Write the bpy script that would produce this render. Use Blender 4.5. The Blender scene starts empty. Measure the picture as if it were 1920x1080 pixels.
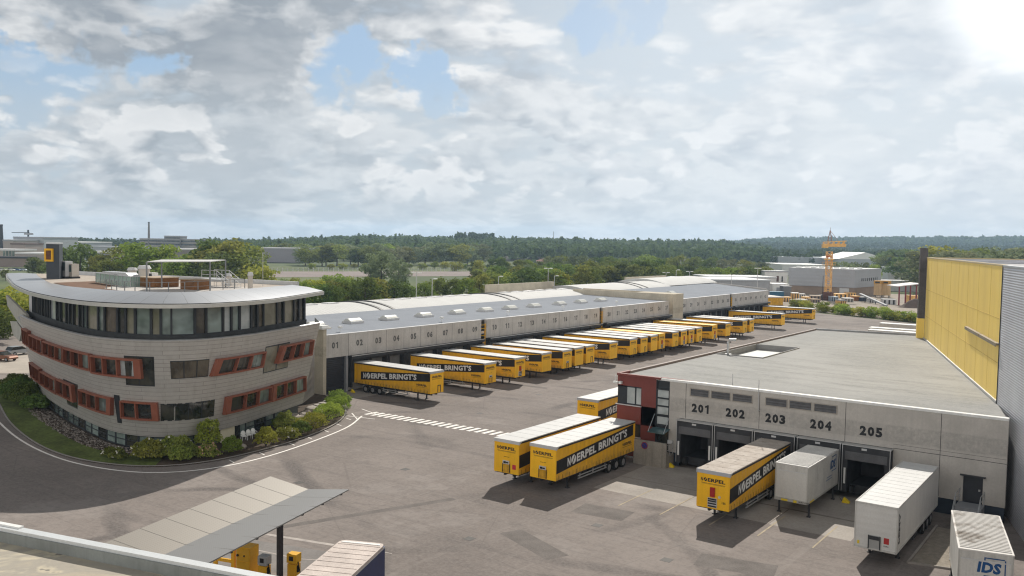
import bpy, math, random
import numpy as np
from mathutils import Vector, Matrix
SC = bpy.context.scene
COL = SC.collection
rad = math.radians
random.seed(7); RNG = np.random.default_rng(7)

# ------------------------------------------------------------------ camera
CF, CPITCH, CYAW, CH, CROLL = 1649.1, 0.05319, 0.62828, 20.72, 0.01733
FW = np.array([-math.sin(CYAW)*math.cos(CPITCH), math.cos(CYAW)*math.cos(CPITCH), -math.sin(CPITCH)])
_r = np.array([math.cos(CYAW), math.sin(CYAW), 0.0]); _u = np.cross(_r, FW)
RT = _r*math.cos(CROLL)+_u*math.sin(CROLL); UP = _u*math.cos(CROLL)-_r*math.sin(CROLL)
EYE = np.array([0.0, 0.0, CH])
cam = bpy.data.cameras.new('camera'); camo = bpy.data.objects.new('camera', cam); COL.objects.link(camo)
cam.sensor_width = 36; cam.lens = CF/1920*36; cam.clip_start = 0.5; cam.clip_end = 30000
camo.matrix_world = Matrix(((RT[0], UP[0], -FW[0], 0), (RT[1], UP[1], -FW[1], 0), (RT[2], UP[2], -FW[2], CH), (0, 0, 0, 1)))
SC.camera = camo
def ray(px, py): return FW+RT*(px-960)/CF+UP*(540-py)/CF
def gp(px, py, z=0.0):          # the point of height z seen along a sight line (surveyed offsets of the site)
    d = ray(px, py); return EYE+d*(z-CH)/d[2]
def at(px, py, depth): return EYE+ray(px, py)*depth
def sky_dir(px, py):
    d = ray(px, py); return d/np.linalg.norm(d)

# ------------------------------------------------------------------ light
SUN_EL, SUN_AZ = rad(42), math.atan2(0.905, -0.426)     # azimuth counter-clockwise from +X
SC.view_settings.view_transform = 'Standard'; SC.view_settings.look = 'None'
SC.view_settings.exposure = 0.22; SC.view_settings.gamma = 1.0
sl = bpy.data.lights.new('sun', 'SUN'); sl.energy = 4.1; sl.angle = rad(0.5); sl.color = (1.0, 0.94, 0.85)
so = bpy.data.objects.new('sun', sl); COL.objects.link(so)
sdir = Vector((math.cos(SUN_AZ)*math.cos(SUN_EL), math.sin(SUN_AZ)*math.cos(SUN_EL), math.sin(SUN_EL)))
so.rotation_euler = sdir.to_track_quat('Z', 'Y').to_euler()
so.location = (0, 0, 200)

C_LO, C_HI = 0.315, 0.465
W = bpy.data.worlds.new('World'); SC.world = W; W.use_nodes = True
def build_sky():
    nt = W.node_tree; nt.nodes.clear(); N = nt.nodes; L = nt.links
    def nd(t, **k):
        n = N.new(t)
        for a, b in k.items(): setattr(n, a, b)
        return n
    def inp(n, i, v):
        if isinstance(v, bpy.types.NodeSocket): L.new(v, n.inputs[i])
        elif v is not None: n.inputs[i].default_value = v
    def math_(op, a, b=None, c=None, clamp=False):
        n = nd('ShaderNodeMath', operation=op, use_clamp=clamp); inp(n, 0, a); inp(n, 1, b)
        if c is not None: inp(n, 2, c)
        return n.outputs[0]
    def vm(op, a, b=None, s=None):
        n = nd('ShaderNodeVectorMath', operation=op); inp(n, 0, a)
        if b is not None: inp(n, 1, b)
        if s is not None: n.inputs['Scale'].default_value = s
        return n.outputs['Value'] if op in ('DOT_PRODUCT', 'LENGTH') else n.outputs[0]
    def ramp(v, a, b, lo=0.0, hi=1.0, smooth=True):
        n = nd('ShaderNodeMapRange', interpolation_type='SMOOTHSTEP' if smooth else 'LINEAR'); n.clamp = True
        inp(n, 0, v); n.inputs[1].default_value = a; n.inputs[2].default_value = b; n.inputs[3].default_value = lo; n.inputs[4].default_value = hi
        return n.outputs[0]
    def noise(vec, scale, detail, rough=0.55, dist=0.0, col=False):
        n = nd('ShaderNodeTexNoise'); inp(n, 'Vector', vec); n.inputs['Scale'].default_value = scale; n.inputs['Detail'].default_value = detail
        n.inputs['Roughness'].default_value = rough; n.inputs['Distortion'].default_value = dist
        return n.outputs['Color'] if col else n.outputs['Fac']
    def mix(f, a, b):
        n = nd('ShaderNodeMix', data_type='RGBA'); inp(n, 0, f); inp(n, 6, a); inp(n, 7, b); return n.outputs[2]
    tc = nd('ShaderNodeTexCoord'); D = vm('NORMALIZE', tc.outputs['Generated'])
    sp = nd('ShaderNodeSeparateXYZ'); L.new(D, sp.inputs[0]); X, Y, Z = sp.outputs
    zz = math_('MAXIMUM', Z, 0.0)
    inv = math_('DIVIDE', 1.0, math_('ADD', zz, 0.33))
    cb = nd('ShaderNodeCombineXYZ'); L.new(math_('MULTIPLY', X, inv), cb.inputs[0]); L.new(math_('MULTIPLY', Y, inv), cb.inputs[1])
    L.new(math_('MULTIPLY', Z, 2.5), cb.inputs[2])
    P = cb.outputs[0]
    warp = vm('SCALE', vm('SUBTRACT', noise(P, 2.2, 2, col=True), (0.5, 0.5, 0.5)), s=0.16)
    Pw = vm('ADD', P, warp)
    def puffs(vec, det):
        v = nd('ShaderNodeTexVoronoi', feature='F1'); L.new(vec, v.inputs['Vector']); v.inputs['Scale'].default_value = 7.5; v.inputs['Detail'].default_value = 2; v.inputs['Roughness'].default_value = 0.55
        return math_('ADD', math_('MULTIPLY', noise(vec, 2.6, det, 0.58, 0.0), 0.82), math_('MULTIPLY', math_('SUBTRACT', 1.0, v.outputs['Distance']), 0.18))
    n1 = puffs(Pw, 10)
    off = -RT*0.03
    n1b = puffs(vm('ADD', Pw, (-off[0], -off[1], 0.075)), 7)
    n0 = noise(P, 1.1, 1)
    Dw = vm('NORMALIZE', vm('ADD', D, vm('SCALE', vm('SUBTRACT', noise(D, 11.0, 5, 0.6, col=True), (0.5, 0.5, 0.5)), s=0.20)))
    def blob(px, py, r, amp):
        c = sky_dir(px, py); d = vm('DOT_PRODUCT', Dw, tuple(c))
        return ramp(d, math.cos(r/1649*1.25), math.cos(r/1649*0.25), 0.0, amp)
    def total(bl):
        s = None
        for b in bl:
            v = blob(*b); s = v if s is None else math_('ADD', s, v)
        return s
    holes = total([(50, 145, 100, .13), (275, 112, 55, .13), (655, 135, 80, .17), (800, 118, 55, .15), (1080, 62, 55, .10), (0, 118, 50, .10), (1180, 45, 40, .08)])
    thick = total([(330, 5, 250, .33), (80, -5, 220, .30), (560, 40, 170, .32), (430, 90, 110, .12), (200, 60, 120, .2), (385, 150, 45, .34), (290, 225, 70, .20), (1680, 30, 150, .34), (160, 285, 80, .20), (400, 275, 90, .16), (660, 285, 45, .26),
                   (860, 300, 45, .30), (845, 360, 35, .24), (1090, 345, 50, .30), (1180, 345, 50, .30), (1465, 290, 40, .2), (700, 372, 50, .28), (230, 310, 90, .16), (1880, 260, 70, .2), (30, 320, 50, .2), (1780, 360, 60, .16), (480, 320, 70, .14)])
    cover = math_('SUBTRACT', math_('ADD', math_('ADD', n1, math_('MULTIPLY', math_('SUBTRACT', n0, 0.5), 0.16)), 0.0), holes)
    cover = math_('ADD', cover, math_('MULTIPLY', thick, 0.22))
    cover = math_('SUBTRACT', cover, ramp(Z, 0.34, 0.75, 0.0, 0.10))
    dens = ramp(cover, C_LO, C_HI)
    lit = math_('ADD', 0.63, math_('MULTIPLY', math_('SUBTRACT', n1, n1b), 4.6), clamp=True)
    lit = math_('SUBTRACT', lit, math_('MULTIPLY', ramp(cover, C_HI, C_HI+0.17), 0.36), clamp=True)
    lit = math_('SUBTRACT', lit, math_('MULTIPLY', math_('MULTIPLY', thick, math_('ADD', 0.5, n1)), 0.85), clamp=True)
    lit = math_('MAXIMUM', lit, math_('MULTIPLY', ramp(n1, 0.30, 0.60), 0.30))
    right = ramp(vm('DOT_PRODUCT', D, tuple(RT)), -0.35, 0.50)
    dark = mix(right, (0.285, 0.32, 0.36, 1), (0.50, 0.56, 0.63, 1))
    white = mix(right, (0.76, 0.765, 0.765, 1), (0.78, 0.80, 0.82, 1))
    ccol = mix(lit, dark, white)
    sky = nd('ShaderNodeTexSky', sky_type='NISHITA'); sky.sun_disc = False; sky.sun_elevation = SUN_EL
    sky.sun_rotation = math.pi/2-SUN_AZ; sky.altitude = 450; sky.air_density = 1.0; sky.dust_density = 1.6; sky.ozone_density = 1.2
    blue = vm('SCALE', sky.outputs[0], s=0.085)
    base = mix(0.62, blue, (0.245, 0.40, 0.585, 1))
    pale = mix(right, (0.47, 0.52, 0.56, 1), (0.62, 0.665, 0.70, 1))
    base = mix(ramp(holes, 0.0, 0.12, 0.78, 0.05), base, pale)
    col = mix(dens, base, ccol)
    # small flat-based cumulus low over the plain
    sq = vm('MULTIPLY', D, (1.0, 1.0, 1.9))
    def small(vec, det):
        v = nd('ShaderNodeTexVoronoi', feature='F1'); L.new(vec, v.inputs['Vector']); v.inputs['Scale'].default_value = 24.0; v.inputs['Detail'].default_value = 1; v.inputs['Roughness'].default_value = 0.5
        return math_('ADD', math_('MULTIPLY', noise(vec, 9.0, det, 0.55), 0.80), math_('MULTIPLY', math_('SUBTRACT', 1.0, v.outputs['Distance']), 0.20))
    sw = vm('ADD', sq, vm('SCALE', vm('SUBTRACT', noise(sq, 14.0, 3, col=True), (0.5, 0.5, 0.5)), s=0.035))
    m1 = small(sw, 8); m1b = small(vm('ADD', sw, (0.0, 0.0, 0.055)), 5)
    rng = math_('MULTIPLY', ramp(Z, 0.015, 0.05), ramp(Z, 0.11, 0.19, 1.0, 0.0))
    cov2 = math_('MULTIPLY', ramp(m1, 0.43, 0.515), math_('MULTIPLY', rng, 0.88))
    lit2 = math_('ADD', 0.50, math_('MULTIPLY', math_("SUBTRACT", m1, m1b), 5.0), clamp=True)
    lit2 = math_('SUBTRACT', lit2, math_('MULTIPLY', ramp(m1, 0.48, 0.62), 0.16), clamp=True)
    col = mix(math_('MULTIPLY', rng, 0.55), col, pale)
    col = mix(cov2, col, mix(lit2, mix(right, (0.33, 0.37, 0.41, 1), (0.47, 0.53, 0.60, 1)), white))
    hz = ramp(Z, 0.0, 0.08, 0.40, 0.0)
    col = mix(hz, col, mix(right, (0.47, 0.515, 0.535, 1), (0.60, 0.645, 0.67, 1)))
    veil = math_('MULTIPLY', ramp(vm('DOT_PRODUCT', D, tuple(sky_dir(1500, 150))), 0.94, 1.0), 0.20)
    col = mix(veil, col, (0.80, 0.845, 0.87, 1))
    glow = ramp(vm('DOT_PRODUCT', D, tuple(sky_dir(1940, -20))), 0.9955, 1.0)
    col = mix(glow, col, (1.05, 1.07, 1.08, 1))
    back = math_('MULTIPLY', ramp(vm('DOT_PRODUCT', D, tuple(-FW)), 0.0, 0.5), BACK_FILL)       # unseen sky behind the camera, brightened as fill for the shaded walls
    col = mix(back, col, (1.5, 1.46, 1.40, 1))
    up = ramp(Z, 0.22, 0.60)
    col = mix(up, col, vm('SCALE', col, s=0.33))  # upper sky, out of view, dimmed so ground shadows stay deep
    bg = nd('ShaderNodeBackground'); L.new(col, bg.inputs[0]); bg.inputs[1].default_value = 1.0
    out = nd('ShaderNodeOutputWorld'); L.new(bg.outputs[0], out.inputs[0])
BACK_FILL = 0.9; HAZE = 1.35e-4
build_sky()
W.cycles.sampling_method = 'MANUAL'; W.cycles.sample_map_resolution = 512

# ------------------------------------------------------------------ materials
MATS = {}
def mat(name, col, rough=0.7, var=0.10, scale=0.8, metal=0.0, fine=0.05, wave=None, grime=0.0, spec=0.3, rnd=0.0, bump=0.0):
    """base colour with large and fine noise, optional corrugation wave=(axis, period, depth), grime = vertical weather streaks"""
    if name in MATS: return MATS[name]
    m = bpy.data.materials.new(name); m.use_nodes = True; MATS[name] = m
    nt = m.node_tree; N = nt.nodes; L = nt.links; b = N['Principled BSDF']
    b.inputs['Roughness'].default_value = rough; b.inputs['Metallic'].default_value = metal; b.inputs['Specular IOR Level'].default_value = spec
    tc = N.new('ShaderNodeTexCoord')
    def noise(s, det, vec=None):
        n = N.new('ShaderNodeTexNoise'); n.inputs['Scale'].default_value = s; n.inputs['Detail'].default_value = det; n.inputs['Roughness'].default_value = 0.6
        L.new(vec or tc.outputs['Object'], n.inputs['Vector']); return n.outputs['Fac']
    def ramp(v, a, b_, lo, hi):
        n = N.new('ShaderNodeMapRange'); L.new(v, n.inputs[0]); n.inputs[1].default_value = a; n.inputs[2].default_value = b_
        n.inputs[3].default_value = lo; n.inputs[4].default_value = hi; return n.outputs[0]
    def mul(a, c):
        n = N.new('ShaderNodeMath'); n.operation = 'MULTIPLY'; L.new(a, n.inputs[0]); L.new(c, n.inputs[1]); return n.outputs[0]
    f = mul(ramp(noise(scale, 4), 0.3, 0.7, 1-var, 1+var), ramp(noise(scale*14, 3), 0.3, 0.7, 1-fine, 1+fine))
    if grime:
        mp = N.new('ShaderNodeMapping'); mp.inputs['Scale'].default_value = (3.0, 3.0, 0.18); L.new(tc.outputs['Object'], mp.inputs[0])
        f = mul(f, ramp(noise(1.3, 5, mp.outputs[0]), 0.45, 0.75, 1.0, 1-grime))
    if rnd:
        oi = N.new('ShaderNodeObjectInfo'); f = mul(f, ramp(oi.outputs['Random'], 0, 1, 1-rnd, 1+rnd))
    h = N.new('ShaderNodeVectorMath'); h.operation = 'SCALE'; h.inputs[0].default_value = col[:3]; L.new(f, h.inputs['Scale'])
    L.new(h.outputs[0], b.inputs['Base Color'])
    if wave:
        ax, per, dep = wave
        w = N.new('ShaderNodeTexWave'); w.wave_type = 'BANDS'; w.bands_direction = ax; w.inputs['Scale'].default_value = 0.314/per
        L.new(tc.outputs['Object'], w.inputs['Vector'])
        bp = N.new('ShaderNodeBump'); bp.inputs['Distance'].default_value = dep; bp.inputs['Strength'].default_value = 0.8
        L.new(w.outputs['Fac'], bp.inputs['Height']); L.new(bp.outputs[0], b.inputs['Normal'])
    elif bump:
        bp = N.new('ShaderNodeBump'); bp.inputs['Distance'].default_value = bump; bp.inputs['Strength'].default_value = 0.7
        L.new(noise(scale*8, 5), bp.inputs['Height']); L.new(bp.outputs[0], b.inputs['Normal'])
    return m

def mat_nodes(name, fn):
    if name in MATS: return MATS[name]
    m = bpy.data.materials.new(name); m.use_nodes = True; MATS[name] = m
    fn(m.node_tree, m.node_tree.nodes, m.node_tree.links, m.node_tree.nodes['Principled BSDF']); return m
def T_noise(N, L, vec, s, det=4, rough=0.6, dist=0.0):
    n = N.new('ShaderNodeTexNoise'); n.inputs['Scale'].default_value = s; n.inputs['Detail'].default_value = det
    n.inputs['Roughness'].default_value = rough; n.inputs['Distortion'].default_value = dist; L.new(vec, n.inputs['Vector']); return n.outputs['Fac']
def T_ramp(N, L, v, a, b, lo=0.0, hi=1.0):
    n = N.new('ShaderNodeMapRange'); L.new(v, n.inputs[0])
    for i, x in enumerate((a, b, lo, hi)): n.inputs[i+1].default_value = x
    return n.outputs[0]
def T_mix(N, L, f, a, b, mode='MIX'):
    n = N.new('ShaderNodeMix'); n.data_type = 'RGBA'; n.blend_type = mode
    for i, v in ((0, f), (6, a), (7, b)):
        if isinstance(v, bpy.types.NodeSocket): L.new(v, n.inputs[i])
        else: n.inputs[i].default_value = v
    return n.outputs[2]
def T_map(N, L, scale, rotz=0.0):
    tc = N.new('ShaderNodeTexCoord'); mp = N.new('ShaderNodeMapping'); mp.inputs['Scale'].default_value = scale
    mp.inputs['Rotation'].default_value = (0, 0, rotz); L.new(tc.outputs['Object'], mp.inputs[0]); return mp.outputs[0]

def _asphalt(nt, N, L, b):
    tc = N.new('ShaderNodeTexCoord'); o = tc.outputs['Object']
    c = T_mix(N, L, T_ramp(N, L, T_noise(N, L, o, 0.05, 6, .65), .36, .64), (0.146, 0.125, 0.113, 1), (0.248, 0.215, 0.195, 1))
    pt = T_noise(N, L, o, .13, 4, .6)
    c = T_mix(N, L, T_ramp(N, L, pt, .57, .63, 0, .40), c, (0.30, 0.27, 0.25, 1))
    st = T_noise(N, L, T_map(N, L, (0.03, 1.1, 1), rad(24)), 1.0, 6, 0.7, 1.2)       # tyre streaks sweeping along the yard
    c = T_mix(N, L, T_ramp(N, L, st, .52, .70, 0, .52), c, (0.095, 0.084, 0.080, 1))
    st2 = T_noise(N, L, T_map(N, L, (0.9, 0.04, 1), rad(-8)), 1.0, 6, 0.7, 0.8)
    c = T_mix(N, L, T_ramp(N, L, st2, .55, .75, 0, .35), c, (0.33, 0.30, 0.275, 1))
    for cx, cy, sc, ds in ((-60, 62, .012, 5.0), (-38, 92, .010, 6.0), (-52, 30, .014, 4.0)):                     # turning circles of the lorries
        mp = N.new('ShaderNodeMapping'); mp.inputs['Location'].default_value = (-cx, -cy, 0); L.new(o, mp.inputs[0])
        w = N.new('ShaderNodeTexWave'); w.wave_type = 'RINGS'; w.rings_direction = 'Z'; w.inputs['Scale'].default_value = sc*2.2; w.inputs['Distortion'].default_value = ds; w.inputs['Detail'].default_value = 2; w.inputs['Detail Scale'].default_value = .35
        L.new(mp.outputs[0], w.inputs['Vector'])
        k = N.new('ShaderNodeMath'); k.operation = 'MULTIPLY'; L.new(T_ramp(N, L, w.outputs['Fac'], .955, .995, 0, .85), k.inputs[0]); L.new(T_ramp(N, L, T_noise(N, L, o, .06+sc, 3), .48, .62), k.inputs[1])
        c = T_mix(N, L, k.outputs[0], c, (0.075, 0.067, 0.065, 1))
    sp = T_noise(N, L, o, 0.42, 6, 0.75)
    c = T_mix(N, L, T_ramp(N, L, sp, .60, .72, 0, .55), c, (0.105, 0.094, 0.09, 1))
    g = T_noise(N, L, o, 4.2, 6, 0.8)
    c = T_mix(N, L, T_ramp(N, L, g, .38, .62, 0, .5), c, (0.285, 0.253, 0.235, 1))
    g2 = T_noise(N, L, o, 1.5, 6, 0.8)
    c = T_mix(N, L, T_ramp(N, L, g2, .48, .68, 0, .45), c, (0.11, 0.098, 0.092, 1))
    v = N.new('ShaderNodeTexVoronoi'); v.feature = 'DISTANCE_TO_EDGE'; v.inputs['Scale'].default_value = .085; L.new(T_map(N, L, (1, 1, 1), rad(9)), v.inputs['Vector'])
    c = T_mix(N, L, T_ramp(N, L, v.outputs['Distance'], 0.0, .006, .25, 0), c, (0.085, 0.075, 0.07, 1))
    L.new(c, b.inputs['Base Color']); b.inputs['Roughness'].default_value = 0.9; b.inputs['Specular IOR Level'].default_value = 0.2
ASPHALT = mat_nodes('asphalt', _asphalt)
def _land(nt, N, L, b):
    tc = N.new('ShaderNodeTexCoord'); o = tc.outputs['Object']
    c = T_mix(N, L, T_ramp(N, L, T_noise(N, L, o, 0.012, 4), .4, .6), (0.055, 0.085, 0.022, 1), (0.115, 0.140, 0.040, 1))
    c = T_mix(N, L, T_ramp(N, L, T_noise(N, L, o, 0.12, 5), .45, .7, 0, .6), c, (0.07, 0.075, 0.03, 1))
    L.new(c, b.inputs['Base Color']); b.inputs['Roughness'].default_value = 1.0
LAND = mat_nodes('meadow', _land)
def _conc(nt, N, L, b, base, dark, board):
    tc = N.new('ShaderNodeTexCoord'); o = tc.outputs['Object']
    c = T_mix(N, L, T_ramp(N, L, T_noise(N, L, o, 0.5, 5), .35, .65), base, tuple(x*.80 for x in base[:3])+(1,))
    v = T_noise(N, L, T_map(N, L, (4.5, 4.5, 0.10)), 1.0, 5, 0.7)
    c = T_mix(N, L, T_ramp(N, L, v, .50, .72, 0, .60 if board else .35), c, dark)
    if not board:
        z = N.new('ShaderNodeSeparateXYZ'); L.new(o, z.inputs[0])
        m1 = N.new('ShaderNodeMath'); m1.operation = 'MULTIPLY'; L.new(T_ramp(N, L, z.outputs[2], 5.05, 5.15, 0, 1), m1.inputs[0]); L.new(T_ramp(N, L, z.outputs[2], 6.35, 6.5, 1, 0), m1.inputs[1])
        m2 = N.new('ShaderNodeMath'); m2.operation = 'MULTIPLY'; L.new(m1.outputs[0], m2.inputs[0]); L.new(T_ramp(N, L, T_noise(N, L, o, 2.6, 6, .8), .36, .62, 0, .75), m2.inputs[1])
        c = T_mix(N, L, m2.outputs[0], c, tuple(x*.85 for x in dark[:3])+(1,))
    v2 = T_noise(N, L, o, 6.0, 6, .8)
    c = T_mix(N, L, T_ramp(N, L, v2, .42, .66, 0, .45), c, dark)
    L.new(c, b.inputs['Base Color']); b.inputs['Roughness'].default_value = 0.9; b.inputs['Specular IOR Level'].default_value = 0.2
CONC_BOARD = mat_nodes('board_marked_concrete', lambda *a: _conc(*a, (0.60, 0.57, 0.535, 1), (0.33, 0.31, 0.29, 1), True))
CONC = mat_nodes('grey_precast_concrete', lambda *a: _conc(*a, (0.58, 0.545, 0.50, 1), (0.38, 0.36, 0.335, 1), False))
CONC_BEIGE = mat_nodes('beige_concrete', lambda *a: _conc(*a, (0.60, 0.54, 0.43, 1), (0.36, 0.32, 0.26, 1), False))
CONC_RAW = mat_nodes('stained_concrete', lambda *a: _conc(*a, (0.36, 0.33, 0.285, 1), (0.17, 0.155, 0.135, 1), True))
PAD = mat('concrete_slab', (0.335, 0.305, 0.275), .9, .16, .35, fine=.10)
def _tarp(nt, N, L, b):
    tc = N.new('ShaderNodeTexCoord'); o = tc.outputs['Object']; oi = N.new('ShaderNodeObjectInfo')
    ad = N.new('ShaderNodeVectorMath'); ad.operation = 'ADD'; L.new(o, ad.inputs[0]); L.new(oi.outputs['Location'], ad.inputs[1]); p = ad.outputs[0]
    c = T_mix(N, L, T_ramp(N, L, oi.outputs['Random'], 0, 1), (0.84, 0.43, 0.012, 1), (0.92, 0.50, 0.018, 1))
    c = T_mix(N, L, T_ramp(N, L, T_noise(N, L, p, .7, 5), .40, .70, 0, .30), c, (0.70, 0.36, 0.02, 1))
    mp = N.new('ShaderNodeMapping'); mp.inputs['Scale'].default_value = (3.2, 3.2, .22); L.new(p, mp.inputs[0])
    c = T_mix(N, L, T_ramp(N, L, T_noise(N, L, mp.outputs[0], 1.2, 5, .7), .52, .74, 0, .42), c, (0.46, 0.25, 0.03, 1))        # rain streaks
    sx = N.new('ShaderNodeSeparateXYZ'); L.new(o, sx.inputs[0])
    m = N.new('ShaderNodeMath'); m.operation = 'MULTIPLY'; L.new(T_ramp(N, L, sx.outputs[2], 1.15, 2.0, .8, 0), m.inputs[0]); L.new(T_ramp(N, L, T_noise(N, L, p, 1.6, 5, .7), .35, .65), m.inputs[1])
    c = T_mix(N, L, m.outputs[0], c, (0.27, 0.17, 0.05, 1))                                                                          # road spray along the lower edge
    L.new(c, b.inputs['Base Color']); b.inputs['Roughness'].default_value = .5
    w = N.new('ShaderNodeTexWave'); w.bands_direction = 'X'; w.inputs['Scale'].default_value = .314/.66; w.inputs['Distortion'].default_value = 1.2; L.new(o, w.inputs['Vector'])
    bp = N.new('ShaderNodeBump'); bp.inputs['Distance'].default_value = .035; bp.inputs['Strength'].default_value = .8; L.new(w.outputs['Fac'], bp.inputs['Height']); L.new(bp.outputs[0], b.inputs['Normal'])
YEL = mat_nodes('yellow_tarpaulin', _tarp)
YEL_N = mat('yellow_painted_panel', (0.92, 0.50, 0.012), .45, .06, .8, fine=.05, grime=.08, spec=.35, rnd=.06)
YEL_DIRT = mat('dirty_yellow', (0.62, 0.33, 0.02), .7, .25, 1.5, fine=.12, grime=.3)
TARP_W = mat('white_roof_tarp', (0.50, 0.50, 0.495), .55, .06, .6, fine=.05, spec=.3, rnd=.08)
TARP_G = mat('grey_roof_flap', (0.42, 0.43, 0.45), .6, .1, .8)
def _dirtyroof(nt, N, L, b):
    tc = N.new('ShaderNodeTexCoord'); o = tc.outputs['Object']
    c = T_mix(N, L, T_ramp(N, L, T_noise(N, L, o, 0.9, 6, .7), .35, .7), (0.50, 0.45, 0.40, 1), (0.33, 0.275, 0.23, 1))
    c = T_mix(N, L, T_ramp(N, L, T_noise(N, L, o, 3.2, 3, .6), .62, .68, 0, .7), c, (0.12, 0.10, 0.085, 1))
    L.new(c, b.inputs['Base Color']); b.inputs['Roughness'].default_value = .85
ROOF_DIRTY = mat_nodes('soiled_white_tarp', _dirtyroof)
BLACK = mat('black_print', (0.018, 0.018, 0.020), .5, .15, 2, fine=.1)
WHITE_PRINT = mat('white_print', (0.74, 0.74, 0.73), .5, .04, 2)
DARK = mat('dark_steel', (0.035, 0.036, 0.04), .6, .25, 2, fine=.15)
RUBBER = mat('tyre_rubber', (0.022, 0.022, 0.022), .85, .2, 3)
RIM = mat('wheel_rim', (0.33, 0.33, 0.34), .45, .15, 3, metal=.5)
STEEL = mat('galvanised_steel', (0.52, 0.53, 0.54), .42, .08, 1.5, metal=.6, fine=.05)
GREYP = mat('grey_paint', (0.30, 0.31, 0.33), .55, .08, 1)
LGREY = mat('light_grey_paint', (0.56, 0.56, 0.56), .55, .07, 1)
WHITE = mat('white_paint', (0.76, 0.76, 0.74), .55, .06, .8, grime=.1)
ROADPAINT = mat('road_paint', (0.80, 0.77, 0.73), .8, .10, 1.2, fine=.14)
REDP = mat('red_panel', (0.185, 0.047, 0.038), .6, .08, 1)
TERRA = mat('terracotta_frame', (0.25, 0.086, 0.053), .55, .09, 1.2)
TERRA_D = mat('terracotta_reveal', (0.33, 0.080, 0.040), .6, .09, 1.2)
BLUEPL = mat('dark_blue_plinth', (0.030, 0.042, 0.062), .6, .12, 1)
ANTHR = mat('anthracite_frame', (0.028, 0.032, 0.037), .5, .12, 1)
YFRAME = mat('yellow_steel', (0.78, 0.42, 0.02), .5, .1, 1)
ORANGE = mat('orange_steel', (0.74, 0.44, 0.15), .55, .16, .8)
WOOD = mat('brown_timber', (0.20, 0.095, 0.040), .75, .25, 1.5, wave=('Z', 0.22, 0.02))
SOIL = mat('roof_soil', (0.155, 0.088, 0.055), .95, .25, 1.2, fine=.25)
GRAVEL_R = mat('roof_gravel', (0.40, 0.35, 0.30), .95, .15, 1.0, fine=.22)
def _glass(nt, N, L, b, c0, c1, sc):
    tc = N.new('ShaderNodeTexCoord')
    c = T_mix(N, L, T_ramp(N, L, T_noise(N, L, tc.outputs['Object'], sc, 3), .42, .60), c0, c1)
    L.new(c, b.inputs['Base Color']); b.inputs['Roughness'].default_value = .06; b.inputs['Specular IOR Level'].default_value = .8
GLASS = mat_nodes('dark_window_glass', lambda *a: _glass(*a, (0.018, 0.022, 0.020, 1), (0.060, 0.058, 0.045, 1), .5))
GLASS_G = mat_nodes('greenish_window_glass', lambda *a: _glass(*a, (0.10, 0.13, 0.12, 1), (0.24, 0.30, 0.28, 1), .3))
GLASS_L = mat_nodes('pale_blind_glass', lambda *a: _glass(*a, (0.34, 0.38, 0.38, 1), (0.44, 0.47, 0.47, 1), .6))

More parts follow.
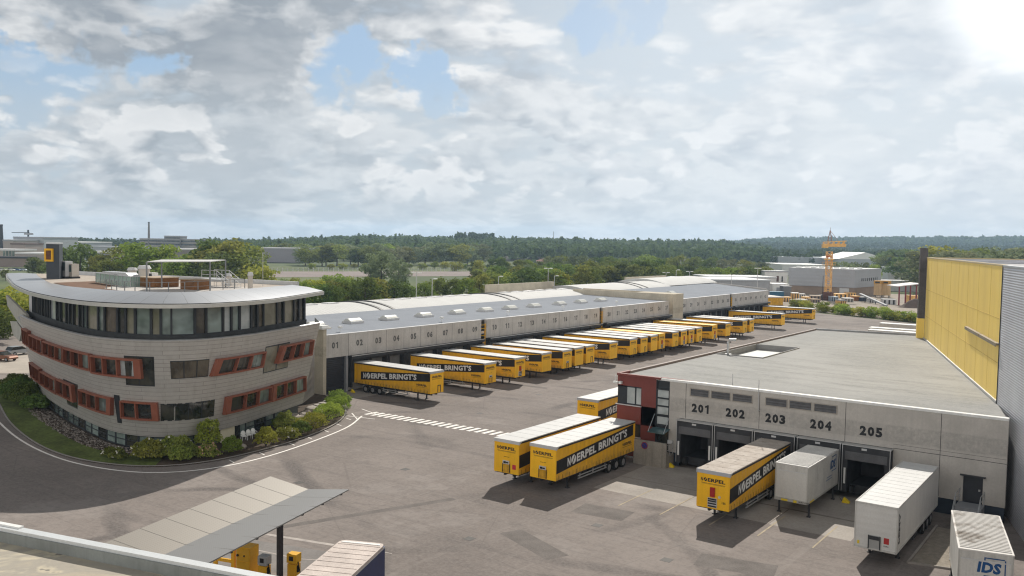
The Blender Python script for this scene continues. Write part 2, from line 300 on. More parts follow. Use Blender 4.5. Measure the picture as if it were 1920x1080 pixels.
# ------------------------------------------------------------------ mesh builder
class MB:
    def __init__(s): s.v = []; s.f = []; s.m = []; s.mi = 0
    def add(s, vs, fs):
        n = len(s.v); s.v += [tuple(map(float, p)) for p in vs]
        for f in fs: s.f.append(tuple(i+n for i in f)); s.m.append(s.mi)
        return s
    def poly(s, pts): return s.add(pts, [tuple(range(len(pts)))])
    def pb(s, o, a, b, c):
        o, a, b, c = (np.array(q, float) for q in (o, a, b, c))
        if np.dot(np.cross(a, b), c) < 0: a, b = b, a
        P = [o, o+a, o+a+b, o+b]; P += [q+c for q in P]
        return s.add(P, [(3, 2, 1, 0), (4, 5, 6, 7), (0, 1, 5, 4), (1, 2, 6, 5), (2, 3, 7, 6), (3, 0, 4, 7)])
    def box(s, x0, y0, z0, x1, y1, z1): return s.pb((x0, y0, z0), (x1-x0, 0, 0), (0, y1-y0, 0), (0, 0, z1-z0))
    def prism(s, p2, z0, z1):
        n = len(p2)
        ar = sum(p2[i][0]*p2[(i+1) % n][1]-p2[(i+1) % n][0]*p2[i][1] for i in range(n))
        if ar < 0: p2 = p2[::-1]
        return s.add([(x, y, z0) for x, y in p2]+[(x, y, z1) for x, y in p2],
                     [tuple(range(n))[::-1], tuple(range(n, 2*n))]+[(i, (i+1) % n, n+(i+1) % n, n+i) for i in range(n)])
    def tube(s, pts, r, n=6, r1=None):
        pts = [np.array(p, float) for p in pts]; k = len(pts); rings = []
        for i, p in enumerate(pts):
            d = pts[min(i+1, k-1)]-pts[max(i-1, 0)]; d = d/(np.linalg.norm(d)+1e-9)
            a = np.cross(d, (0, 0, 1) if abs(d[2]) < .9 else (1, 0, 0)); a /= np.linalg.norm(a); b = np.cross(d, a)
            rr = r if r1 is None else r+(r1-r)*i/(k-1)
            rings += [p+rr*(math.cos(t)*a+math.sin(t)*b) for t in np.arange(n)*2*math.pi/n]
        fs = [tuple(range(n)), tuple(range((k-1)*n, k*n))[::-1]]
        for i in range(k-1):
            for j in range(n):
                fs.append((i*n+j, (i+1)*n+j, (i+1)*n+(j+1) % n, i*n+(j+1) % n))
        return s.add(rings, fs)
    def bar(s, p, q, w, h=None):
        p, q = np.array(p, float), np.array(q, float); d = q-p; h = h or w
        a = np.cross(d, (0, 0, 1)) if abs(d[2]) < .95*np.linalg.norm(d) else np.array((1.0, 0, 0)); a = a/np.linalg.norm(a)
        b = np.cross(d, a); b = b/np.linalg.norm(b)
        return s.pb(p-a*w/2-b*h/2, a*w, b*h, d)
    def build(s, name, m, parent=None, smooth=False, world=True, mats=None):
        me = bpy.data.meshes.new(name); off = np.array(parent_loc(parent)) if (parent is not None and world) else np.zeros(3)
        me.from_pydata([tuple(np.array(p)-off) for p in s.v], [], s.f)
        me.materials.append(m)
        for x in mats or []: me.materials.append(x)
        if mats: me.polygons.foreach_set('material_index', s.m)
        if smooth: me.polygons.foreach_set('use_smooth', [True]*len(s.f))
        me.update()
        return link(name, me, parent)
def parent_loc(o):
    l = np.zeros(3)
    while o is not None: l = l+np.array(o.location); o = o.parent
    return l
def link(name, data, parent=None):
    o = bpy.data.objects.new(name, data); COL.objects.link(o)
    if parent is not None: o.parent = parent
    return o
def tag(o, label, cat, group=None, kind=None):
    if label: o['label'] = label
    if cat: o['category'] = cat
    if group: o['group'] = group
    if kind: o['kind'] = kind
    return o
def thing(name, label, cat, loc=(0, 0, 0), rz=0.0, group=None):
    o = bpy.data.objects.new(name, None); COL.objects.link(o); o.location = tuple(map(float, loc)); o.rotation_euler = (0, 0, rz)
    o.empty_display_size = 0.5
    return tag(o, label, cat, group)
def copy_tree(o, parent=None):
    c = o.copy(); COL.objects.link(c)
    if parent is not None: c.parent = parent
    for ch in list(o.children): copy_tree(ch, c)
    return c
def np_mesh(name, V, n=4):
    """mesh of separate n-gons from an (k*n, 3) array"""
    V = np.asarray(V, np.float32).reshape(-1, 3); k = len(V)//n; me = bpy.data.meshes.new(name)
    me.vertices.add(len(V)); me.vertices.foreach_set('co', V.ravel())
    me.loops.add(len(V)); me.loops.foreach_set('vertex_index', np.arange(len(V), dtype=np.int32))
    me.polygons.add(k); me.polygons.foreach_set('loop_start', np.arange(k, dtype=np.int32)*n); me.polygons.foreach_set('loop_total', np.full(k, n, np.int32))
    me.update(calc_edges=True); return me
def leaf_quads(C, size, nrm=None, flat=0.6):
    n = len(C); d = RNG.normal(size=(n, 3))
    if nrm is not None: d = d*(1-flat)+nrm*flat*1.6
    d /= np.linalg.norm(d, axis=1)[:, None]+1e-9
    a = np.cross(d, RNG.normal(size=(n, 3))); a /= np.linalg.norm(a, axis=1)[:, None]+1e-9
    b = np.cross(d, a); s = (np.asarray(size)*RNG.uniform(.6, 1.3, n))[:, None]
    k = RNG.uniform(.55, .9, n)[:, None]
    return np.stack([C-a*s, C-b*s*k, C+a*s, C+b*s*k], 1).reshape(-1, 3)

_TEXT = {}
def put_digits(mb, s, cap, o, ux, uz, bold=0.055):
    ux, uz, o = (np.array(q, float) for q in (ux, uz, o)); w = cap*.66; g = cap*.12; x = -(len(s)*w+(len(s)-1)*g)/2
    for ch in s:
        p = o+ux*x
        if ch == '1':
            a, b_, c, d = .42*w, .78*w, cap, 0
            mb.poly([p+ux*a, p+ux*b_, p+ux*b_+uz*c, p+ux*(a+.04*w)+uz*c, p+ux*a+uz*c*.93]); mb.poly([p+ux*(.10*w)+uz*c*.66, p+ux*a+uz*c*.72, p+ux*a+uz*c*.94, p+ux*(.10*w)+uz*c*.84])
        else: put_text(mb, ch, cap, p, ux, uz, w, bold)
        x += w+g
def text_mesh(s, cap, width=None, bold=0.03, thick=0.01, shear=0.0):
    """lettering in the XZ plane: x to the right, z up, baseline at 0; returns (verts, faces) with the face towards -Y"""
    key = (s, cap, width, bold, thick)
    if key not in _TEXT:
        cu = bpy.data.curves.new('t', 'FONT'); cu.body = s; cu.size = 1.0; cu.offset = bold; cu.extrude = 0.0; cu.resolution_u = 2; cu.space_character = 1.05
        ob = bpy.data.objects.new('t', cu); COL.objects.link(ob)
        dg = bpy.context.evaluated_depsgraph_get(); me = bpy.data.meshes.new_from_object(ob.evaluated_get(dg))
        V = np.array([v.co[:] for v in me.vertices]); F = [tuple(p.vertices) for p in me.polygons]
        bpy.data.objects.remove(ob); bpy.data.curves.remove(cu); bpy.data.meshes.remove(me)
        V[:, 0] -= V[:, 0].min(); y0, y1 = V[:, 1].min(), V[:, 1].max()
        V[:, 1] = (V[:, 1]-y0)/(y1-y0)*cap
        V[:, 0] *= (width/V[:, 0].max()) if width else cap/(y1-y0)
        _TEXT[key] = (V, F)
    return _TEXT[key]
def put_text(mb, s, cap, o, ux, uz, width=None, bold=0.03, centre=False):
    V, F = text_mesh(s, cap, width, bold); ux, uz, o = (np.array(q, float) for q in (ux, uz, o))
    x0 = V[:, 0].max()/2 if centre else 0
    mb.add([o+ux*(p[0]-x0)+uz*p[1] for p in V], F)
    return V[:, 0].max()
def put_disc(mb, cap, o, ux, uz, w):
    """round emblem cut by a slanting gap, standing for the second letter of the word mark"""
    ux, uz, o = (np.array(q, float) for q in (ux, uz, o)); c = o+ux*w/2+uz*cap/2; r = cap*.54
    for a0, a1 in ((62, 224), (242, 404)):
        mb.poly([c+ux*math.cos(rad(a))*w*.54+uz*math.sin(rad(a))*r for a in np.linspace(a0, a1, 14)])
def wordmark(mb, cap, o, ux, uz, total, tail=''):
    """N + emblem + ERPEL (+ second word) filling the given length"""
    wN = cap*.64; wD = cap*.94; g = cap*.20
    put_text(mb, 'N', cap, o, ux, uz, wN, .04)
    ux_ = np.array(ux, float)
    put_disc(mb, cap, np.array(o, float)+ux_*(wN+g), ux, uz, wD)
    put_text(mb, 'ERPEL'+tail, cap, np.array(o, float)+ux_*(wN+wD+2*g), ux, uz, total-wN-wD-2*g, .04)

# ================================================================== SETTING
def struct(name, mb, m, **k):
    o = mb.build(name, m, **k); o['kind'] = 'structure'; return o
def terrain_h(x, y):
    dep = x*FW[0]+y*FW[1]; lat = x*_r[0]+y*_r[1]; r = math.hypot(x, y)
    p = 960+CF*lat/max(dep, 1e-3) if dep > .25*r else (-4000 if lat < 0 else 4000)
    def ss(a, b, v): t = min(max((v-a)/(b-a), 0), 1); return t*t*(3-2*t)
    mid = ss(430, 720, p)*(1-ss(1330, 1480, p)); rgt = ss(1000, 1420, p); lft = 1-ss(430, 720, p)
    n = math.sin(x*.0043+1.3)*math.cos(y*.0037)*.5+math.sin(x*.011+y*.009)*.25
    h = mid*(9.5*ss(780, 1500, r)-40*ss(1650, 4000, r))
    h += lft*(-2*ss(600, 1100, r)-70*ss(1500, 5000, r))
    h += rgt*(1*ss(900, 1500, r)+17*ss(1700, 2500, r)+(13+14*ss(1400, 1950, p)+4*n)*ss(2550, 3300, r)-60*ss(4000, 8000, r))
    return h
def terrain():
    rs = [0, 40, 90, 160, 260, 380, 520, 640, 760, 880, 1000, 1120, 1250, 1400, 1550, 1700, 1900, 2100, 2300, 2500, 2700, 2900, 3100, 3300, 3600, 4300]
    na = 240; V = []; F = []
    for r in rs[1:]:
        for k in range(na):
            a = 2*math.pi*k/na; x, y = r*math.cos(a), r*math.sin(a); V.append((x, y, terrain_h(x, y)-.06))
    V.append((0, 0, -.06)); c = len(V)-1
    for k in range(na): F.append((c, k, (k+1) % na))
    for i in range(len(rs)-2):
        for k in range(na): F.append((i*na+k, (i+1)*na+k, (i+1)*na+(k+1) % na, i*na+(k+1) % na))
    mb = MB(); mb.add(V, F); struct('ground', mb, LAND, smooth=True)
terrain()
yard = MB(); yard.poly([(-230, -80, 0), (120, -80, 0), (120, 176, 0), (-51, 260.4, 0), (-96.6, 284.5, 0), (-126, 300, 0), (-126, 110, 0), (-230, 110, 0)])
struct('yard', yard, ASPHALT)
by = MB(); by.poly([(-150, 312, .02), (-98, 288, .02), (-52, 264, .02), (-30, 330, .02), (-60, 420, .02), (-150, 420, .02)])
struct('builders_yard', by, mat('dusty_ground', (0.30, 0.26, 0.215), .95, .22, .12, fine=.2))
KERB = [(-128.0, 55.5), (-118.0, 51.2), (-109.2, 47.9), (-99.2, 44.5), (-88.7, 41.9), (-81.2, 41.1), (-75.5, 41.9), (-71.2, 44.2), (-69.0, 48.4), (-68.95, 54.7), (-70.3, 61.5), (-72.9, 67.6), (-76.8, 72.6), (-81.5, 76.0), (-87.2, 78.6)]
def smooth_poly(P, n=5):
    P = np.array(P, float); Q = np.vstack([2*P[0]-P[1], P, 2*P[-1]-P[-2]]); out = []
    for i in range(1, len(Q)-2):
        a, b, c, d = Q[i-1:i+3]
        for k in range(n):
            t = k/n; out.append(.5*((2*b)+(c-a)*t+(2*a-5*b+4*c-d)*t*t+(-a+3*b-3*c+d)*t**3))
    out.append(P[-1]); return np.array(out)
KS = smooth_poly(KERB)
def offset_line(C, k):
    d = np.gradient(C, axis=0); d /= np.linalg.norm(d, axis=1)[:, None]; return C+np.stack([d[:, 1], -d[:, 0]], 1)*k
isl = MB(); isl.prism([tuple(p) for p in KS]+[(-98, 79), (-132, 70)], -.05, .10)
LAWN = mat('lawn', (0.095, 0.125, 0.028), 1.0, .35, .25, fine=.35)
BARK = mat('planting_soil', (0.075, 0.055, 0.040), 1.0, .3, .5, fine=.3)
struct('planting_bed', isl, BARK)
kb = MB()
inner = offset_line(KS, -.16)
for i in range(len(KS)-1):
    a, b, c, d = KS[i], KS[i+1], inner[i+1], inner[i]
    kb.poly([(a[0], a[1], .13), (b[0], b[1], .13), (c[0], c[1], .13), (d[0], d[1], .13)])
    kb.poly([(a[0], a[1], 0), (b[0], b[1], 0), (b[0], b[1], .13), (a[0], a[1], .13)])
struct('kerb', kb, mat('kerb_stone', (0.30, 0.28, 0.26), .9, .12, .6, fine=.1))
lw = MB(); o1 = offset_line(KS, -.2); o2 = offset_line(KS, -3.1); k = 36
for i in range(0, k-1): lw.poly([(*o1[i], .122), (*o1[i+1], .122), (*o2[i+1], .128), (*o2[i], .128)])
struct('lawn', lw, LAWN)
dr = MB()
for (px, py) in ((900, 775), (1010, 740), (760, 880), (1120, 985), (560, 905), (880, 1010), (1250, 1050), (1040, 700)):
    q = gp(px, py); dr.box(q[0]-.35, q[1]-.35, .002, q[0]+.35, q[1]+.35, .008)
struct('drain_covers', dr, mat('cast_iron', (0.07, 0.065, 0.06), .7, .2, 3))
pt = MB()
for (px, py, w, l, a) in ((840, 800, 1.2, 9, .3), (1130, 960, 2.6, 4.2, .1), (700, 960, .7, 14, 1.2), (1000, 1020, 1.8, 6, -.4), (960, 720, 1.0, 12, .05), (1380, 1060, 2.4, 5, .2)):
    q = gp(px, py); ca, sa = math.cos(a), math.sin(a); pt.poly([(q[0]+ca*x-sa*y, q[1]+sa*x+ca*y, .003) for x, y in ((-l/2, -w/2), (l/2, -w/2), (l/2, w/2), (-l/2, w/2))])
struct('asphalt_patches', pt, mat('patch_asphalt', (0.150, 0.134, 0.124), .95, .2, .7, fine=.2))
# road line around the building, crossing, slab edges
def strip(name, C, w, z, m):
    mb = MB(); a, b = offset_line(C, -w/2), offset_line(C, w/2)
    for i in range(len(C)-1): mb.poly([(*a[i], z), (*b[i], z), (*b[i+1], z), (*a[i+1], z)])
    return struct(name, mb, m)
LINE = [(-128, 54.2), (-114, 48.2), (-100.6, 44.07), (-90.05, 41.55), (-81.5, 40.5), (-75.5, 40.85), (-70.7, 42.4), (-67.9, 45.2), (-66.7, 49.2), (-67.0, 54.4), (-68.7, 61.3), (-70.8, 67.2), (-73.9, 72.3)]
strip('edge_line', smooth_poly(LINE), .22, .005, ROADPAINT)
tk = MB()
for (x, y, s) in ((-68.3, 57.6, 1), (-69.2, 60.6, 1), (-70.3, 63.9, 1), (-71.7, 67.0, 1), (-73.2, 69.9, 1), (-67.4, 53.2, 1), (-67.2, 49.6, 1)):
    tk.pb((x-1.2, y+.3, .004), (1.15, -.32, 0), (.05, .10, 0), (0, 0, .002))
for p, q in (((-76.4, 71.0), (-71.5, 72.0)), ((-77.0, 75.3), (-72.6, 73.9)), ((-76.0, 72.7), (-72.9, 70.6))):
    tk.bar((*p, .006), (*q, .006), .14, .004)
struct('parking_ticks', tk, ROADPAINT)
cw = MB(); a = np.array([-74.7, 74.2]); bq = np.array([-54.9, 75.3])
for i in range(20):
    c = a+(bq-a)*(i+.5)/20
    cw.pb((c[0]-.30, c[1]-1.05, .004), (.52, 0, 0), (.10, 2.0, 0), (0, 0, .003))
struct('crossing_marking', cw, ROADPAINT)
pads = MB()
for x0, y0, x1, y1 in ((-37.4, 63.7, -29.6, 68.4), (-29.5, 63.7, -22.3, 68.3), (-22.2, 63.6, -16.3, 68.2), (-37.4, 68.5, -16.3, 74.9)):
    pads.add([(x0, y0, .004), (x1, y0, .004), (x1, y1, .004), (x0, y1, .004)], [(0, 1, 2, 3)])
struct('dock_slab', pads, PAD)
pads = MB()
for i in range(28):
    y0 = 79.2+i*3.63
    pads.add([(-87.3, y0, .004), (-82.6, y0, .004), (-82.6, y0+3.6, .004), (-87.3, y0+3.6, .004)], [(0, 1, 2, 3)])
struct('warehouse_apron', pads, mat('apron_concrete', (0.285, 0.262, 0.238), .9, .16, .3, fine=.1))
yl = MB()
for x in (-33.2, -25.6, -18.0, -29.6, -21.9): yl.box(x-.06, 60.5, .009, x+.06, 66.4, .011)
struct('bay_lines', yl, mat('worn_yellow_paint', (0.38, 0.32, 0.23), .9, .25, 1.2, fine=.2))

# ------------------------------------------------------------------ long warehouse with numbered docks
XW = -87.4
wh = thing('warehouse', 'long low warehouse of board-marked concrete with dock numbers and curved white roof ridge', 'warehouse', (XW, 79, 0))
def number_part(mb, s, cap, x=None, y=None, z=0.0, face='X'):
    put_digits(mb, s, cap, (x, y, z), (0, 1, 0) if face == 'X' else (1, 0, 0), (0, 0, 1))
NUMS = [(1, 80.5)]+[(n, 84.93+3.63*(n-2)) for n in range(2, 10)]+[(n, 115.55+3.63*(n-10)) for n in range(10, 20)]+[(n, 153.51+3.69*(n-20)) for n in range(20, 28)]
NUMS2 = [(28, 188.5), (29, 192.3), (30, 196.3), (31, 200.4), (32, 204.5), (33, 208.0), (34, 211.3), (35, 214.4), (36, 219.7), (37, 223.2), (38, 226.8), (39, 230.4), (40, 234.2), (41, 237.9), (42, 241.4)]
DOCKY = dict(NUMS+NUMS2)
SEGS = [(78.9, 112.0), (113.45, 149.8), (151.25, 180.6), (186.0, 215.9), (217.6, 243.3)]
for i, (y0, y1) in enumerate(SEGS):
    zt = 7.86 if i < 3 else 8.0
    MB().box(XW-.5, y0, 4.87, XW, y1, zt).build('upper_wall', CONC_BOARD, wh)
    b = MB(); b.box(XW-.52, y0-.04, zt, XW+.05, y1+.04, zt+.07); b.build('wall_coping', LGREY, wh)
    b = MB(); y = y0+3.63 if i != 0 else 82.9
    while y < y1-.8: b.box(XW-.02, y-.02, 4.88, XW+.004, y+.02, zt); y += 3.63
    b.build('panel_joint', DARK, wh)
    y0b = 82.75 if i == 0 else y0
    b = MB(); b.box(XW-.9, y0b, 4.62, XW+.85, y1, 4.86); b.box(XW+.72, y0b, 4.46, XW+.86, y1, 4.62); b.build('dock_awning', DARK, wh)
    b = MB(); b.box(XW+.80, y0b, 4.83, XW+.90, y1, 4.92); b.build('awning_trim', STEEL, wh)
for i in range(4):
    y0, y1 = [(112.0, 113.45), (149.8, 151.25), (215.9, 217.6), (243.3, 243.9)][i]
    if i < 3:
        MB().box(XW-2.2, y0, 0, XW-1.6, y1, 7.75).build('recess_wall', CONC_BOARD, wh)
        b = MB()
        for yy in (y0+.12, y1-.12): b.box(XW-.3, yy-.07, .2, XW-.16, yy+.07, 7.2)
        for k in range(12): b.box(XW-.28, y0+.1, .6+k*.58, XW-.2, y1-.1, .68+k*.58)
        b.build('ladder_frame', YFRAME, wh)
MB().box(XW-1.2, 82.8, 0, XW-.75, 180.6, 4.62).build('lower_wall', CONC, wh)
MB().box(XW-1.2, 186, 0, XW-.75, 243.3, 4.62).build('lower_wall', CONC, wh)
for n, y in NUMS+NUMS2:
    b = MB(); number_part(b, '%02d' % n, .86, XW+.012, y, 6.05); b.build('dock_number', mat('number_paint', (0.13, 0.127, 0.122), .7, .25, 3), wh)
    if n > 1:
        b = MB(); b.box(XW-.75, y-1.55, .95, XW-.68, y+1.55, 4.4); d = b.build('dock_door', mat('dock_door_grey', (0.16, 0.165, 0.17), .6, .2, 1, fine=.1), wh)
        b = MB()
        for s in (-1, 1): b.box(XW-.68, y+s*1.62-.14, .5, XW+.25, y+s*1.62+.14, 4.5)
        b.box(XW-.68, y-1.7, 4.1, XW+.2, y+1.7, 4.5); b.build('shelter', DARK, d)
b = MB(); b.box(XW-.6, 79.05, 0, XW-.35, 82.45, 4.87)
gate = b.build('roller_gate', mat('dark_gate', (0.030, 0.032, 0.040), .35, .1, 1, wave=('Z', .25, .02)), wh)
MB().box(XW-.3, 82.45, 0, XW+.06, 82.8, 4.87).build('gate_post', GREYP, wh)
# beige end wall and its white cap
MB().box(-101, 78.35, 0, XW+.06, 78.9, 8.75).build('end_wall', CONC_BEIGE, wh)
b = MB(); b.box(XW-2.5, 77.9, 8.76, XW+.35, 79.5, 9.0); b.box(XW-1.9, 78.1, 9.0, XW+.1, 79.3, 9.22); b.build('white_cap', WHITE, wh)
ROOFM = mat('pale_metal_roof', (0.27, 0.29, 0.325), .85, .06, .25, metal=0, wave=('Y', .55, .05), spec=.03)
def roof_slab(y0, y1, x0, z0, x1, z1, name='roof'):
    b = MB(); b.pb((x0, y0, z0), (x1-x0, 0, z1-z0), (0, y1-y0, 0), (0, 0, -.12)); return b.build(name, ROOFM, wh)
roof_slab(79.3, 180.6, XW-.5, 7.88, -109.3, 8.22)
roof_slab(185.8, 243.3, XW-.5, 8.02, -112, 8.5)
VAULT = mat('white_barrel_roof', (0.55, 0.55, 0.54), .7, .05, .3, metal=0, wave=('Y', .9, .03), spec=.08)
def barrel(y0, y1, xa, xb, z0, rise, name='barrel_roof', m=None):
    n = 18; b = MB(); xs = [xa+(xb-xa)*k/n for k in range(n+1)]; zs = [z0+rise*math.sin(math.pi*k/n)**.8 for k in range(n+1)]
    P = [(x, z) for x, z in zip(xs, zs)]
    for k in range(n): b.poly([(P[k][0], y0, P[k][1]), (P[k][0], y1, P[k][1]), (P[k+1][0], y1, P[k+1][1]), (P[k+1][0], y0, P[k+1][1])][::-1])
    for y in (y0, y1): b.poly([(x, y, z) for x, z in P]+[(xb, y, z0-.3), (xa, y, z0-.3)])
    return b.build(name, m or VAULT, wh, smooth=False)
def vault_z(xa, xb, z0, rise, x): return z0+rise*math.sin(math.pi*(x-xa)/(xb-xa))**.8
B1 = (-109.3, -123.5, 8.22, 1.0)
for y0, y1 in ((79.3, 111.2), (111.9, 114.2), (114.9, 150.0), (150.7, 153.0), (153.7, 182.4)): barrel(y0, y1, *B1)
for y in (111.55, 114.55, 150.35, 153.35): barrel(y-.34, y+.34, B1[0]+.2, B1[1]-.2, B1[2]+.02, B1[3]+.16, 'barrel_joint', DARK)
B2 = (-112, -127, 8.5, 1.25)
for y0, y1 in ((187.5, 214.0), (214.7, 217.5), (218.2, 232.0)): barrel(y0, y1, *B2)
for y in (214.35, 217.85): barrel(y-.34, y+.34, B2[0]+.2, B2[1]-.2, B2[2]+.02, B2[3]+.16, 'barrel_joint', DARK)
barrel(232.6, 268, -113, -131, 8.6, 1.75)
b = MB(); b.box(XW-.5, 243.3, 4.6, XW, 243.8, 8.2); b.prism([(XW-.5, 243.3), (-131, 281), (-131, 281.5), (XW-.5, 243.8)], 0, 8.6); b.build('rear_gable', CONC, wh)
b = MB(); b.poly([(XW-.5, 243.3, 8.03), (-131, 281, 8.6), (-112, 243.3, 8.5)]); b.build('rear_roof', ROOFM, wh)
MB().box(-131, 79.3, 0, -127.2, 281, 8.0).build('back_aisle', CONC, wh)
for k in range(22):
    y = 81.5+k*4.7
    if k in (6, 7, 14, 15): continue
    b = MB(); b.box(-117.6, y, B1[2]+.9, -115.8, y+2.4, B1[2]+1.13); b.build('ridge_vent', LGREY, wh)
def skylight(x, y, z):
    b = MB(); b.box(x-1.0, y-1.35, z, x+1.0, y+1.35, z+.36); s = b.build('skylight', LGREY, wh)
    n = 8; d = MB()
    P = [(x-.85+1.7*k/n, z+.36+.42*math.sin(math.pi*k/n)) for k in range(n+1)]
    for k in range(n): d.poly([(P[k][0], y-1.2, P[k][1]), (P[k+1][0], y-1.2, P[k+1][1]), (P[k+1][0], y+1.2, P[k+1][1]), (P[k][0], y+1.2, P[k][1])])
    for yy in (y-1.2, y+1.2): d.poly([(q[0], yy, q[1]) for q in P])
    d.build('dome', mat('skylight_dome', (0.62, 0.62, 0.58), .18, .05, 1, spec=.6), s)
for y in (85.0, 92.5, 100.2, 108.4, 116.9, 124.9, 132.4, 140.3, 149.4, 157.6, 165.8): skylight(-96.6, y, 8.0)
skylight(-97.5, 202.0, 8.15)
# fire wall between the two halves
b = MB(); b.box(-113, 180.6, 0, -86.4, 181.1, 9.45); b.box(-96.0, 181.1, 0, -86.4, 185.8, 9.45); b.box(-113, 185.3, 7.6, -96, 185.8, 9.45); b.build('fire_wall', CONC_BEIGE, wh)
b = MB(); b.prism([(-124, 160), (-123.4, 160), (-123.4, 188), (-124, 188)], 8, 10.6); b.build('parapet_screen', CONC_BEIGE, wh)
b = MB(); b.box(-131.5, 240, 8, -131, 268, 10.2); b.build('parapet_screen', CONC_BEIGE, wh)
for y in (83.2, 104.5, 122.0, 139.5, 160.0):
    b = MB(); b.tube([(XW-2.0, y, 7.9), (XW-2.0, y, 8.5)], .05); b.box(XW-2.25, y-.2, 8.45, XW-1.75, y+.25, 8.72); b.build('roof_camera', WHITE, wh)

# ------------------------------------------------------------------ dock building 201-205
YF = 75.0
db = thing('dock_building', 'low concrete dock building with green flat roof and docks numbered 201 to 205', 'dock building', (-25, YF, 0))
x0r, x1r = -41.55, -8.15
back = [(-41.45, 135.8), (-27.3, 138.4)]
outline = [(x0r, YF), (x1r, YF), (-9.62, 82.07), (-27.0, 139.4), (-41.5, 136.8)]
def inset(P, k):
    c = np.mean(P, 0); return [tuple(np.array(p)+(c-np.array(p))/np.linalg.norm(c-np.array(p))*k) for p in P]
def _groof(nt, N, L, b):
    tc = N.new('ShaderNodeTexCoord'); o = tc.outputs['Object']
    c = T_mix(N, L, T_ramp(N, L, T_noise(N, L, o, .09, 5), .38, .62), (0.265, 0.267, 0.26, 1), (0.34, 0.338, 0.328, 1))
    c = T_mix(N, L, T_ramp(N, L, T_noise(N, L, T_map(N, L, (.10, .55, 1), rad(12)), 1.0, 6, .7), .48, .66, 0, .7), c, (0.205, 0.21, 0.195, 1))
    c = T_mix(N, L, T_ramp(N, L, T_noise(N, L, o, .8, 6, .75), .58, .72, 0, .55), c, (0.175, 0.178, 0.16, 1))
    c = T_mix(N, L, T_ramp(N, L, T_noise(N, L, o, 2.6, 5, .8), .4, .66, 0, .45), c, (0.42, 0.41, 0.39, 1))
    L.new(c, b.inputs['Base Color']); b.inputs['Roughness'].default_value = .95
CY = [(-40.9, 97.6), (-35.4, 97.6), (-35.4, 110.4), (-40.9, 110.4)]          # sunken roof court
b = MB()
for P in ([(x0r+.3, YF+.4), (x1r-.1, YF+.4), (-9.7, 82.0), (-14.4, 97.6), (x0r+.3, 97.6)], [(-35.4, 97.6), (-14.4, 97.6), (-18.26, 110.4), (-35.4, 110.4)],
          [(x0r+.3, 110.4), (-18.26, 110.4), (-26.9, 139.1), (-41.3, 136.5)], [(x0r+.3, 97.6), (-40.9, 97.6), (-40.9, 110.4), (x0r+.3, 110.4)]):
    b.poly([(*p, 7.86) for p in P])
b.build('roof', mat_nodes('green_grey_roof', _groof), db)
b = MB(); b.poly([(*p, 7.25) for p in CY]); b.build('court_floor', mat('white_membrane', (0.52, 0.53, 0.52), .5, .05, .5), db)
for i in range(4):
    b = MB(); p, q = np.array(CY[i]), np.array(CY[(i+1) % 4]); b.bar((*p, 7.62), (*q, 7.62), .10, .72); b.build('court_edge', mat('court_edge_metal', (0.26, 0.255, 0.25), .6, .1, 1), db)
b = MB(); b.tube([(-39.9, 98.4, 7.2), (-39.9, 98.4, 9.3), (-39.7, 98.4, 9.6), (-38.9, 98.4, 9.65)], .16, 8); b.box(-40.25, 98.05, 7.2, -39.55, 98.75, 7.9); b.build('vent_pipe', STEEL, db)
b = MB()
fl = [(x0r+.3, 137.0), (-41.5, 136.8)]
b.bar((x0r+.12, 77.0, 7.93), (-41.42, 136.8, 7.93), .3, .3); b.build('side_parapet', mat('parapet_brown', (0.22, 0.17, 0.15), .6, .1, 1), db)
b = MB(); b.bar((-41.42, 136.8, 7.95), (-27.0, 139.4, 7.95), .3, .34); b.build('rear_parapet', GREYP, db)
b = MB(); b.box(-37.4, YF-.06, 7.86, x1r, YF+.5, 8.06); b.poly([(-37.4, YF+.5, 8.06), (x1r, YF+.5, 8.06), (x1r, YF+1.0, 7.87), (-37.4, YF+1.0, 7.87)]); b.build('front_coping', WHITE, db)
b = MB(); b.bar((x0r, YF-.02, 8.02), (-36.9, YF-.02, 8.02), .36, .2); b.bar((x0r+.05, YF, 8.02), (x0r+.1, YF+2.2, 8.02), .3, .2); b.poly([(-37.0, YF+.1, 8.09), (-33.0, YF+.45, 8.09), (-37.0, YF+.6, 8.09)]); b.build('red_coping', REDP, db)
# walls
b = MB(); b.box(-36.0, YF-.0, 4.55, x1r, YF+.4, 7.85); b.box(-36.0, YF, 1.22, -34.9, YF+.4, 4.55); b.box(-16.2, YF, 1.22, -11.05, YF+.4, 4.55); b.box(-9.68, YF, 1.22, x1r, YF+.4, 4.55); b.box(-11.05, YF, 3.27, -9.68, YF+.4, 4.55)
b.build('front_wall', CONC, db)
b = MB(); b.box(-36.0, YF+.05, 0, -34.9, YF+.4, 1.22); b.build('plinth', BLUEPL, db); b = MB(); b.box(-16.2, YF+.05, 0, x1r-.05, YF+.4, 1.22); b.build('plinth', BLUEPL, db)
for x in (-34.35, -27.35, -20.0, -12.75):
    b = MB(); b.box(x-.02, YF-.004, 4.6 if x < -16 else 1.3, x+.02, YF+.01, 7.85); b.build('panel_joint', DARK, db)
for q in ((-16.2, 4.56, 4.6), (-16.2, 4.9, 4.92)):
    b = MB(); b.box(q[0], YF-.0035, q[1], x1r, YF+.01, q[2]); b.build('panel_joint', DARK, db)
b = MB(); b.box(x0r, YF+.4, 0, x0r+.3, 136.7, 7.85); b.build('side_wall', CONC, db)
DX = [(-34.9, -31.3), (-31.2, -27.6), (-27.5, -23.9), (-23.75, -20.1), (-20.0, -16.2)]
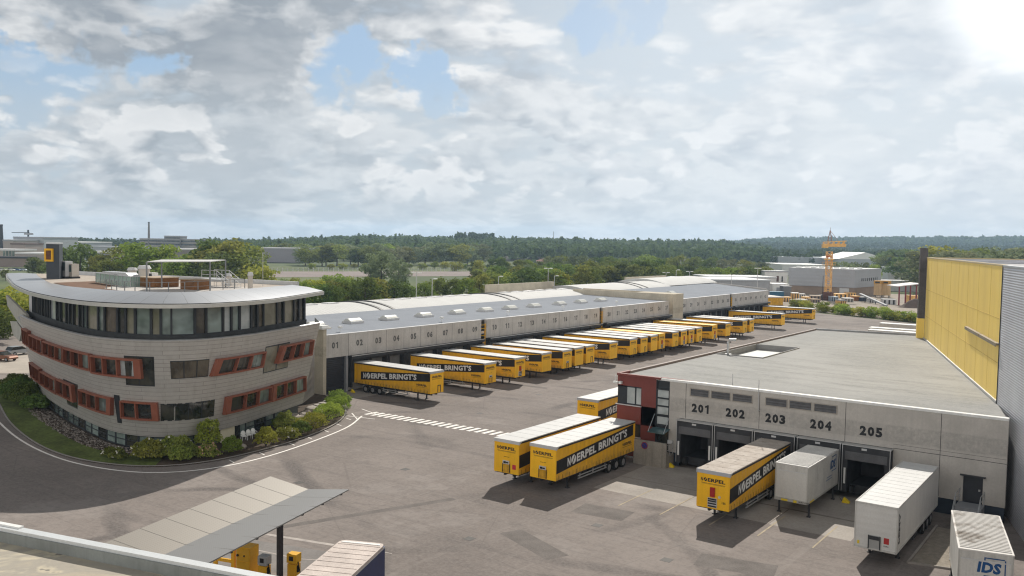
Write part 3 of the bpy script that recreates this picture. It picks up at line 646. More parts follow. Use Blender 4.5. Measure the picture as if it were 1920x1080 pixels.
for i, (xa, xb) in enumerate(DX):
    b = MB(); number_part(b, '%d' % (201+i), .80, [-32.85, -29.55, -25.9, -22.0, -17.95][i], YF-.012, 5.28, 'Y'); b.build('dock_number', mat('number_black', (0.026, 0.027, 0.03), .6, .1, 3), db)
    b = MB(); b.box(xa, YF-.7, .55, xa+.45, YF+.3, 4.45); b.box(xb-.45, YF-.7, .55, xb, YF+.3, 4.45); b.box(xa+.45, YF-.7, 3.55, xb-.45, YF+.3, 4.45)
    d = b.build('dock_shelter', mat('shelter_fabric', (0.045, 0.046, 0.05), .75, .2, 1), db)
    b = MB(); b.box(xa+.25, YF-.72, 3.25, xb-.25, YF-.66, 3.95); b.build('curtain_flap', mat('flap_fabric', (0.11, 0.11, 0.115), .8, .2, 1, fine=.1), d)
    b = MB(); b.box(xa-.02, YF-.78, 4.45, xb+.02, YF+.0, 4.52); b.box(xa+.02, YF-.745, .6, xa+.07, YF-.705, 4.45); b.box(xb-.07, YF-.745, .6, xb-.02, YF-.705, 4.45); b.build('rain_rail', STEEL, d)
    b = MB(); b.box(xa+1.55, YF-.735, 4.18, xa+1.95, YF-.705, 4.34); b.build('number_plate', LGREY, d)
    for x in (xa+.28, xb-.28):
        b = MB(); b.box(x-.07, YF-.80, 1.25, x+.07, YF-.72, 2.55); b.build('guide_strip', WHITE, d)
    b = MB(); b.box(xa+.45, YF+.6, .9, xb-.45, YF+4, .98); b.box(xa+.45, YF+.25, .3, xb-.45, YF+.6, 1.0); b.build('leveller', DARK, d)
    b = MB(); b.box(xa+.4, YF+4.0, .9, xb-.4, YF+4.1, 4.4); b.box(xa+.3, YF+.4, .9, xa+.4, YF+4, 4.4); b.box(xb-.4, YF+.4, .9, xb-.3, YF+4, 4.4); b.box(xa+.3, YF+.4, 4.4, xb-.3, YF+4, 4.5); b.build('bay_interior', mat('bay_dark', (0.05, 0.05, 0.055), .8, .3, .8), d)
    b = MB()
    for x in (xa+.75, xb-.75): b.box(x-.16, YF-.5, .45, x+.16, YF+.1, 1.0)
    b.build('bumper', RUBBER, d)
for g in ((-34.0, -27.9), (-26.9, -20.6)):
    w = (g[1]-g[0])/3
    for k in range(3):
        xa = g[0]+k*w+.05; xb = xa+w-.12
        b = MB(); b.box(xa, YF-.05, 6.72, xb, YF-.0, 6.80); b.box(xa, YF-.05, 7.42, xb, YF, 7.5); b.box(xa, YF-.05, 6.8, xa+.08, YF, 7.42); b.box(xb-.08, YF-.05, 6.8, xb, YF, 7.42); f = b.build('louvre_window', mat('window_frame_beige', (0.36, 0.33, 0.29), .6, .1, 1), db)
        b = MB(); b.box(xa+.08, YF-.012, 6.8, xb-.08, YF-.004, 7.42); b.build('pane', mat('louvre_dark', (0.10, 0.10, 0.105), .5, .25, 1.5, wave=('Z', .24, .03)), f)
# red office corner
b = MB(); b.box(x0r, YF-.02, 6.95, -37.4, YF+.4, 7.92); b.box(x0r, YF-.02, 3.35, -37.4, YF+.4, 5.15); b.box(-38.95, YF-.02, 0, -37.4, YF+.4, 6.95); b.box(x0r, YF-.02, 2.0, -38.95, YF+.4, 2.1); b.box(x0r, YF-.02, 0, -38.95, YF+.4, 1.45)
b.box(x0r-.02, YF-.02, 0, x0r+.2, YF+4, 3.35); b.box(x0r-.02, YF+.1, 3.35, x0r+.2, YF+.5, 7.92); b.box(x0r-.02, YF+1.9, 3.35, x0r+.2, YF+4, 7.92); b.box(x0r-.02, YF+.4, 3.35, x0r+.2, YF+2, 5.2); b.box(x0r-.02, YF+.4, 6.95, x0r+.2, YF+2, 7.92); b.build('red_wall', REDP, db)
b = MB(); b.box(x0r+.1, YF+.08, 5.15, -38.95, YF+.14, 6.95); b.box(x0r+.05, YF, 5.15, -40.5, YF+.2, 6.95); b.box(-39.95+.3, YF+.0, 5.15, -39.55, YF+.2, 6.95); b.box(x0r, YF-.01, 5.15, -38.95, YF+.08, 5.27); b.box(x0r, YF, 6.83, -38.95, YF+.08, 6.95); f = b.build('window', ANTHR, db)
b = MB(); b.box(-40.5, YF+.03, 5.27, -39.65, YF+.078, 6.83); b.box(-39.5, YF+.03, 5.27, -39.0, YF+.078, 6.83); b.build('pane', GLASS_L, f)
b = MB(); b.box(x0r-.12, YF-.16, 5.06, -38.9, YF-.02, 5.14); b.build('sill', LGREY, f)
b = MB(); b.box(-40.9, YF+.1, 2.1, -38.95, YF+.2, 3.35); f = b.build('window', ANTHR, db)
b = MB(); b.box(-40.8, YF+.02, 2.15, -40.05, YF+.098, 3.3); b.build('pane', GLASS_L, f)
b = MB(); b.box(-39.95, YF+.02, 2.15, -39.05, YF+.098, 3.3); b.build('pane', GLASS, f)
b = MB(); b.box(-41.4, YF-.16, 2.02, -38.9, YF-.02, 2.1); b.build('sill', LGREY, f)
b = MB(); b.box(-37.4, YF+.15, 0.9, -36.0, YF+.3, 7.86); b.box(-37.4, YF, .9, -37.3, YF+.15, 7.86); b.box(-36.1, YF, .9, -36.0, YF+.15, 7.86)
for z in (3.55, 4.5, 5.35, 6.1, 6.95): b.box(-37.3, YF+.02, z, -36.1, YF+.15, z+.12)
f = b.build('stair_glazing', ANTHR, db)
b = MB()
for z in (3.67, 4.62, 5.47, 6.22): b.box(-37.28, YF+.1, z+.02, -36.12, YF+.145, z+.72)
b.build('pane', GLASS_L, f)
b = MB(); b.box(-37.2, YF+.1, 1.3, -36.15, YF+.145, 3.2); b.build('entrance_door', GLASS, f)
b = MB(); b.pb((-37.6, YF-1.3, 3.05), (1.75, 0, 0), (0, 1.3, .25), (0, 0, .06)); b.build('glass_canopy', mat('canopy_glass', (0.07, 0.12, 0.13), .15, .1, 1, spec=.7), db)
b = MB(); b.tube([(-37.55, YF-1.2, 3.1), (-37.5, YF, 4.6)], .03); b.tube([(-35.95, YF-1.2, 3.1), (-36.0, YF, 4.4)], .03); b.build('canopy_rod', STEEL, db)
b = MB(); b.box(-36.0, YF-.2, 2.0, -35.5, YF-.02, 2.35); b.build('letter_box', LGREY, db)
b = MB(); b.box(-41.9, YF-.35, 7.15, -41.4, YF-.15, 7.3); b.box(-41.6, YF-.3, 7.2, -41.55, YF+.1, 7.25); b.box(-41.25, YF-.4, 7.1, -41.0, YF-.05, 7.35); b.tube([(-41.7, YF-.25, 7.2), (-41.7, YF-.25, 7.9)], .04); b.build('security_camera', WHITE, db)
b = MB(); b.box(-38.75, 73.3, 0, -35.4, 73.55, 2.3); b.box(-35.65, 73.55, 0, -35.4, 75.0, 1.1); b.box(-38.6, 73.55, 0, -35.65, 74.95, 1.15); rp = b.build('ramp_wall', CONC_RAW, db)
b = MB(); b.tube([(-37.6, 73.29, 1.85), (-37.6, 73.27, 1.85)], .34, 20); s = b.build('no_stopping_sign', mat('sign_blue', (0.035, 0.045, 0.22), .5, .05, 2), rp)
b = MB(); b.bar((-37.84, 73.262, 2.09), (-37.36, 73.262, 1.61), .09, .01); b.tube([(-37.6+.30*math.cos(t), 73.262, 1.85+.30*math.sin(t)) for t in np.linspace(0, 2*math.pi, 25)], .04, 4); b.build('red_ring', mat('sign_red', (0.28, 0.035, 0.06), .5, .05, 2), s)
b = MB()
for y in (73.7, 74.3, 74.9): b.tube([(-35.5, y, 1.1), (-35.5, y, 2.1)], .025)
for z in (1.6, 2.1): b.tube([(-35.5, 73.6, z), (-35.5, 75, z)], .025)
b.build('handrail', STEEL, db)
b = MB(); b.box(-11.05, YF+.15, 1.22, -9.68, YF+.25, 3.27); b.box(-11.25, YF-.25, 3.27, -9.5, YF, 3.36); f = b.build('side_door', mat('door_anthracite', (0.04, 0.043, 0.05), .5, .1, 1), db)
MB().box(-9.98, YF+.05, 2.15, -9.85, YF+.15, 2.3).build('handle', STEEL, f)
b = MB(); b.box(-11.3, 73.2, 0, -9.5, YF, 1.2)
for k in range(5): b.box(-11.3, 73.2-.28*(k+1), 0, -9.5, 73.2-.28*k, 1.0-.2*k)
st = b.build('door_steps', GREYP, db)
for x in (-11.25, -9.55):
    b = MB()
    b.tube([(x, YF-.1, 2.2), (x, 73.2, 2.2), (x, 71.8, 1.1)], .03); b.tube([(x, YF-.1, 1.75), (x, 73.2, 1.75), (x, 71.8, .65)], .025)
    for y, z in ((YF-.1, 1.2), (73.2, 1.2), (71.85, 0)): b.tube([(x, y, z), (x, y, z+1.05)], .03)
    b.build('handrail', STEEL, st)
b = MB(); b.tube([(-27.35, YF-.3, 6.2), (-27.35, YF-.3, 9.0)], .03); b.tube([(-27.35, YF-.3, 6.2), (-27.35, YF, 6.2)], .03); b.build('lightning_rod', STEEL, db)
b = MB(); b.tube([(-30.9, 77.5, 7.86), (-30.9, 77.5, 8.8)], .03); b.build('lightning_rod', STEEL, db)

# ------------------------------------------------------------------ high-bay store with yellow and grey cladding
az = rad(106.8); du = np.array([math.cos(az), math.sin(az)]); dn = np.array([du[1], -du[0]])     # dn points away from the yard
HB0 = np.array([-9.70, 82.07])
def hb(s, n, z): p = HB0+du*s+dn*n; return (p[0], p[1], z)
hbm = thing('high_bay_store', 'tall windowless store clad in yellow and silver corrugated metal', 'warehouse', hb(20, 0, 0))
S_Y0, S_Y1, ZH = 0.95, 55.4, 19.35
def _ycl(nt, N, L, b):
    tc = N.new('ShaderNodeTexCoord'); o = tc.outputs['Object']
    c = T_mix(N, L, T_ramp(N, L, T_noise(N, L, T_map(N, L, (.5, .5, .12)), 1.0, 5), .4, .65), (0.95, 0.68, 0.14, 1), (0.88, 0.62, 0.13, 1))
    c = T_mix(N, L, T_ramp(N, L, T_noise(N, L, T_map(N, L, (1.2, 1.2, .05)), 1.0, 5, .7), .5, .75, 0, .35), c, (0.76, 0.49, 0.09, 1))
    L.new(c, b.inputs['Base Color']); b.inputs['Roughness'].default_value = .5
    w = N.new('ShaderNodeTexWave'); w.wave_type = 'BANDS'; w.bands_direction = 'Y'; w.inputs['Scale'].default_value = .314/.45; L.new(o, w.inputs['Vector'])
    bp = N.new('ShaderNodeBump'); bp.inputs['Distance'].default_value = .007; L.new(w.outputs['Fac'], bp.inputs['Height']); L.new(bp.outputs[0], b.inputs['Normal'])
YCLAD = mat_nodes('yellow_wall_cladding', _ycl)
def _gcl(nt, N, L, b):
    tc = N.new('ShaderNodeTexCoord'); o = tc.outputs['Object']
    c = T_mix(N, L, T_ramp(N, L, T_noise(N, L, o, .3, 5), .4, .65), (0.58, 0.585, 0.625, 1), (0.50, 0.505, 0.545, 1))
    w = N.new('ShaderNodeTexWave'); w.wave_type = 'BANDS'; w.bands_direction = 'Z'; w.inputs['Scale'].default_value = 0.314/.20; L.new(o, w.inputs['Vector'])
    c = T_mix(N, L, T_ramp(N, L, w.outputs['Fac'], .55, .95, 0, .28), c, (0.22, 0.225, 0.24, 1))
    L.new(c, b.inputs['Base Color']); b.inputs['Roughness'].default_value = .4; b.inputs['Metallic'].default_value = .25
    bp = N.new('ShaderNodeBump'); bp.inputs['Distance'].default_value = .025; L.new(w.outputs['Fac'], bp.inputs['Height']); L.new(bp.outputs[0], b.inputs['Normal'])
GCLAD = mat_nodes('silver_corrugated_cladding', _gcl)
b = MB(); b.pb(hb(S_Y0, 0, 7.7), (*(du*(S_Y1-S_Y0)), 0), (*(dn*.3), 0), (0, 0, ZH-7.7)); b.build('yellow_cladding', YCLAD, hbm)
b = MB(); b.pb(hb(-78, 0, 0), (*(du*(78+S_Y0-.12)), 0), (*(dn*.3), 0), (0, 0, ZH)); b.build('grey_cladding', GCLAD, hbm)
b = MB(); b.pb(hb(S_Y0-.12, -.05, 0), (*(du*.12), 0), (*(dn*.3), 0), (0, 0, ZH+.05)); b.build('corner_trim', DARK, hbm)
b = MB()
for s in (6, 12.2, 18.5, 24.8, 31, 37.3, 43.5, 49.8): b.pb(hb(s, -.012, 8.0), (*(du*.03), 0), (*(dn*.02), 0), (0, 0, ZH-8.1))
for z in (11.2, 14.9): b.pb(hb(S_Y0, -.014, z), (*(du*(S_Y1-S_Y0)), 0), (*(dn*.02), 0), (0, 0, .06))
b.build('cladding_joint', mat('joint_ochre', (0.68, 0.46, 0.10), .6, .1, 1), hbm)
b = MB(); b.pb(hb(-78, .3, 0), (*(du*(78+S_Y1)), 0), (*(dn*56), 0), (0, 0, ZH-.55)); b.build('main_body', mat('roof_light_grey', (0.40, 0.40, 0.41), .8, .12, .3, fine=.1), hbm)
b = MB(); b.bar(hb(S_Y0, .15, ZH+.06), hb(S_Y1, .15, ZH+.06), .4, .14); b.bar(hb(S_Y1, .15, ZH+.06), hb(S_Y1, 56, ZH+.06), .4, .14); b.build('parapet_trim', mat('trim_yellow_grey', (0.50, 0.40, 0.22), .5, .1, 1), hbm)
b = MB(); b.bar(hb(-78, .15, ZH+.04), hb(S_Y0-.2, .15, ZH+.04), .4, .12); b.build('parapet_trim', STEEL, hbm)
b = MB(); b.pb(hb(S_Y1-.3, 0, 0), (*(du*.3), 0), (*(dn*56), 0), (0, 0, ZH)); b.build('end_cladding', GCLAD, hbm)
b = MB(); b.pb(hb(-78, .3, ZH-.6), (*(du*133), 0), (*(dn*.02), 0), (0, 0, .5)); b.build('parapet_back', GREYP, hbm)
b = MB(); b.pb(hb(S_Y0, -.10, 7.9), (*(du*(S_Y1-S_Y0)), 0), (*(dn*.1), 0), (0, 0, .22)); b.build('base_flashing', STEEL, hbm)
for s, e in ((9.6, 17.6), (.98, 9.3)):
    b = MB(); b.pb(hb(s, -.28, 12.75), (*(du*(e-s)), 0), (*(dn*.28), 0), (0, 0, .16)); b.pb(hb(s, -.28, 12.62), (*(du*(e-s)), 0), (*(dn*.05), 0), (0, 0, .13)); b.build('cable_duct', mat('duct_brown', (0.24, 0.20, 0.14), .6, .1, 1), hbm)
for s, n in ((18, 18), (22, 30), (40, 46)):
    b = MB(); b.pb(hb(s, n, ZH-.55), (*(du*3), 0), (*(dn*8), 0), (0, 0, .9)); v = b.build('roof_light', GREYP, hbm)
    d = MB(); k = 8
    for i in range(k):
        a0, a1 = math.pi*i/k, math.pi*(i+1)/k
        P = [hb(s, n+4-3.8*math.cos(a), ZH+.35+.7*math.sin(a)) for a in (a0, a1)]; Q = [hb(s+3, n+4-3.8*math.cos(a), ZH+.35+.7*math.sin(a)) for a in (a0, a1)]
        d.poly([P[0], P[1], Q[1], Q[0]])
    d.build('dome', MATS['skylight_dome'], v)
    b = MB(); b.pb(hb(s, n-2.6, ZH-.55), (*(du*1.8), 0), (*(dn*1.7), 0), (0, 0, 1.5)); b.build('smoke_vent', mat('vent_dark', (0.09, 0.095, 0.105), .6, .1, 1), hbm)
pil = thing('sign_tower', 'slender dark lattice tower at the far corner of the yellow wall', 'tower', hb(58.5, -1.0, 0))
b = MB(); b.pb(hb(56.4, -.75, 10.7), (*(du*1.0), 0), (*(dn*.95), 0), (0, 0, 10.05)); b.build('shaft', mat('dark_mesh_cladding', (0.085, 0.078, 0.080), .6, .35, .6, fine=.2), pil)
b = MB()
for k in range(14): b.pb(hb(56.35, -.80, 11.0+k*.7), (*(du*1.1), 0), (*(dn*.05), 0), (0, 0, .07))
for s in (56.4, 56.9, 57.3): b.pb(hb(s, -.81, 10.7), (*(du*.1), 0), (*(dn*.04), 0), (0, 0, 10))
b.build('lattice', mat('lattice_grey', (0.17, 0.16, 0.16), .5, .1, 1), pil)
b = MB(); b.pb(hb(56.3, -.85, 0), (*(du*1.3), 0), (*(dn*1.05), 0), (0, 0, 10.7)); b.build('base', YCLAD, pil)

# ================================================================== office building shaped like a ship's hull
HTOP = [(-152, 68.5), (-139, 62.2), (-126.5, 56.6), (-114.8, 52.0), (-104.3, 48.55), (-94.1, 45.9), (-83.5, 43.95), (-78.0, 44.1), (-73.7, 46.1), (-71.7, 49.8), (-72.2, 55.2), (-74.1, 61.0), (-76.9, 68.5)]
def _hull():
    C = smooth_poly(HTOP, 12); s = np.r_[0, np.cumsum(np.hypot(*np.diff(C, axis=0).T))]; n = int(s[-1]/.5)+1; t = np.linspace(0, s[-1], n)
    C = np.stack([np.interp(t, s, C[:, 0]), np.interp(t, s, C[:, 1])], 1)
    for _ in range(12): C[1:-1] = .25*C[:-2]+.5*C[1:-1]+.25*C[2:]
    d = np.gradient(C, axis=0); d /= np.hypot(*d.T)[:, None]; N = np.stack([d[:, 1], -d[:, 0]], 1)
    t = np.r_[0, np.cumsum(np.hypot(*np.diff(C, axis=0).T))]; k = np.argmin(np.hypot(C[:, 0]+104.3, C[:, 1]-48.55))
    return t-t[k], C, N
HU, HC, HN = _hull(); HZT, HZB, HLEAN = 11.0, 1.5, 2.2; UEND = float(HU[-1])
def SP(u, z, off=0.0):
    x = np.interp(u, HU, HC[:, 0]); y = np.interp(u, HU, HC[:, 1]); nx = np.interp(u, HU, HN[:, 0]); ny = np.interp(u, HU, HN[:, 1])
    k = (HZT-min(z, HZT))/(HZT-HZB)*HLEAN-off
    return np.array([x-nx*k, y-ny*k, z])
def VP(u, z, off=0.0):                       # plan offset of the top edge only (upright walls)
    x = np.interp(u, HU, HC[:, 0]); y = np.interp(u, HU, HC[:, 1]); nx = np.interp(u, HU, HN[:, 0]); ny = np.interp(u, HU, HN[:, 1])
    return np.array([x+nx*off, y+ny*off, z])
ob = thing('office_building', 'ship-shaped office building with metal hull facade, terracotta window boxes and glazed top floor', 'office building', (-90, 56, 0))
def _hullmat(nt, N, L, b):
    uv = N.new('ShaderNodeUVMap'); br = N.new('ShaderNodeTexBrick'); L.new(uv.outputs[0], br.inputs['Vector'])
    br.inputs['Scale'].default_value = 1.0; br.inputs['Brick Width'].default_value = 4.2; br.inputs['Row Height'].default_value = .40; br.inputs['Mortar Size'].default_value = .014
    br.inputs['Color1'].default_value = (0.475, 0.46, 0.43, 1); br.inputs['Color2'].default_value = (0.435, 0.42, 0.395, 1); br.inputs['Mortar'].default_value = (0.15, 0.14, 0.13, 1)
    br.inputs['Mortar Smooth'].default_value = .1; br.offset = .37
    tc = N.new('ShaderNodeTexCoord')
    c = T_mix(N, L, T_ramp(N, L, T_noise(N, L, tc.outputs['Object'], 1.4, 5, .7), .4, .7, 0, .30), br.outputs['Color'], (0.28, 0.26, 0.23, 1))
    c = T_mix(N, L, T_ramp(N, L, T_noise(N, L, T_map(N, L, (1.6, 1.6, .12)), 1.0, 5, .7), .52, .75, 0, .30), c, (0.24, 0.225, 0.20, 1))
    L.new(c, b.inputs['Base Color']); b.inputs['Roughness'].default_value = .42; b.inputs['Metallic'].default_value = .25
HULL = mat_nodes('metal_shingle_hull', _hullmat)
def ruled(name, us, zs, m, parent, off=0.0, uend=None, up=False):
    """surface over a grid of u (length) and z; u may depend on z through uend(u, z)"""
    V = []; UVs = []; F = []; S = VP if up else SP
    for u in us:
        for z in zs:
            uu = uend(u, z) if uend else u; V.append(S(uu, z, off)-np.array(parent_loc(parent))); UVs.append((uu, z))
    nz = len(zs)
    for i in range(len(us)-1):
        for j in range(nz-1): F.append((i*nz+j, (i+1)*nz+j, (i+1)*nz+j+1, i*nz+j+1))
    me = bpy.data.meshes.new(name); me.from_pydata([tuple(v) for v in V], [], F); uvl = me.uv_layers.new(name='UVMap')
    for l in me.loops: uvl.data[l.index].uv = UVs[l.vertex_index]
    me.materials.append(m); me.polygons.foreach_set('use_smooth', [True]*len(F)); me.update()
    return link(name, me, parent)
def slant(u, z): return u if u > 4 else u-(4-u)/8*((11-z)*.62)
US = list(np.linspace(-4, UEND, 90)); ZS = list(np.linspace(HZB, HZT, 9))
ruled('hull_facade', US, ZS, HULL, ob, uend=slant)
# rim of the parapet, gutter behind it, end wall, soffit
def band(mb, us, p0, p1): # quad strip between two point functions
    A = [p0(u) for u in us]; B = [p1(u) for u in us]; n = len(us)
    mb.add(A+B, [(i, i+1, n+i+1, n+i) for i in range(n-1)])
b = MB(); band(b, US, lambda u: SP(u, 11.0, .03), lambda u: SP(u, 11.06, -.16)); band(b, US, lambda u: SP(u, 10.93, .03), lambda u: SP(u, 11.0, .03)); b.build('parapet_rim', STEEL, ob)
UL = list(np.linspace(-34, UEND, 120))
b = MB(); band(b, US, lambda u: VP(u, 11.06, -.16), lambda u: VP(u, 10.55, -.3)); band(b, US, lambda u: VP(u, 10.55, -.3), lambda u: VP(u, 10.55, -1.5)); b.build('gutter', mat('gutter_dark', (0.055, 0.058, 0.06), .7, .2, 1), ob)
b = MB(); e0 = [SP(UEND, z, 0) for z in ZS]; bx = [(-82.5, 72.6, z) for z in ZS]; n = len(ZS)
b.add(e0+bx, [(i, n+i, n+i+1, i+1) for i in range(n-1)]); b.build('end_facade', HULL, ob)
b = MB(); band(b, US, lambda u: SP(slant(u, 1.5), 1.5, 0), lambda u: SP(slant(u, 1.5), 1.5, -2.6)); b.build('soffit', GREYP, ob)
# core of the building up to the roof
core = [tuple(VP(u, 0, -3.9)[:2]) for u in np.linspace(-24, UEND, 40)]+[(-86.5, 73.0), (-98.5, 71.8), (-126, 68)]
b = MB(); b.prism(core, 1.5, 14.45); b.build('core_wall', mat('inner_wall', (0.25, 0.25, 0.24), .8, .15, .5), ob)
b = MB(); b.prism([tuple(SP(u, 1.5, -.6)[:2]) for u in np.linspace(-8, UEND, 40)]+[(-86.5, 73.0), (-98.5, 71.8), (-110, 66)], 0, 1.5); b.build('basement_wall', mat('basement_panel', (0.10, 0.105, 0.10), .6, .15, 1), ob)
# ---- basement windows
def SB(u, z, off): p = SP(u, 1.5, -.35+off); p[2] = z; return p
for k, (u0, u1) in enumerate([(x, x+2.05) for x in np.arange(-6.0, 36.0, 2.1)]+[(44.2, 46.0), (46.1, 47.9), (48.0, 49.8), (49.9, 51.7)]):
    f = MB()
    for (a, bz, c, d) in ((u0, .15, u1, .27), (u0, .78, u1, .86), (u0, 1.36, u1, 1.48), (u0, .15, u0+.10, 1.48), (u1-.10, .15, u1, 1.48)):
        f.add([SB(a, bz, 0), SB(c, bz, 0), SB(c, d, 0), SB(a, d, 0), SB(a, bz, -.1), SB(c, bz, -.1), SB(c, d, -.1), SB(a, d, -.1)], [(0, 1, 2, 3), (0, 4, 5, 1), (3, 2, 6, 7), (0, 3, 7, 4), (1, 5, 6, 2)])
    fr = f.build('basement_window', ANTHR, ob)
    g = MB(); g.poly([SB(u0+.1, .2, -.06), SB(u1-.1, .2, -.06), SB(u1-.1, 1.4, -.06), SB(u0+.1, 1.4, -.06)]); g.build('pane', GLASS_G if k % 3 else GLASS, fr)
b = MB(); pts = [SB(u, 0, .02) for u in np.linspace(39.9, 42.2, 5)]; n = len(pts)
b.add(pts+[p+np.array([0, 0, 1.45]) for p in pts], [(i, i+1, n+i+1, n+i) for i in range(n-1)]); b.build('cream_wall', mat('cream_render', (0.62, 0.57, 0.42), .8, .08, .6), ob)
for u0, u1, m in ((42.3, 43.05, GLASS), (43.15, 44.1, GLASS_G)):
    b = MB(); b.poly([SB(u0, .05, .0), SB(u1, .05, 0), SB(u1, 1.48, 0), SB(u0, 1.48, 0)]); b.build('garden_door', m, ob)
# ---- windows in the hull
def wbox(name, uT0, uT1, zT, uB0, uB1, zB, n, slantL=False, slantR=False, out=.42, labelx=None, glz=None):
    """terracotta box: outline top uT0..uT1, bottom uB0..uB1, n panes"""
    def q(s, t, off):                       # s along 0..1, t 0 bottom .. 1 top
        uu = (uB0+(uB1-uB0)*s)*(1-t)+(uT0+(uT1-uT0)*s)*t; return SP(uu, zB+(zT-zB)*t, off)
    w = max(uT1-uT0, uB1-uB0); h = zT-zB; fw = .17/w; fh = .17/h
    f = MB(); K = max(4, n*2)
    def slab(s0, s1, t0, t1, o0, o1, k=1):
        for i in range(k):
            a, c = s0+(s1-s0)*i/k, s0+(s1-s0)*(i+1)/k
            P = [q(a, t0, o0), q(c, t0, o0), q(c, t1, o0), q(a, t1, o0), q(a, t0, o1), q(c, t0, o1), q(c, t1, o1), q(a, t1, o1)]
            f.add(P, [(4, 5, 6, 7), (0, 1, 5, 4), (2, 3, 7, 6), (1, 2, 6, 5), (3, 0, 4, 7)])
    slab(0, 1, 0, fh, 0.01, out, K); slab(0, 1, 1-fh, 1, .01, out, K)
    sl = .75/w if slantL else fw; sr = .75/w if slantR else fw
    slab(0, sl, fh, 1-fh, .01, out); slab(1-sr, 1, fh, 1-fh, .01, out)
    for i in range(1, n):
        c = sl+(1-sl-sr)*i/n; slab(c-fw*.45, c+fw*.45, fh, 1-fh, .01, out)
    fr = f.build(name, TERRA, ob)
    for i in range(n):
        a = sl+(1-sl-sr)*i/n; c = sl+(1-sl-sr)*(i+1)/n
        g = MB(); g.poly([q(a, fh, .06), q(c, fh, .06), q(c, 1-fh, .06), q(a, 1-fh, .06)]); g.build('pane', (glz or [GLASS, GLASS, GLASS_G])[i % 3] if glz is None else glz[i % len(glz)], fr)
        m = a+(c-a)*.56; d = MB(); d.add([q(m, fh, .065), q(m+fw*.3, fh, .065), q(m+fw*.3, 1-fh, .065), q(m, 1-fh, .065)], [(0, 1, 2, 3)]); d.build('mullion', ANTHR, fr)
    return fr
def dpane(uT0, uT1, zT, uB0, uB1, zB, n, m=None):
    def q(s, t, off):
        uu = (uB0+(uB1-uB0)*s)*(1-t)+(uT0+(uT1-uT0)*s)*t; return SP(uu, zB+(zT-zB)*t, off)
    f = MB(); K = 6
    for i in range(K):
        a, c = i/K, (i+1)/K; f.poly([q(a, 0, .012), q(c, 0, .012), q(c, 1, .012), q(a, 1, .012)])
    fr = f.build('flush_window', ANTHR, ob); e = .07
    for i in range(n):
        a, c = i/n+e/n*.6, (i+1)/n-e/n*.6
        g = MB(); k = 3
        for j in range(k):
            a_, c_ = a+(c-a)*j/k, a+(c-a)*(j+1)/k; g.poly([q(a_, .04, .03), q(c_, .04, .03), q(c_, .96, .03), q(a_, .96, .03)])
        g.build('pane', m or GLASS, fr)
# upper row
wbox('window_box', -2.2, 1.95, 9.6, -5.2, -.3, 7.45, 3)
wbox('window_box', 2.3, 8.8, 9.28, -.1, 6.9, 7.33, 3)
wbox('window_box', 9.15, 16.3, 9.22, 7.2, 14.8, 7.42, 3)
wbox('window_box', 16.6, 23.3, 9.25, 15.1, 22.6, 7.45, 3)
dpane(28.0, 31.2, 9.45, 27.6, 31.0, 6.55, 2)
wbox('window_box', 23.6, 30.0, 9.2, 22.9, 29.9, 7.32, 3, slantR=True, out=.5, glz=[GLASS, GLASS, GLASS_L])
dpane(32.7, 36.6, 9.02, 32.75, 36.7, 7.28, 3, mat_nodes('brownish_window_glass', lambda *a: _glass(*a, (0.045, 0.038, 0.028, 1), (0.10, 0.085, 0.06, 1), .5)))
wbox('window_box', 37.3, 44.3, 8.97, 36.8, 44.3, 7.3, 3, slantL=True)
dpane(44.5, 49.3, 9.42, 45.0, 50.0, 6.5, 2, mat_nodes('pale_reflecting_glass', lambda *a: _glass(*a, (0.16, 0.155, 0.11, 1), (0.23, 0.22, 0.17, 1), .5)))
wbox('window_box', 47.3, 54.0, 9.2, 46.8, 54.3, 7.35, 3, slantL=True, out=.55)
# lower row
wbox('window_box', -4.2, 2.6, 5.28, -7.2, -.1, 3.15, 3)
wbox('window_box', 2.9, 10.1, 5.1, .2, 8.4, 3.14, 3)
dpane(12.0, 17.0, 5.4, 11.0, 14.6, 2.45, 3)
wbox('window_box', 10.6, 15.9, 5.22, 8.8, 15.0, 3.25, 2, slantR=True)
wbox('window_box', 18.0, 25.4, 5.12, 16.8, 24.6, 3.27, 3, slantR=True)
dpane(25.45, 26.35, 5.42, 25.0, 25.8, 2.55, 1, ANTHR)
wbox('window_box', 26.7, 31.2, 5.0, 26.3, 31.2, 3.18, 2, slantR=True)
dpane(31.45, 38.0, 4.85, 31.3, 38.2, 3.12, 4)
wbox('window_box', 39.3, 46.9, 4.93, 39.4, 47.5, 3.1, 3, slantL=True)
wbox('window_box', 47.1, 54.2, 4.95, 47.6, 55.0, 3.06, 3, slantL=True)
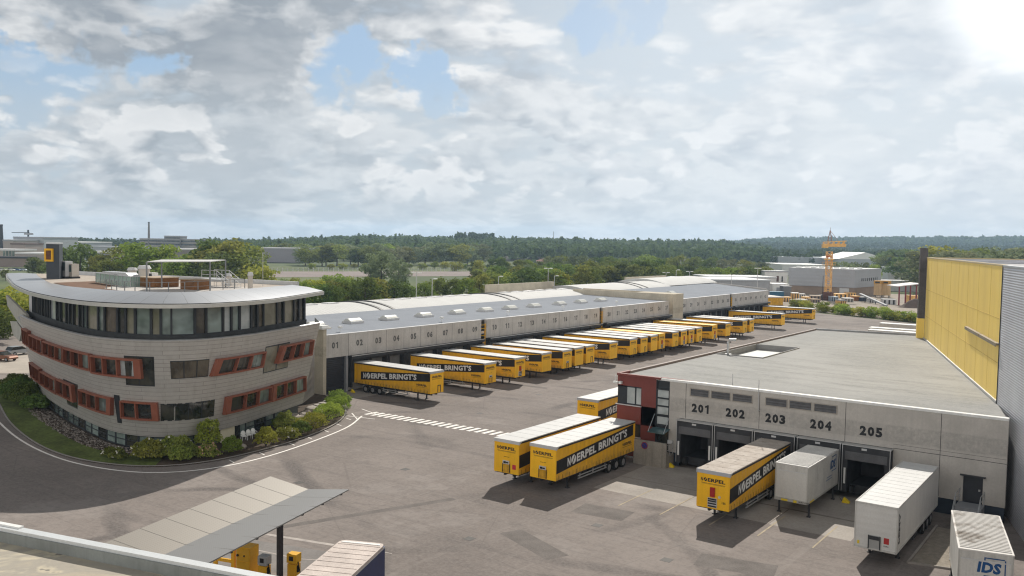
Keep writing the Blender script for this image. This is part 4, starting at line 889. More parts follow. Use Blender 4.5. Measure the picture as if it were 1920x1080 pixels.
# ---- glazed top floor
GB = 10.6; GT = 14.05
x = -3.0; widths = [1.35, 2.2, 1.15, 1.25, 1.9, 1.1, 1.2, 2.6]; k = 0; RNGP = random.Random(3)
b = MB(); band(b, list(np.linspace(-8, UEND-1.0, 80)), lambda u: VP(u, GB, -1.28), lambda u: VP(u, GB+.72, -1.16)); b.build('sill_band', MATS['gutter_dark'], ob)
b = MB(); b.add([VP(-6.2, GB, -1.3), VP(-3.0, GB, -1.3), VP(-3.0, GT, -1.3), VP(-6.2, GT, -1.3)], [(0, 1, 2, 3)]); b.build('corner_panel', LGREY, ob)
b = MB(); b.add([VP(-9.5, GB, -1.6), VP(-6.2, GB, -1.3), VP(-6.2, GT, -1.3), VP(-9.5, GT, -1.6)], [(0, 1, 2, 3)]); b.build('corner_glass', GLASS, ob)
while x < UEND-1.3:
    w = widths[k % 8]; x1 = min(x+w, UEND-1.0); f = MB(); md = .27 if w < 2.3 else .2
    for (u0, u1, z0, z1) in ((x, x+md, GB+.6, GT), (x+md, x1, GB+.6, GB+.82), (x+md, x1, GT-.12, GT)):
        P = [VP(u0, z0, -1.18), VP(u1, z0, -1.18), VP(u1, z1, -1.18), VP(u0, z1, -1.18), VP(u0, z0, -1.42), VP(u1, z0, -1.42), VP(u1, z1, -1.42), VP(u0, z1, -1.42)]
        f.add(P, [(0, 1, 2, 3), (3, 2, 6, 7), (0, 4, 5, 1), (0, 3, 7, 4), (1, 5, 6, 2)])
    fr = f.build('glazing_bay', ANTHR, ob)
    g = MB(); g.poly([VP(x+md, GB+.7, -1.34), VP(x1, GB+.7, -1.34), VP(x1, GT-.1, -1.34), VP(x+md, GT-.1, -1.34)])
    g.build('pane', GLASS if x < 19 and RNGP.random() < .8 else RNGP.choice([GLASS_G, GLASS_G, GLASS_L, GLASS, MATS['brownish_window_glass'], MATS['pale_reflecting_glass']]), fr)
    x = x1; k += 1
b = MB(); b.add([VP(UEND-1.0, GB, -1.3), (-84.5, 71.8, GB), (-84.5, 71.8, GT), VP(UEND-1.0, GT, -1.3)], [(0, 1, 2, 3)]); b.build('end_glass', GLASS_G, ob)
# ---- roof shell
def eo(u): return 1.0 if u > 8 else max(.1, 1.0-(8-u)*.04)
def ez(u): return 14.05+.3*max(0, (12-u)/46)+.3*max(0, (u-44)/12)
def iz(u): return 15.3-.62*min(1, max(0, (26-u)/30))
UR = list(np.linspace(-33, UEND-1.0, 110))
def VX(u, z, off):
    if u <= UEND: return VP(u, z, off)
    p = VP(UEND, z, off); d = VP(UEND, z, off)-VP(UEND-1, z, off); return p+d*(u-UEND)
def _shell(nt, N, L, b):
    uv = N.new('ShaderNodeUVMap'); br = N.new('ShaderNodeTexBrick'); L.new(uv.outputs[0], br.inputs['Vector'])
    br.inputs['Scale'].default_value = 1.0; br.inputs['Brick Width'].default_value = 1.9; br.inputs['Row Height'].default_value = 30; br.inputs['Mortar Size'].default_value = .025; br.offset = 0
    br.inputs['Color1'].default_value = (0.38, 0.395, 0.42, 1); br.inputs['Color2'].default_value = (0.355, 0.37, 0.395, 1); br.inputs['Mortar'].default_value = (0.20, 0.205, 0.21, 1)
    tc = N.new('ShaderNodeTexCoord'); c = T_mix(N, L, T_ramp(N, L, T_noise(N, L, tc.outputs['Object'], .8, 5, .7), .4, .7, 0, .18), br.outputs['Color'], (0.34, 0.345, 0.36, 1))
    L.new(c, b.inputs['Base Color']); b.inputs['Roughness'].default_value = .38; b.inputs['Metallic'].default_value = .45
def grid_part(name, rows, m, uvs=None, smooth=True):
    n = len(rows[0]); V = [tuple(np.array(p)-np.array(parent_loc(ob))) for r in rows for p in r]; F = []
    for i in range(len(rows)-1):
        for j in range(n-1): F.append((i*n+j, i*n+j+1, (i+1)*n+j+1, (i+1)*n+j))
    me = bpy.data.meshes.new(name); me.from_pydata(V, [], F); me.materials.append(m)
    if uvs is not None:
        l_ = me.uv_layers.new(name='UVMap')
        for l in me.loops: l_.data[l.index].uv = uvs[l.vertex_index]
    me.polygons.foreach_set('use_smooth', [smooth]*len(F)); me.update(); return link(name, me, ob)
rows = [[VX(u, ez(u)+.42, eo(u)-.12) for u in UR], [VX(u, (ez(u)+.42)*.5+iz(u)*.5+.1, eo(u)-2.0) for u in UR], [VX(u, iz(u), eo(u)-4.0) for u in UR]]
grid_part('roof_shell', rows, mat_nodes('standing_seam_metal', _shell), [(u, v*2.) for v in range(3) for u in UR])
b = MB(); band(b, UR, lambda u: VX(u, ez(u), eo(u)), lambda u: VX(u, ez(u)+.34, eo(u))); band(b, UR, lambda u: VX(u, ez(u)+.34, eo(u)), lambda u: VX(u, ez(u)+.36, eo(u)-.14)); b.build('fascia', mat('fascia_metal', (0.50, 0.49, 0.46), .4, .06, .8, metal=.4), ob)
b = MB(); band(b, UR, lambda u: VX(u, ez(u)+.36, eo(u)-.14), lambda u: VX(u, ez(u)+.44, eo(u)-.22)); b.build('eave_gutter', DARK, ob)
b = MB(); band(b, UR, lambda u: VX(u, ez(u), eo(u)), lambda u: VX(u, GT, -1.6)); b.build('eave_soffit', LGREY, ob)
e = UR[-1]; b = MB(); b.add([VX(e, ez(e), eo(e)), VX(e, ez(e)+.42, eo(e)-.1), VX(e, iz(e), eo(e)-4), VX(e, 14.6, eo(e)-4)], [(0, 1, 2, 3)]); e = UR[0]; b.add([VX(e, ez(e), eo(e)), VX(e, ez(e)+.42, eo(e)-.1), VX(e, iz(e), eo(e)-4), VX(e, 14.3, eo(e)-4)], [(3, 2, 1, 0)]); b.build('roof_end', LGREY, ob)
DZ = 14.95
deck = [tuple(VX(u, 0, eo(u)-3.9)[:2]) for u in UR]+[(-87.0, 73.6), (-98.5, 72.2), (-131, 66.8)]
b = MB(); b.prism(deck, 14.3, DZ-.25); b.build('roof_deck', GRAVEL_R, ob)
b = MB(); bk = [(-86.3, 73.2), (-98.4, 71.6), (-131, 66.3)]
for i in range(2): b.bar((*bk[i], DZ), (*bk[i+1], DZ), .4, .5)
b.build('rear_parapet', STEEL, ob)
def dk(px, py): return gp(px, py, DZ)
us = list(np.linspace(10, 50, 40)); b = MB(); band(b, us, lambda u: VX(u, DZ-.16, -3.3), lambda u: VX(u, DZ-.08, -4.0 if u > 20 else -5.5)); b.build('soil_strip', SOIL, ob)
b = MB(); b.poly([(*dk(100, 527)[:2], DZ-.2), (*dk(150, 538)[:2], DZ-.2), (*dk(190, 541)[:2], DZ-.2), (*dk(262, 534)[:2], DZ-.2), (*dk(180, 524)[:2], DZ-.2)]); b.build('planted_soil', SOIL, ob)
b = MB(); b.poly([(*q, DZ-.17) for q in [(-92.5, 51.2), (-86.5, 49.8), (-81.0, 51.5), (-80.2, 56.2), (-82.0, 64.0), (-84.5, 65.0), (-96.5, 62.5), (-97.0, 55.5)]]); b.build('terrace_paving', mat('pale_paving', (0.48, 0.455, 0.43), .9, .1, .5, fine=.08), ob)
# bow fins past the left end of the hull
def fin(name, pts):
    b = MB(); n = len(pts)
    P = [SP(u, z, .02) for u, z in pts]; Q = [SP(u, z, -.22) for u, z in pts]
    b.add(P+Q, [tuple(range(n)), tuple(range(n, 2*n))[::-1]]+[(i, (i+1) % n, n+(i+1) % n, n+i) for i in range(n)]); return b.build(name, mat('fin_metal', (0.50, 0.48, 0.44), .5, .12, 1, metal=.2), ob)
def fin_px(name, pts):
    b = MB(); n = len(pts); P = [at(*p) for p in pts]; Q = [p+np.array([.12, .25, 0]) for p in P]
    b.add(P+Q, [tuple(range(n)), tuple(range(n, 2*n))[::-1]]+[(i, (i+1) % n, n+(i+1) % n, n+i) for i in range(n)]); return b.build(name, mat('fin_metal', (0.40, 0.39, 0.35), .5, .12, 1, metal=.2), ob)
d0 = float((SP(-1.5, 10.5)-EYE)@FW)
fin_px('bow_parapet', [(11, 553, d0+13), (30, 571, d0+6), (49, 590, d0), (53, 624, d0+.5), (39, 611, d0+4), (26, 593, d0+8), (14, 574, d0+12.5)])
fin_px('lower_bow_parapet', [(19, 602, d0+11), (31, 603, d0+8), (41, 618, d0+5), (36, 640, d0+6), (24, 626, d0+10)])
b = MB(); b.tube([(-117.5, 56.2, 0), (-117.5, 56.2, 9.4)], .5, 12); b.build('pier', CONC, ob)
b = MB(); b.prism([tuple(VP(u, 0, -.3)[:2]) for u in np.linspace(-16, -2, 10)]+[(-104, 56), (-116, 60)], 10.2, 10.5); b.build('bow_terrace', GREYP, ob)

# ---- things standing on the roof deck
RZ = DZ-.25
def on_roof(name, label, cat, x, y, group=None): return thing(name, label, cat, (x, y, RZ), 0, group)
t = on_roof('lift_tower', 'dark grey lift tower with yellow square emblem on the office roof', 'tower', -117.2, 60)
a = np.array([-119.0, 58.45]); bq = np.array([-115.4, 58.5]); 
tq = [at(87, 519, 116), at(111.5, 520, 115.5), at(118, 519, 118.5), at(94, 518, 119)]; tq = [tuple(q[:2]) for q in tq]
b = MB(); b.prism(tq, RZ, 19.3); b.build('shaft', mat('dark_slate_cladding', (0.052, 0.060, 0.072), .6, .15, .8), t)
tc_ = np.mean(tq, 0); b = MB(); b.prism([tuple(tc_+(np.array(q)-tc_)*1.05) for q in tq], 19.3, 19.5); b.build('cap', STEEL, t)
fd = np.array([*(np.array(tq[1])-np.array(tq[0])), 0]); fd /= np.linalg.norm(fd); fn_ = np.array([fd[1], -fd[0], 0]); f0 = np.array([*tq[0], 0])-fd*.12+fn_*.02
b = MB(); z0, z1, w_ = 17.0, 18.7, 1.3
for q in ((0, z0, w_, z0+.25), (0, z1-.25, w_, z1), (0, z0+.25, .22, z1-.25), (w_-.22, z0+.25, w_, z1-.25)): b.pb(f0+fd*q[0]+np.array([0, 0, q[1]]), fd*(q[2]-q[0]), fn_*.2, (0, 0, q[3]-q[1]))
e_ = b.build('emblem_frame', YFRAME, t); b = MB(); b.pb(f0+fd*.22+np.array([0, 0, z0+.25]), fd*(w_-.44), fn_*.1, (0, 0, z1-z0-.5)); b.build('emblem_field', mat('emblem_brown', (0.13, 0.055, 0.03), .6, .3, 2), e_)
for px, w, h, lab in ((126, 1.0, 2.3, 'tall white air handler against the dark lift tower'), (138, 1.0, 1.95, 'beige air handler with louvred front right of the lift tower')):
    q = at(px, 519, 118.5); x, y = q[0], q[1]; t = on_roof('air_handler', lab, 'air handler', x, y); b = MB(); b.box(x-w/2, y-.5, RZ+.25, x+w/2, y+.5, RZ+h); b.build('casing', LGREY if h > 2.2 else mat('casing_beige', (0.50, 0.46, 0.41), .6, .08, 1), t)
    b = MB(); b.box(x-w/2+.1, y-.53, RZ+h*.45, x+w/2-.1, y-.5, RZ+h-.15); b.build('louvre', mat('louvre_teal', (0.09, 0.13, 0.14), .5, .2, 1, wave=('Z', .2, .02)), t)
    b = MB(); b.box(x-w/2-.1, y-.6, RZ, x+w/2+.1, y+.6, RZ+.25); b.build('base', DARK, t)
t = on_roof('glass_screen', 'long greenish glass screen between soil bed and terrace on the office roof', 'glass screen', -98, 56.5)
P = [dk(180, 527), dk(215, 532), dk(245, 536), dk(262, 535)]
b = MB()
for i in range(3): b.pb((*P[i][:2], RZ+.1), (*(P[i+1]-P[i])[:2], 0), (0, .05, 0), (0, 0, 1.15))
b.build('glass', mat('screen_glass', (0.26, 0.36, 0.32), .12, .15, .4, spec=.7), t)
b = MB()
for i in range(3):
    for k in range(4): q = P[i]+(P[i+1]-P[i])*k/4; b.box(q[0]-.03, q[1]-.06, RZ, q[0]+.03, q[1], RZ+1.3)
    b.bar((*P[i][:2], RZ+1.28), (*P[i+1][:2], RZ+1.28), .08)
b.build('frame', STEEL, t)
for (x0, y0, x1, y1, lab) in ((-94.4, 56.6, -91.0, 59.6, 'brown slatted timber planter at the end of the glass screen'), (-87.2, 57.3, -84.6, 59.3, 'brown slatted timber planter box under the pergola')):
    t = on_roof('timber_planter', lab, 'planter', (x0+x1)/2, y0); b = MB(); b.box(x0, y0, RZ, x1, y1, RZ+1.12); b.build('slatted_side', WOOD, t)
    b = MB(); b.box(x0-.05, y0-.05, RZ+1.12, x1+.05, y1+.05, RZ+1.2); b.build('rim', mat('pale_timber', (0.42, 0.33, 0.24), .8, .15, 1), t)
RAILM = mat('rail_grey', (0.24, 0.25, 0.26), .5, .08, 1, metal=.3)
t = on_roof('pergola', 'steel pergola with flat white canopy on the office roof terrace', 'pergola', -86, 54.5)
PQ = [(-83.5, 51.0), (-90.0, 56.8), (-87.6, 63.5), (-82.6, 57.9)]
b = MB(); b.prism(PQ, RZ+3.2, RZ+3.28); b.build('canopy', LGREY, t)
for q in PQ: b = MB(); b.box(q[0]-.06, q[1]-.06, RZ, q[0]+.06, q[1]+.06, RZ+3.2); b.build('post', RAILM, t)
t = on_roof('roof_railing', 'thin grey steel railing around the office roof terrace', 'railing', -84, 56)
RP = [(-91.4, 51.1), (-90.0, 50.9), (-88.3, 50.5), (-86.6, 50.4), (-85.0, 50.6), (-83.6, 51.4), (-82.6, 52.9), (-82.3, 54.6), (-82.6, 56.4), (-83.1, 58.3), (-83.5, 60.2), (-83.9, 62.0), (-84.3, 63.7)]
b = MB()
for q in RP: b.box(q[0]-.035, q[1]-.035, RZ, q[0]+.035, q[1]+.035, RZ+1.15)
b.build('posts', RAILM, t)['label'] = 'upright posts of the railing'
b = MB()
for i in range(len(RP)-1): b.bar((*RP[i], RZ+1.13), (*RP[i+1], RZ+1.13), .05); b.bar((*RP[i], RZ+.6), (*RP[i+1], RZ+.6), .03)
b.build('top_rail', RAILM, t)
t = on_roof('roof_stairs', 'small white steel stair with handrails on the office roof', 'stair', -86, 64)
b = MB(); 
for k in range(5): b.box(-87.6+.45*k, 62.3, RZ+.95-.2*k, -87.2+.45*k, 64.0, RZ+1.0-.2*k)
b.box(-90.5, 62.3, RZ+.95, -87.6, 64.0, RZ+1.0); b.build('treads', STEEL, t)
for y in (62.3, 64.0):
    b = MB(); b.tube([(-90.5, y, RZ+2.0), (-87.6, y, RZ+2.0), (-85.4, y, RZ+.95)], .035); b.tube([(-90.5, y, RZ+1.5), (-87.6, y, RZ+1.5), (-85.4, y, RZ+.45)], .03)
    for x, z in ((-90.5, 2), (-89, 2), (-87.6, 2), (-86.5, 1.4), (-85.4, .95)): b.tube([(x, y, RZ), (x, y, RZ+z)], .035)
    b.build('handrail', LGREY, t)
for x, y, h, r, lab in ((-82.9, 63.4, 2.0, .28, 'slim beige flue beside the roof stair'), (-104.5, 63.5, 2.1, .7, 'squat beige vent cowl behind the glass screen, the larger one'), (-107.8, 63.8, 1.7, .55, 'squat beige vent cowl behind the glass screen, the smaller one'), (-90.5, 66.0, 1.5, .35, 'white vent cowl behind the roof stair')):
    t = on_roof('roof_vent', lab, 'vent', x, y); b = MB(); b.tube([(x, y, RZ), (x, y, RZ+h*.8)], r, 12); b.build('pipe', MATS['casing_beige'], t)
    b = MB(); b.tube([(x, y, RZ+h*.8), (x, y, RZ+h)], r*1.25, 12, r*.9); b.build('cowl', LGREY, t)
t = on_roof('roof_box', 'small white ventilation box beyond the glass screen', 'ventilation box', -100.2, 62.0); b = MB(); b.box(-100.6, 61.7, RZ, -99.8, 62.5, RZ+1.35); b.build('casing', WHITE, t); b = MB(); b.box(-100.5, 61.67, RZ+.7, -99.9, 61.7, RZ+1.25); b.build('louvre', DARK, t)
t = on_roof('roof_duct', 'flat grey air duct with sloping end on the office roof', 'duct', -108, 61); b = MB(); b.box(-111, 61.5, RZ+.9, -105.5, 63.0, RZ+1.15); b.pb((-105.5, 61.5, RZ+.9), (1.8, 0, -.85), (0, 1.5, 0), (0, 0, .25)); b.build('duct', STEEL, t); b = MB(); b.box(-110.8, 61.6, RZ, -109.6, 62.8, RZ+.9); b.build('plinth', GREYP, t)
t = on_roof('aerial_mast', 'thin aerial mast on the rear edge of the office roof', 'mast', -87.8, 69); b = MB(); b.tube([(-87.8, 69, RZ), (-87.8, 69, RZ+4.2)], .035); b.build('pole', STEEL, t)

# ================================================================== trailers and other vehicles
_PC = {}
def cpart(key, name, fn, m, parent, loc=None, mats=None):
    """a part whose mesh is made once and shared by every vehicle that has it"""
    if key not in _PC:
        b = MB(); fn(b); o = b.build(name, m, None, mats=mats); _PC[key] = o.data; bpy.data.objects.remove(o)
    o = link(name, _PC[key], parent)
    if loc: o.location = loc
    return o
TL, TW, ZB_, ZT_ = 13.65, 1.275, 1.16, 3.93
def wheel(parent, x, y, r=.50, w=.36):
    s = 1 if y > 0 else -1
    o = cpart(('tyre', s, r), 'wheel', lambda b: b.tube([(0, -w/2, 0), (0, -w/2+.04, 0), (0, w/2-.04, 0), (0, w/2, 0)], r, 20), RUBBER, parent, (x, y, r))
    cpart(('rim', s, r), 'rim', lambda b: (b.tube([(0, s*(w/2+.004), 0), (0, s*(w/2-.08), 0)], r*.58, 16), b.tube([(0, s*(w/2+.03), 0), (0, s*(w/2), 0)], r*.22, 10)), RIM, o)
def band_poly(side):
    """black diagonal stripe of a curtain side as seen from outside: left end low, right end high"""
    y = side*(TW+.008); sx = 1 if side < 0 else -1
    xl, xr = ((-12.45, -.06) if side < 0 else (-.06, -13.3))
    return sx, y, xl, xr
def side_band(b, side):
    sx, y, xl, xr = band_poly(side); P = [(xl, y, 1.70), (xr, y, 2.72), (xr, y, 3.74), (xl, y, 2.80)]
    b.poly(P if side < 0 else P)
def side_text(b, side):
    sx, y, xl, xr = band_poly(side); y = side*(TW+.016); L_ = abs(xr-xl); sl = .99/L_
    lead, tail = (.45, 2.3) if side < 0 else (1.7, 1.2); tot = L_-lead-tail
    o = (xl+sx*lead, y, 1.70+sl*lead+.19)
    wordmark(b, .74, o, (sx, 0, sl), (0, 0, 1), tot, " BRINGT'S")
def small_logo(b, side):
    y = side*(TW+.010); sx = 1 if side < 0 else -1; xs = -2.35 if side < 0 else -11.3
    wordmark(b, .26, (xs, y, 2.0), (sx, 0, 0), (0, 0, 1), 1.75)
    b.box(min(xs, xs+sx*1.75), y-.003, 1.86, max(xs, xs+sx*1.75), y+.003, 1.885)
def straps(b, side):
    y = side*(TW+.004)
    for k in range(24):
        x = -.45-k*.555; b.box(x-.02, y-.006, 1.16, x+.02, y+.006, 1.52)
def nose_frame(b):
    for y0, y1 in ((.12, .22), (.62, .72)): b.box(-.02, y0, 1.2, .03, y1, 2.12)
    b.box(-.02, .12, 2.04, .03, .72, 2.14)
def make_trailer(loc, rz, label, nose='frame', roof='white', group='curtain trailers at the docks', old=False):
    t = thing('curtain_trailer', label, 'trailer', loc, rz, group)
    yel = YEL
    cpart('body', 'curtain_body', lambda b: b.box(-TL, -TW, ZB_, -.05, TW, ZT_-.04), yel, t)
    cpart('nosew', 'front_wall', lambda b: (b.box(-.05, -TW-.01, ZB_-.02, .0, TW+.01, ZT_), [b.box(0, y-.02, ZB_, .012, y+.02, ZT_-.1) for y in (-1.24, 1.24)]), YEL_N, t)
    def roofb(b):
        b.box(-TL-.02, -TW-.025, ZT_-.02, .02, TW+.025, ZT_+.055)
        for k in range(1, 9): b.box(-k*1.5-.03, -TW-.02, ZT_+.055, -k*1.5+.03, TW+.02, ZT_+.066)
    cpart(('roof', roof), 'roof', roofb, {'white': TARP_W, 'yellow': YEL_N, 'dirty': ROOF_DIRTY}[roof], t)
    if roof != 'yellow':
        fm = TARP_G if nose in ('frame', 'plain') and roof == 'white' else (TARP_W if roof == 'white' else TARP_G)
        cpart(('flap', fm.name), 'roof_flap', lambda b: (b.box(.02, -TW-.03, ZT_-.22, .05, TW+.03, ZT_+.06), b.add([(.05, TW+.03, ZT_+.06), (-.45, TW+.03, ZT_+.06), (.05, TW+.03, ZT_-.25), (.05, TW+.06, ZT_+.06), (-.45, TW+.06, ZT_+.06), (.05, TW+.06, ZT_-.25)], [(0, 1, 2), (3, 5, 4), (0, 2, 5, 3), (1, 4, 5, 2), (0, 3, 4, 1)]),
            b.add([(.05, -TW-.06, ZT_+.06), (-.45, -TW-.06, ZT_+.06), (.05, -TW-.06, ZT_-.25), (.05, -TW-.03, ZT_+.06), (-.45, -TW-.03, ZT_+.06), (.05, -TW-.03, ZT_-.25)], [(0, 1, 2), (3, 5, 4), (0, 2, 5, 3), (1, 4, 5, 2), (0, 3, 4, 1)])), fm, t)
    cpart('rail', 'cant_rail', lambda b: [b.box(-TL, s*(TW+.004)-.02, ZT_-.16, -.02, s*(TW+.004)+.02, ZT_-.02) for s in (-1, 1)], DARK, t)
    for s in (-1, 1):
        bd = cpart(('band', s), 'side_stripe', lambda b: side_band(b, s), BLACK, t)
        cpart(('txt', s), 'lettering', lambda b: side_text(b, s), WHITE_PRINT, bd)
        cpart(('logo', s), 'side_emblem', lambda b: small_logo(b, s), BLACK, t)
        cpart(('strap', s), 'curtain_straps', lambda b: straps(b, s), mat('strap_dark', (0.16, 0.09, 0.02), .8, .2, 2), t)
    cpart(('rearpost'), 'rear_frame', lambda b: (b.box(-TL-.04, -TW-.012, ZB_, -TL+.14, -TW+.1, ZT_), b.box(-TL-.04, TW-.1, ZB_, -TL+.14, TW+.012, ZT_)), YEL_N, t)
    cpart('chassis', 'chassis', lambda b: (b.box(-13.4, -.55, .82, -.4, -.38, 1.15), b.box(-13.4, .38, .82, -.4, .55, 1.15), b.box(-13.5, -TW+.02, 1.06, -.1, TW-.02, 1.17), [b.box(-13.2+k*1.45, -1.15, .95, -13.1+k*1.45, 1.15, 1.08) for k in range(9)], b.box(-7.4, -1.15, .45, -6.3, -.5, 1.0), b.box(-7.6, .6, .5, -6.2, 1.15, 1.0)), DARK, t)
    cpart('under', 'underrun_bar', lambda b: (b.box(-13.55, -1.2, .48, -13.45, 1.2, .62), b.box(-13.5, -.5, .5, -13.4, -.4, 1.0), b.box(-13.5, .4, .5, -13.4, .5, 1.0)), STEEL, t)
    for s in (-1, 1):
        cpart(('guard', s), 'side_guard', lambda b: (b.box(-8.6, s*1.2-.02, .55, -3.6, s*1.2+.02, .66), b.box(-8.6, s*1.2-.02, .80, -3.6, s*1.2+.02, .90), [b.box(x-.03, s*1.16-.04, .55, x+.03, s*1.16+.04, 1.1) for x in (-8.3, -6.2, -4.0)]), STEEL, t)
        cpart(('leg', s), 'landing_leg', lambda b: (b.box(-2.55, s*.85-.07, .05, -2.40, s*.85+.07, 1.1), b.box(-2.62, s*.85-.16, 0, -2.33, s*.85+.16, .06), b.bar((-2.47, s*.85, .9), (-1.7, s*.5, 1.1), .06)), DARK, t)
        for x in (-11.6, -10.29, -8.98): wheel(t, x, s*1.06)
        cpart(('mud', s), 'mudguard', lambda b: [b.box(x-.55, s*1.06-.2, 1.02, x+.55, s*1.06+.2, 1.06) for x in (-11.6, -10.29, -8.98)], RUBBER, t)
    # nose print and fittings, read from in front (-> +y is to the reader's right)
    lg = cpart('noselogo', 'front_emblem', lambda b: (wordmark(b, .27, (.008, -.98, 3.12), (0, 1, 0), (0, 0, 1), 1.92), b.box(.004, -.95, 2.985, .008, .94, 3.01), b.box(.004, -.9, 2.93, .008, .9, 2.945)), BLACK, t)
    if nose == 'frame':
        cpart('nf', 'hose_frame', nose_frame, DARK, t)
    elif nose == 'box':
        cpart('nb', 'hose_frame', lambda b: (b.box(0, -.32, 1.2, .04, .32, 1.95), b.box(0, -.3, 1.95, .05, .3, 2.2)), YEL_DIRT, t)
        cpart('nbp', 'hose_panel', lambda b: (b.box(.05, -.33, 1.93, .09, .33, 2.22)), LGREY, t)
        cpart('nbq', 'hose_couplings', lambda b: (b.box(.09, -.2, 2.0, .16, .0, 2.15), b.box(.09, .05, 2.02, .15, .25, 2.12), b.box(.04, -.4, 1.2, .06, -.34, 1.95), b.box(.04, .34, 1.2, .06, .4, 1.95)), BLACK, t)
        cpart('nsub', 'front_print', lambda b: (b.box(.004, -.28, 2.5, .008, .02, 2.54), b.box(.004, .06, 2.5, .008, .3, 2.54)), mat('brown_print', (0.22, 0.10, 0.01), .7, .1, 2), t)
    elif nose == 'red':
        cpart('nr', 'document_box', lambda b: b.box(0, -.20, 2.05, .12, .16, 2.75), mat('red_box', (0.36, 0.02, 0.02), .4, .1, 2), t)
        cpart('nrp', 'hose_panel', lambda b: (b.box(0, -.38, 1.25, .06, .34, 1.95)), LGREY, t)
        cpart('nrq', 'hose_couplings', lambda b: [b.box(.06, -.34, z, .11, .30, z+.09) for z in (1.3, 1.5, 1.68, 1.83)], BLACK, t)
        cpart('nrd', 'round_gauge', lambda b: b.tube([(0, .52, 2.1), (.05, .52, 2.1)], .1, 12), LGREY, t)
    if nose == 'box' and old == 'sticker':
        cpart('stk', 'red_sticker', lambda b: (b.box(.004, .62, 1.55, .012, .98, 1.95)), mat('sticker_red', (0.50, 0.03, 0.05), .5, .1, 2), t)
    if old is True:
        cpart('fl', 'fleet_number', lambda b: put_text(b, '135', .16, (.01, .72, 1.62), (0, 1, 0), (0, 0, 1), None, .03), BLACK, t)
    return t
HALLT = [ # y centre, nose x, nose kind, roof, label
 (84.92, -73.3, 'frame', 'white', 'yellow curtain trailer with grey front flap at dock 02, first in the warehouse row'),
 (95.9, -73.1, 'box', 'white', 'yellow curtain trailer at dock 05 standing alone between two shadow gaps'),
 (103.1, -73.2, 'red', 'white', 'yellow curtain trailer with red box on its front wall at dock 07'),
 (110.3, -73.4, 'plain', 'white', 'yellow curtain trailer at dock 09 just before the first yellow ladder recess'),
 (115.5, -73.0, 'box', 'white', 'yellow curtain trailer at dock 10 just past the first yellow ladder recess'),
 (119.5, -73.3, 'plain', 'white', 'yellow curtain trailer squeezed in at dock 11 between two neighbours'),
 (123.1, -73.4, 'frame', 'white', 'yellow curtain trailer with dark front frame at dock 12'),
 (130.4, -73.2, 'plain', 'white', 'yellow curtain trailer at dock 14 with an empty dock on its near side'),
 (137.7, -73.3, 'frame', 'white', 'yellow curtain trailer with dark front frame at dock 16'),
 (141.7, -73.3, 'frame', 'white', 'yellow curtain trailer at dock 17 close beside the one at dock 16'),
 (145.3, -73.1, 'plain', 'white', 'yellow curtain trailer with plain front wall at dock 18 beside a yellow roof'),
 (149.0, -73.4, 'red', 'yellow', 'trailer with all-yellow roof at dock 19 just before the second ladder recess'),
 (154.4, -73.2, 'frame', 'white', 'yellow curtain trailer at dock 20 just past the second ladder recess'),
 (158.4, -73.3, 'red', 'white', 'yellow curtain trailer with red box on its front at dock 21'),
 (162.1, -73.4, 'red', 'white', 'yellow curtain trailer with pale hose panel at dock 22'),
 (165.6, -73.3, 'frame', 'white', 'yellow curtain trailer with dark front frame at dock 23, last of a tight row'),
 (173.1, -73.2, 'red', 'yellow', 'trailer with all-yellow roof standing apart near the beige fire wall'),
 (180.5, -73.3, 'plain', 'white', 'yellow curtain trailer in front of the beige fire wall'),
 (190.0, -73.2, 'frame', 'white', 'yellow curtain trailer with dark front frame just past the fire wall'),
 (193.6, -73.0, 'frame', 'white', 'yellow curtain trailer half hidden behind the one just past the fire wall'),
 (215.8, -73.4, 'plain', 'white', 'yellow curtain trailer standing alone with its whole stripe showing'),
 (239.6, -73.2, 'frame', 'white', 'yellow curtain trailer farthest along the warehouse, near the builders yard')]
for y, x, nz, rf, lab in HALLT: make_trailer((x, y, 0), 0.0, lab, nz, rf)
RZ90 = -math.pi/2
G2 = 'curtain trailers by the dock building'
make_trailer((-39.93, 59.75, 0), RZ90+rad(.3), 'yellow curtain trailer showing its full white slogan, right of the pair in the yard', 'box', 'white', G2)
make_trailer((-43.35, 59.3, 0), RZ90+rad(.6), 'yellow curtain trailer with red sticker on its front, left of the yard pair', 'box', 'white', G2, 'sticker')
make_trailer((-48.25, 80.6, 0), RZ90+rad(.3), 'yellow curtain trailer parked beyond the red corner of the dock building', 'plain', 'white', G2)
make_trailer((-25.55, 60.97, 0), RZ90, 'weathered yellow curtain trailer with soiled roof backed into dock 203', 'red', 'dirty', G2, True)

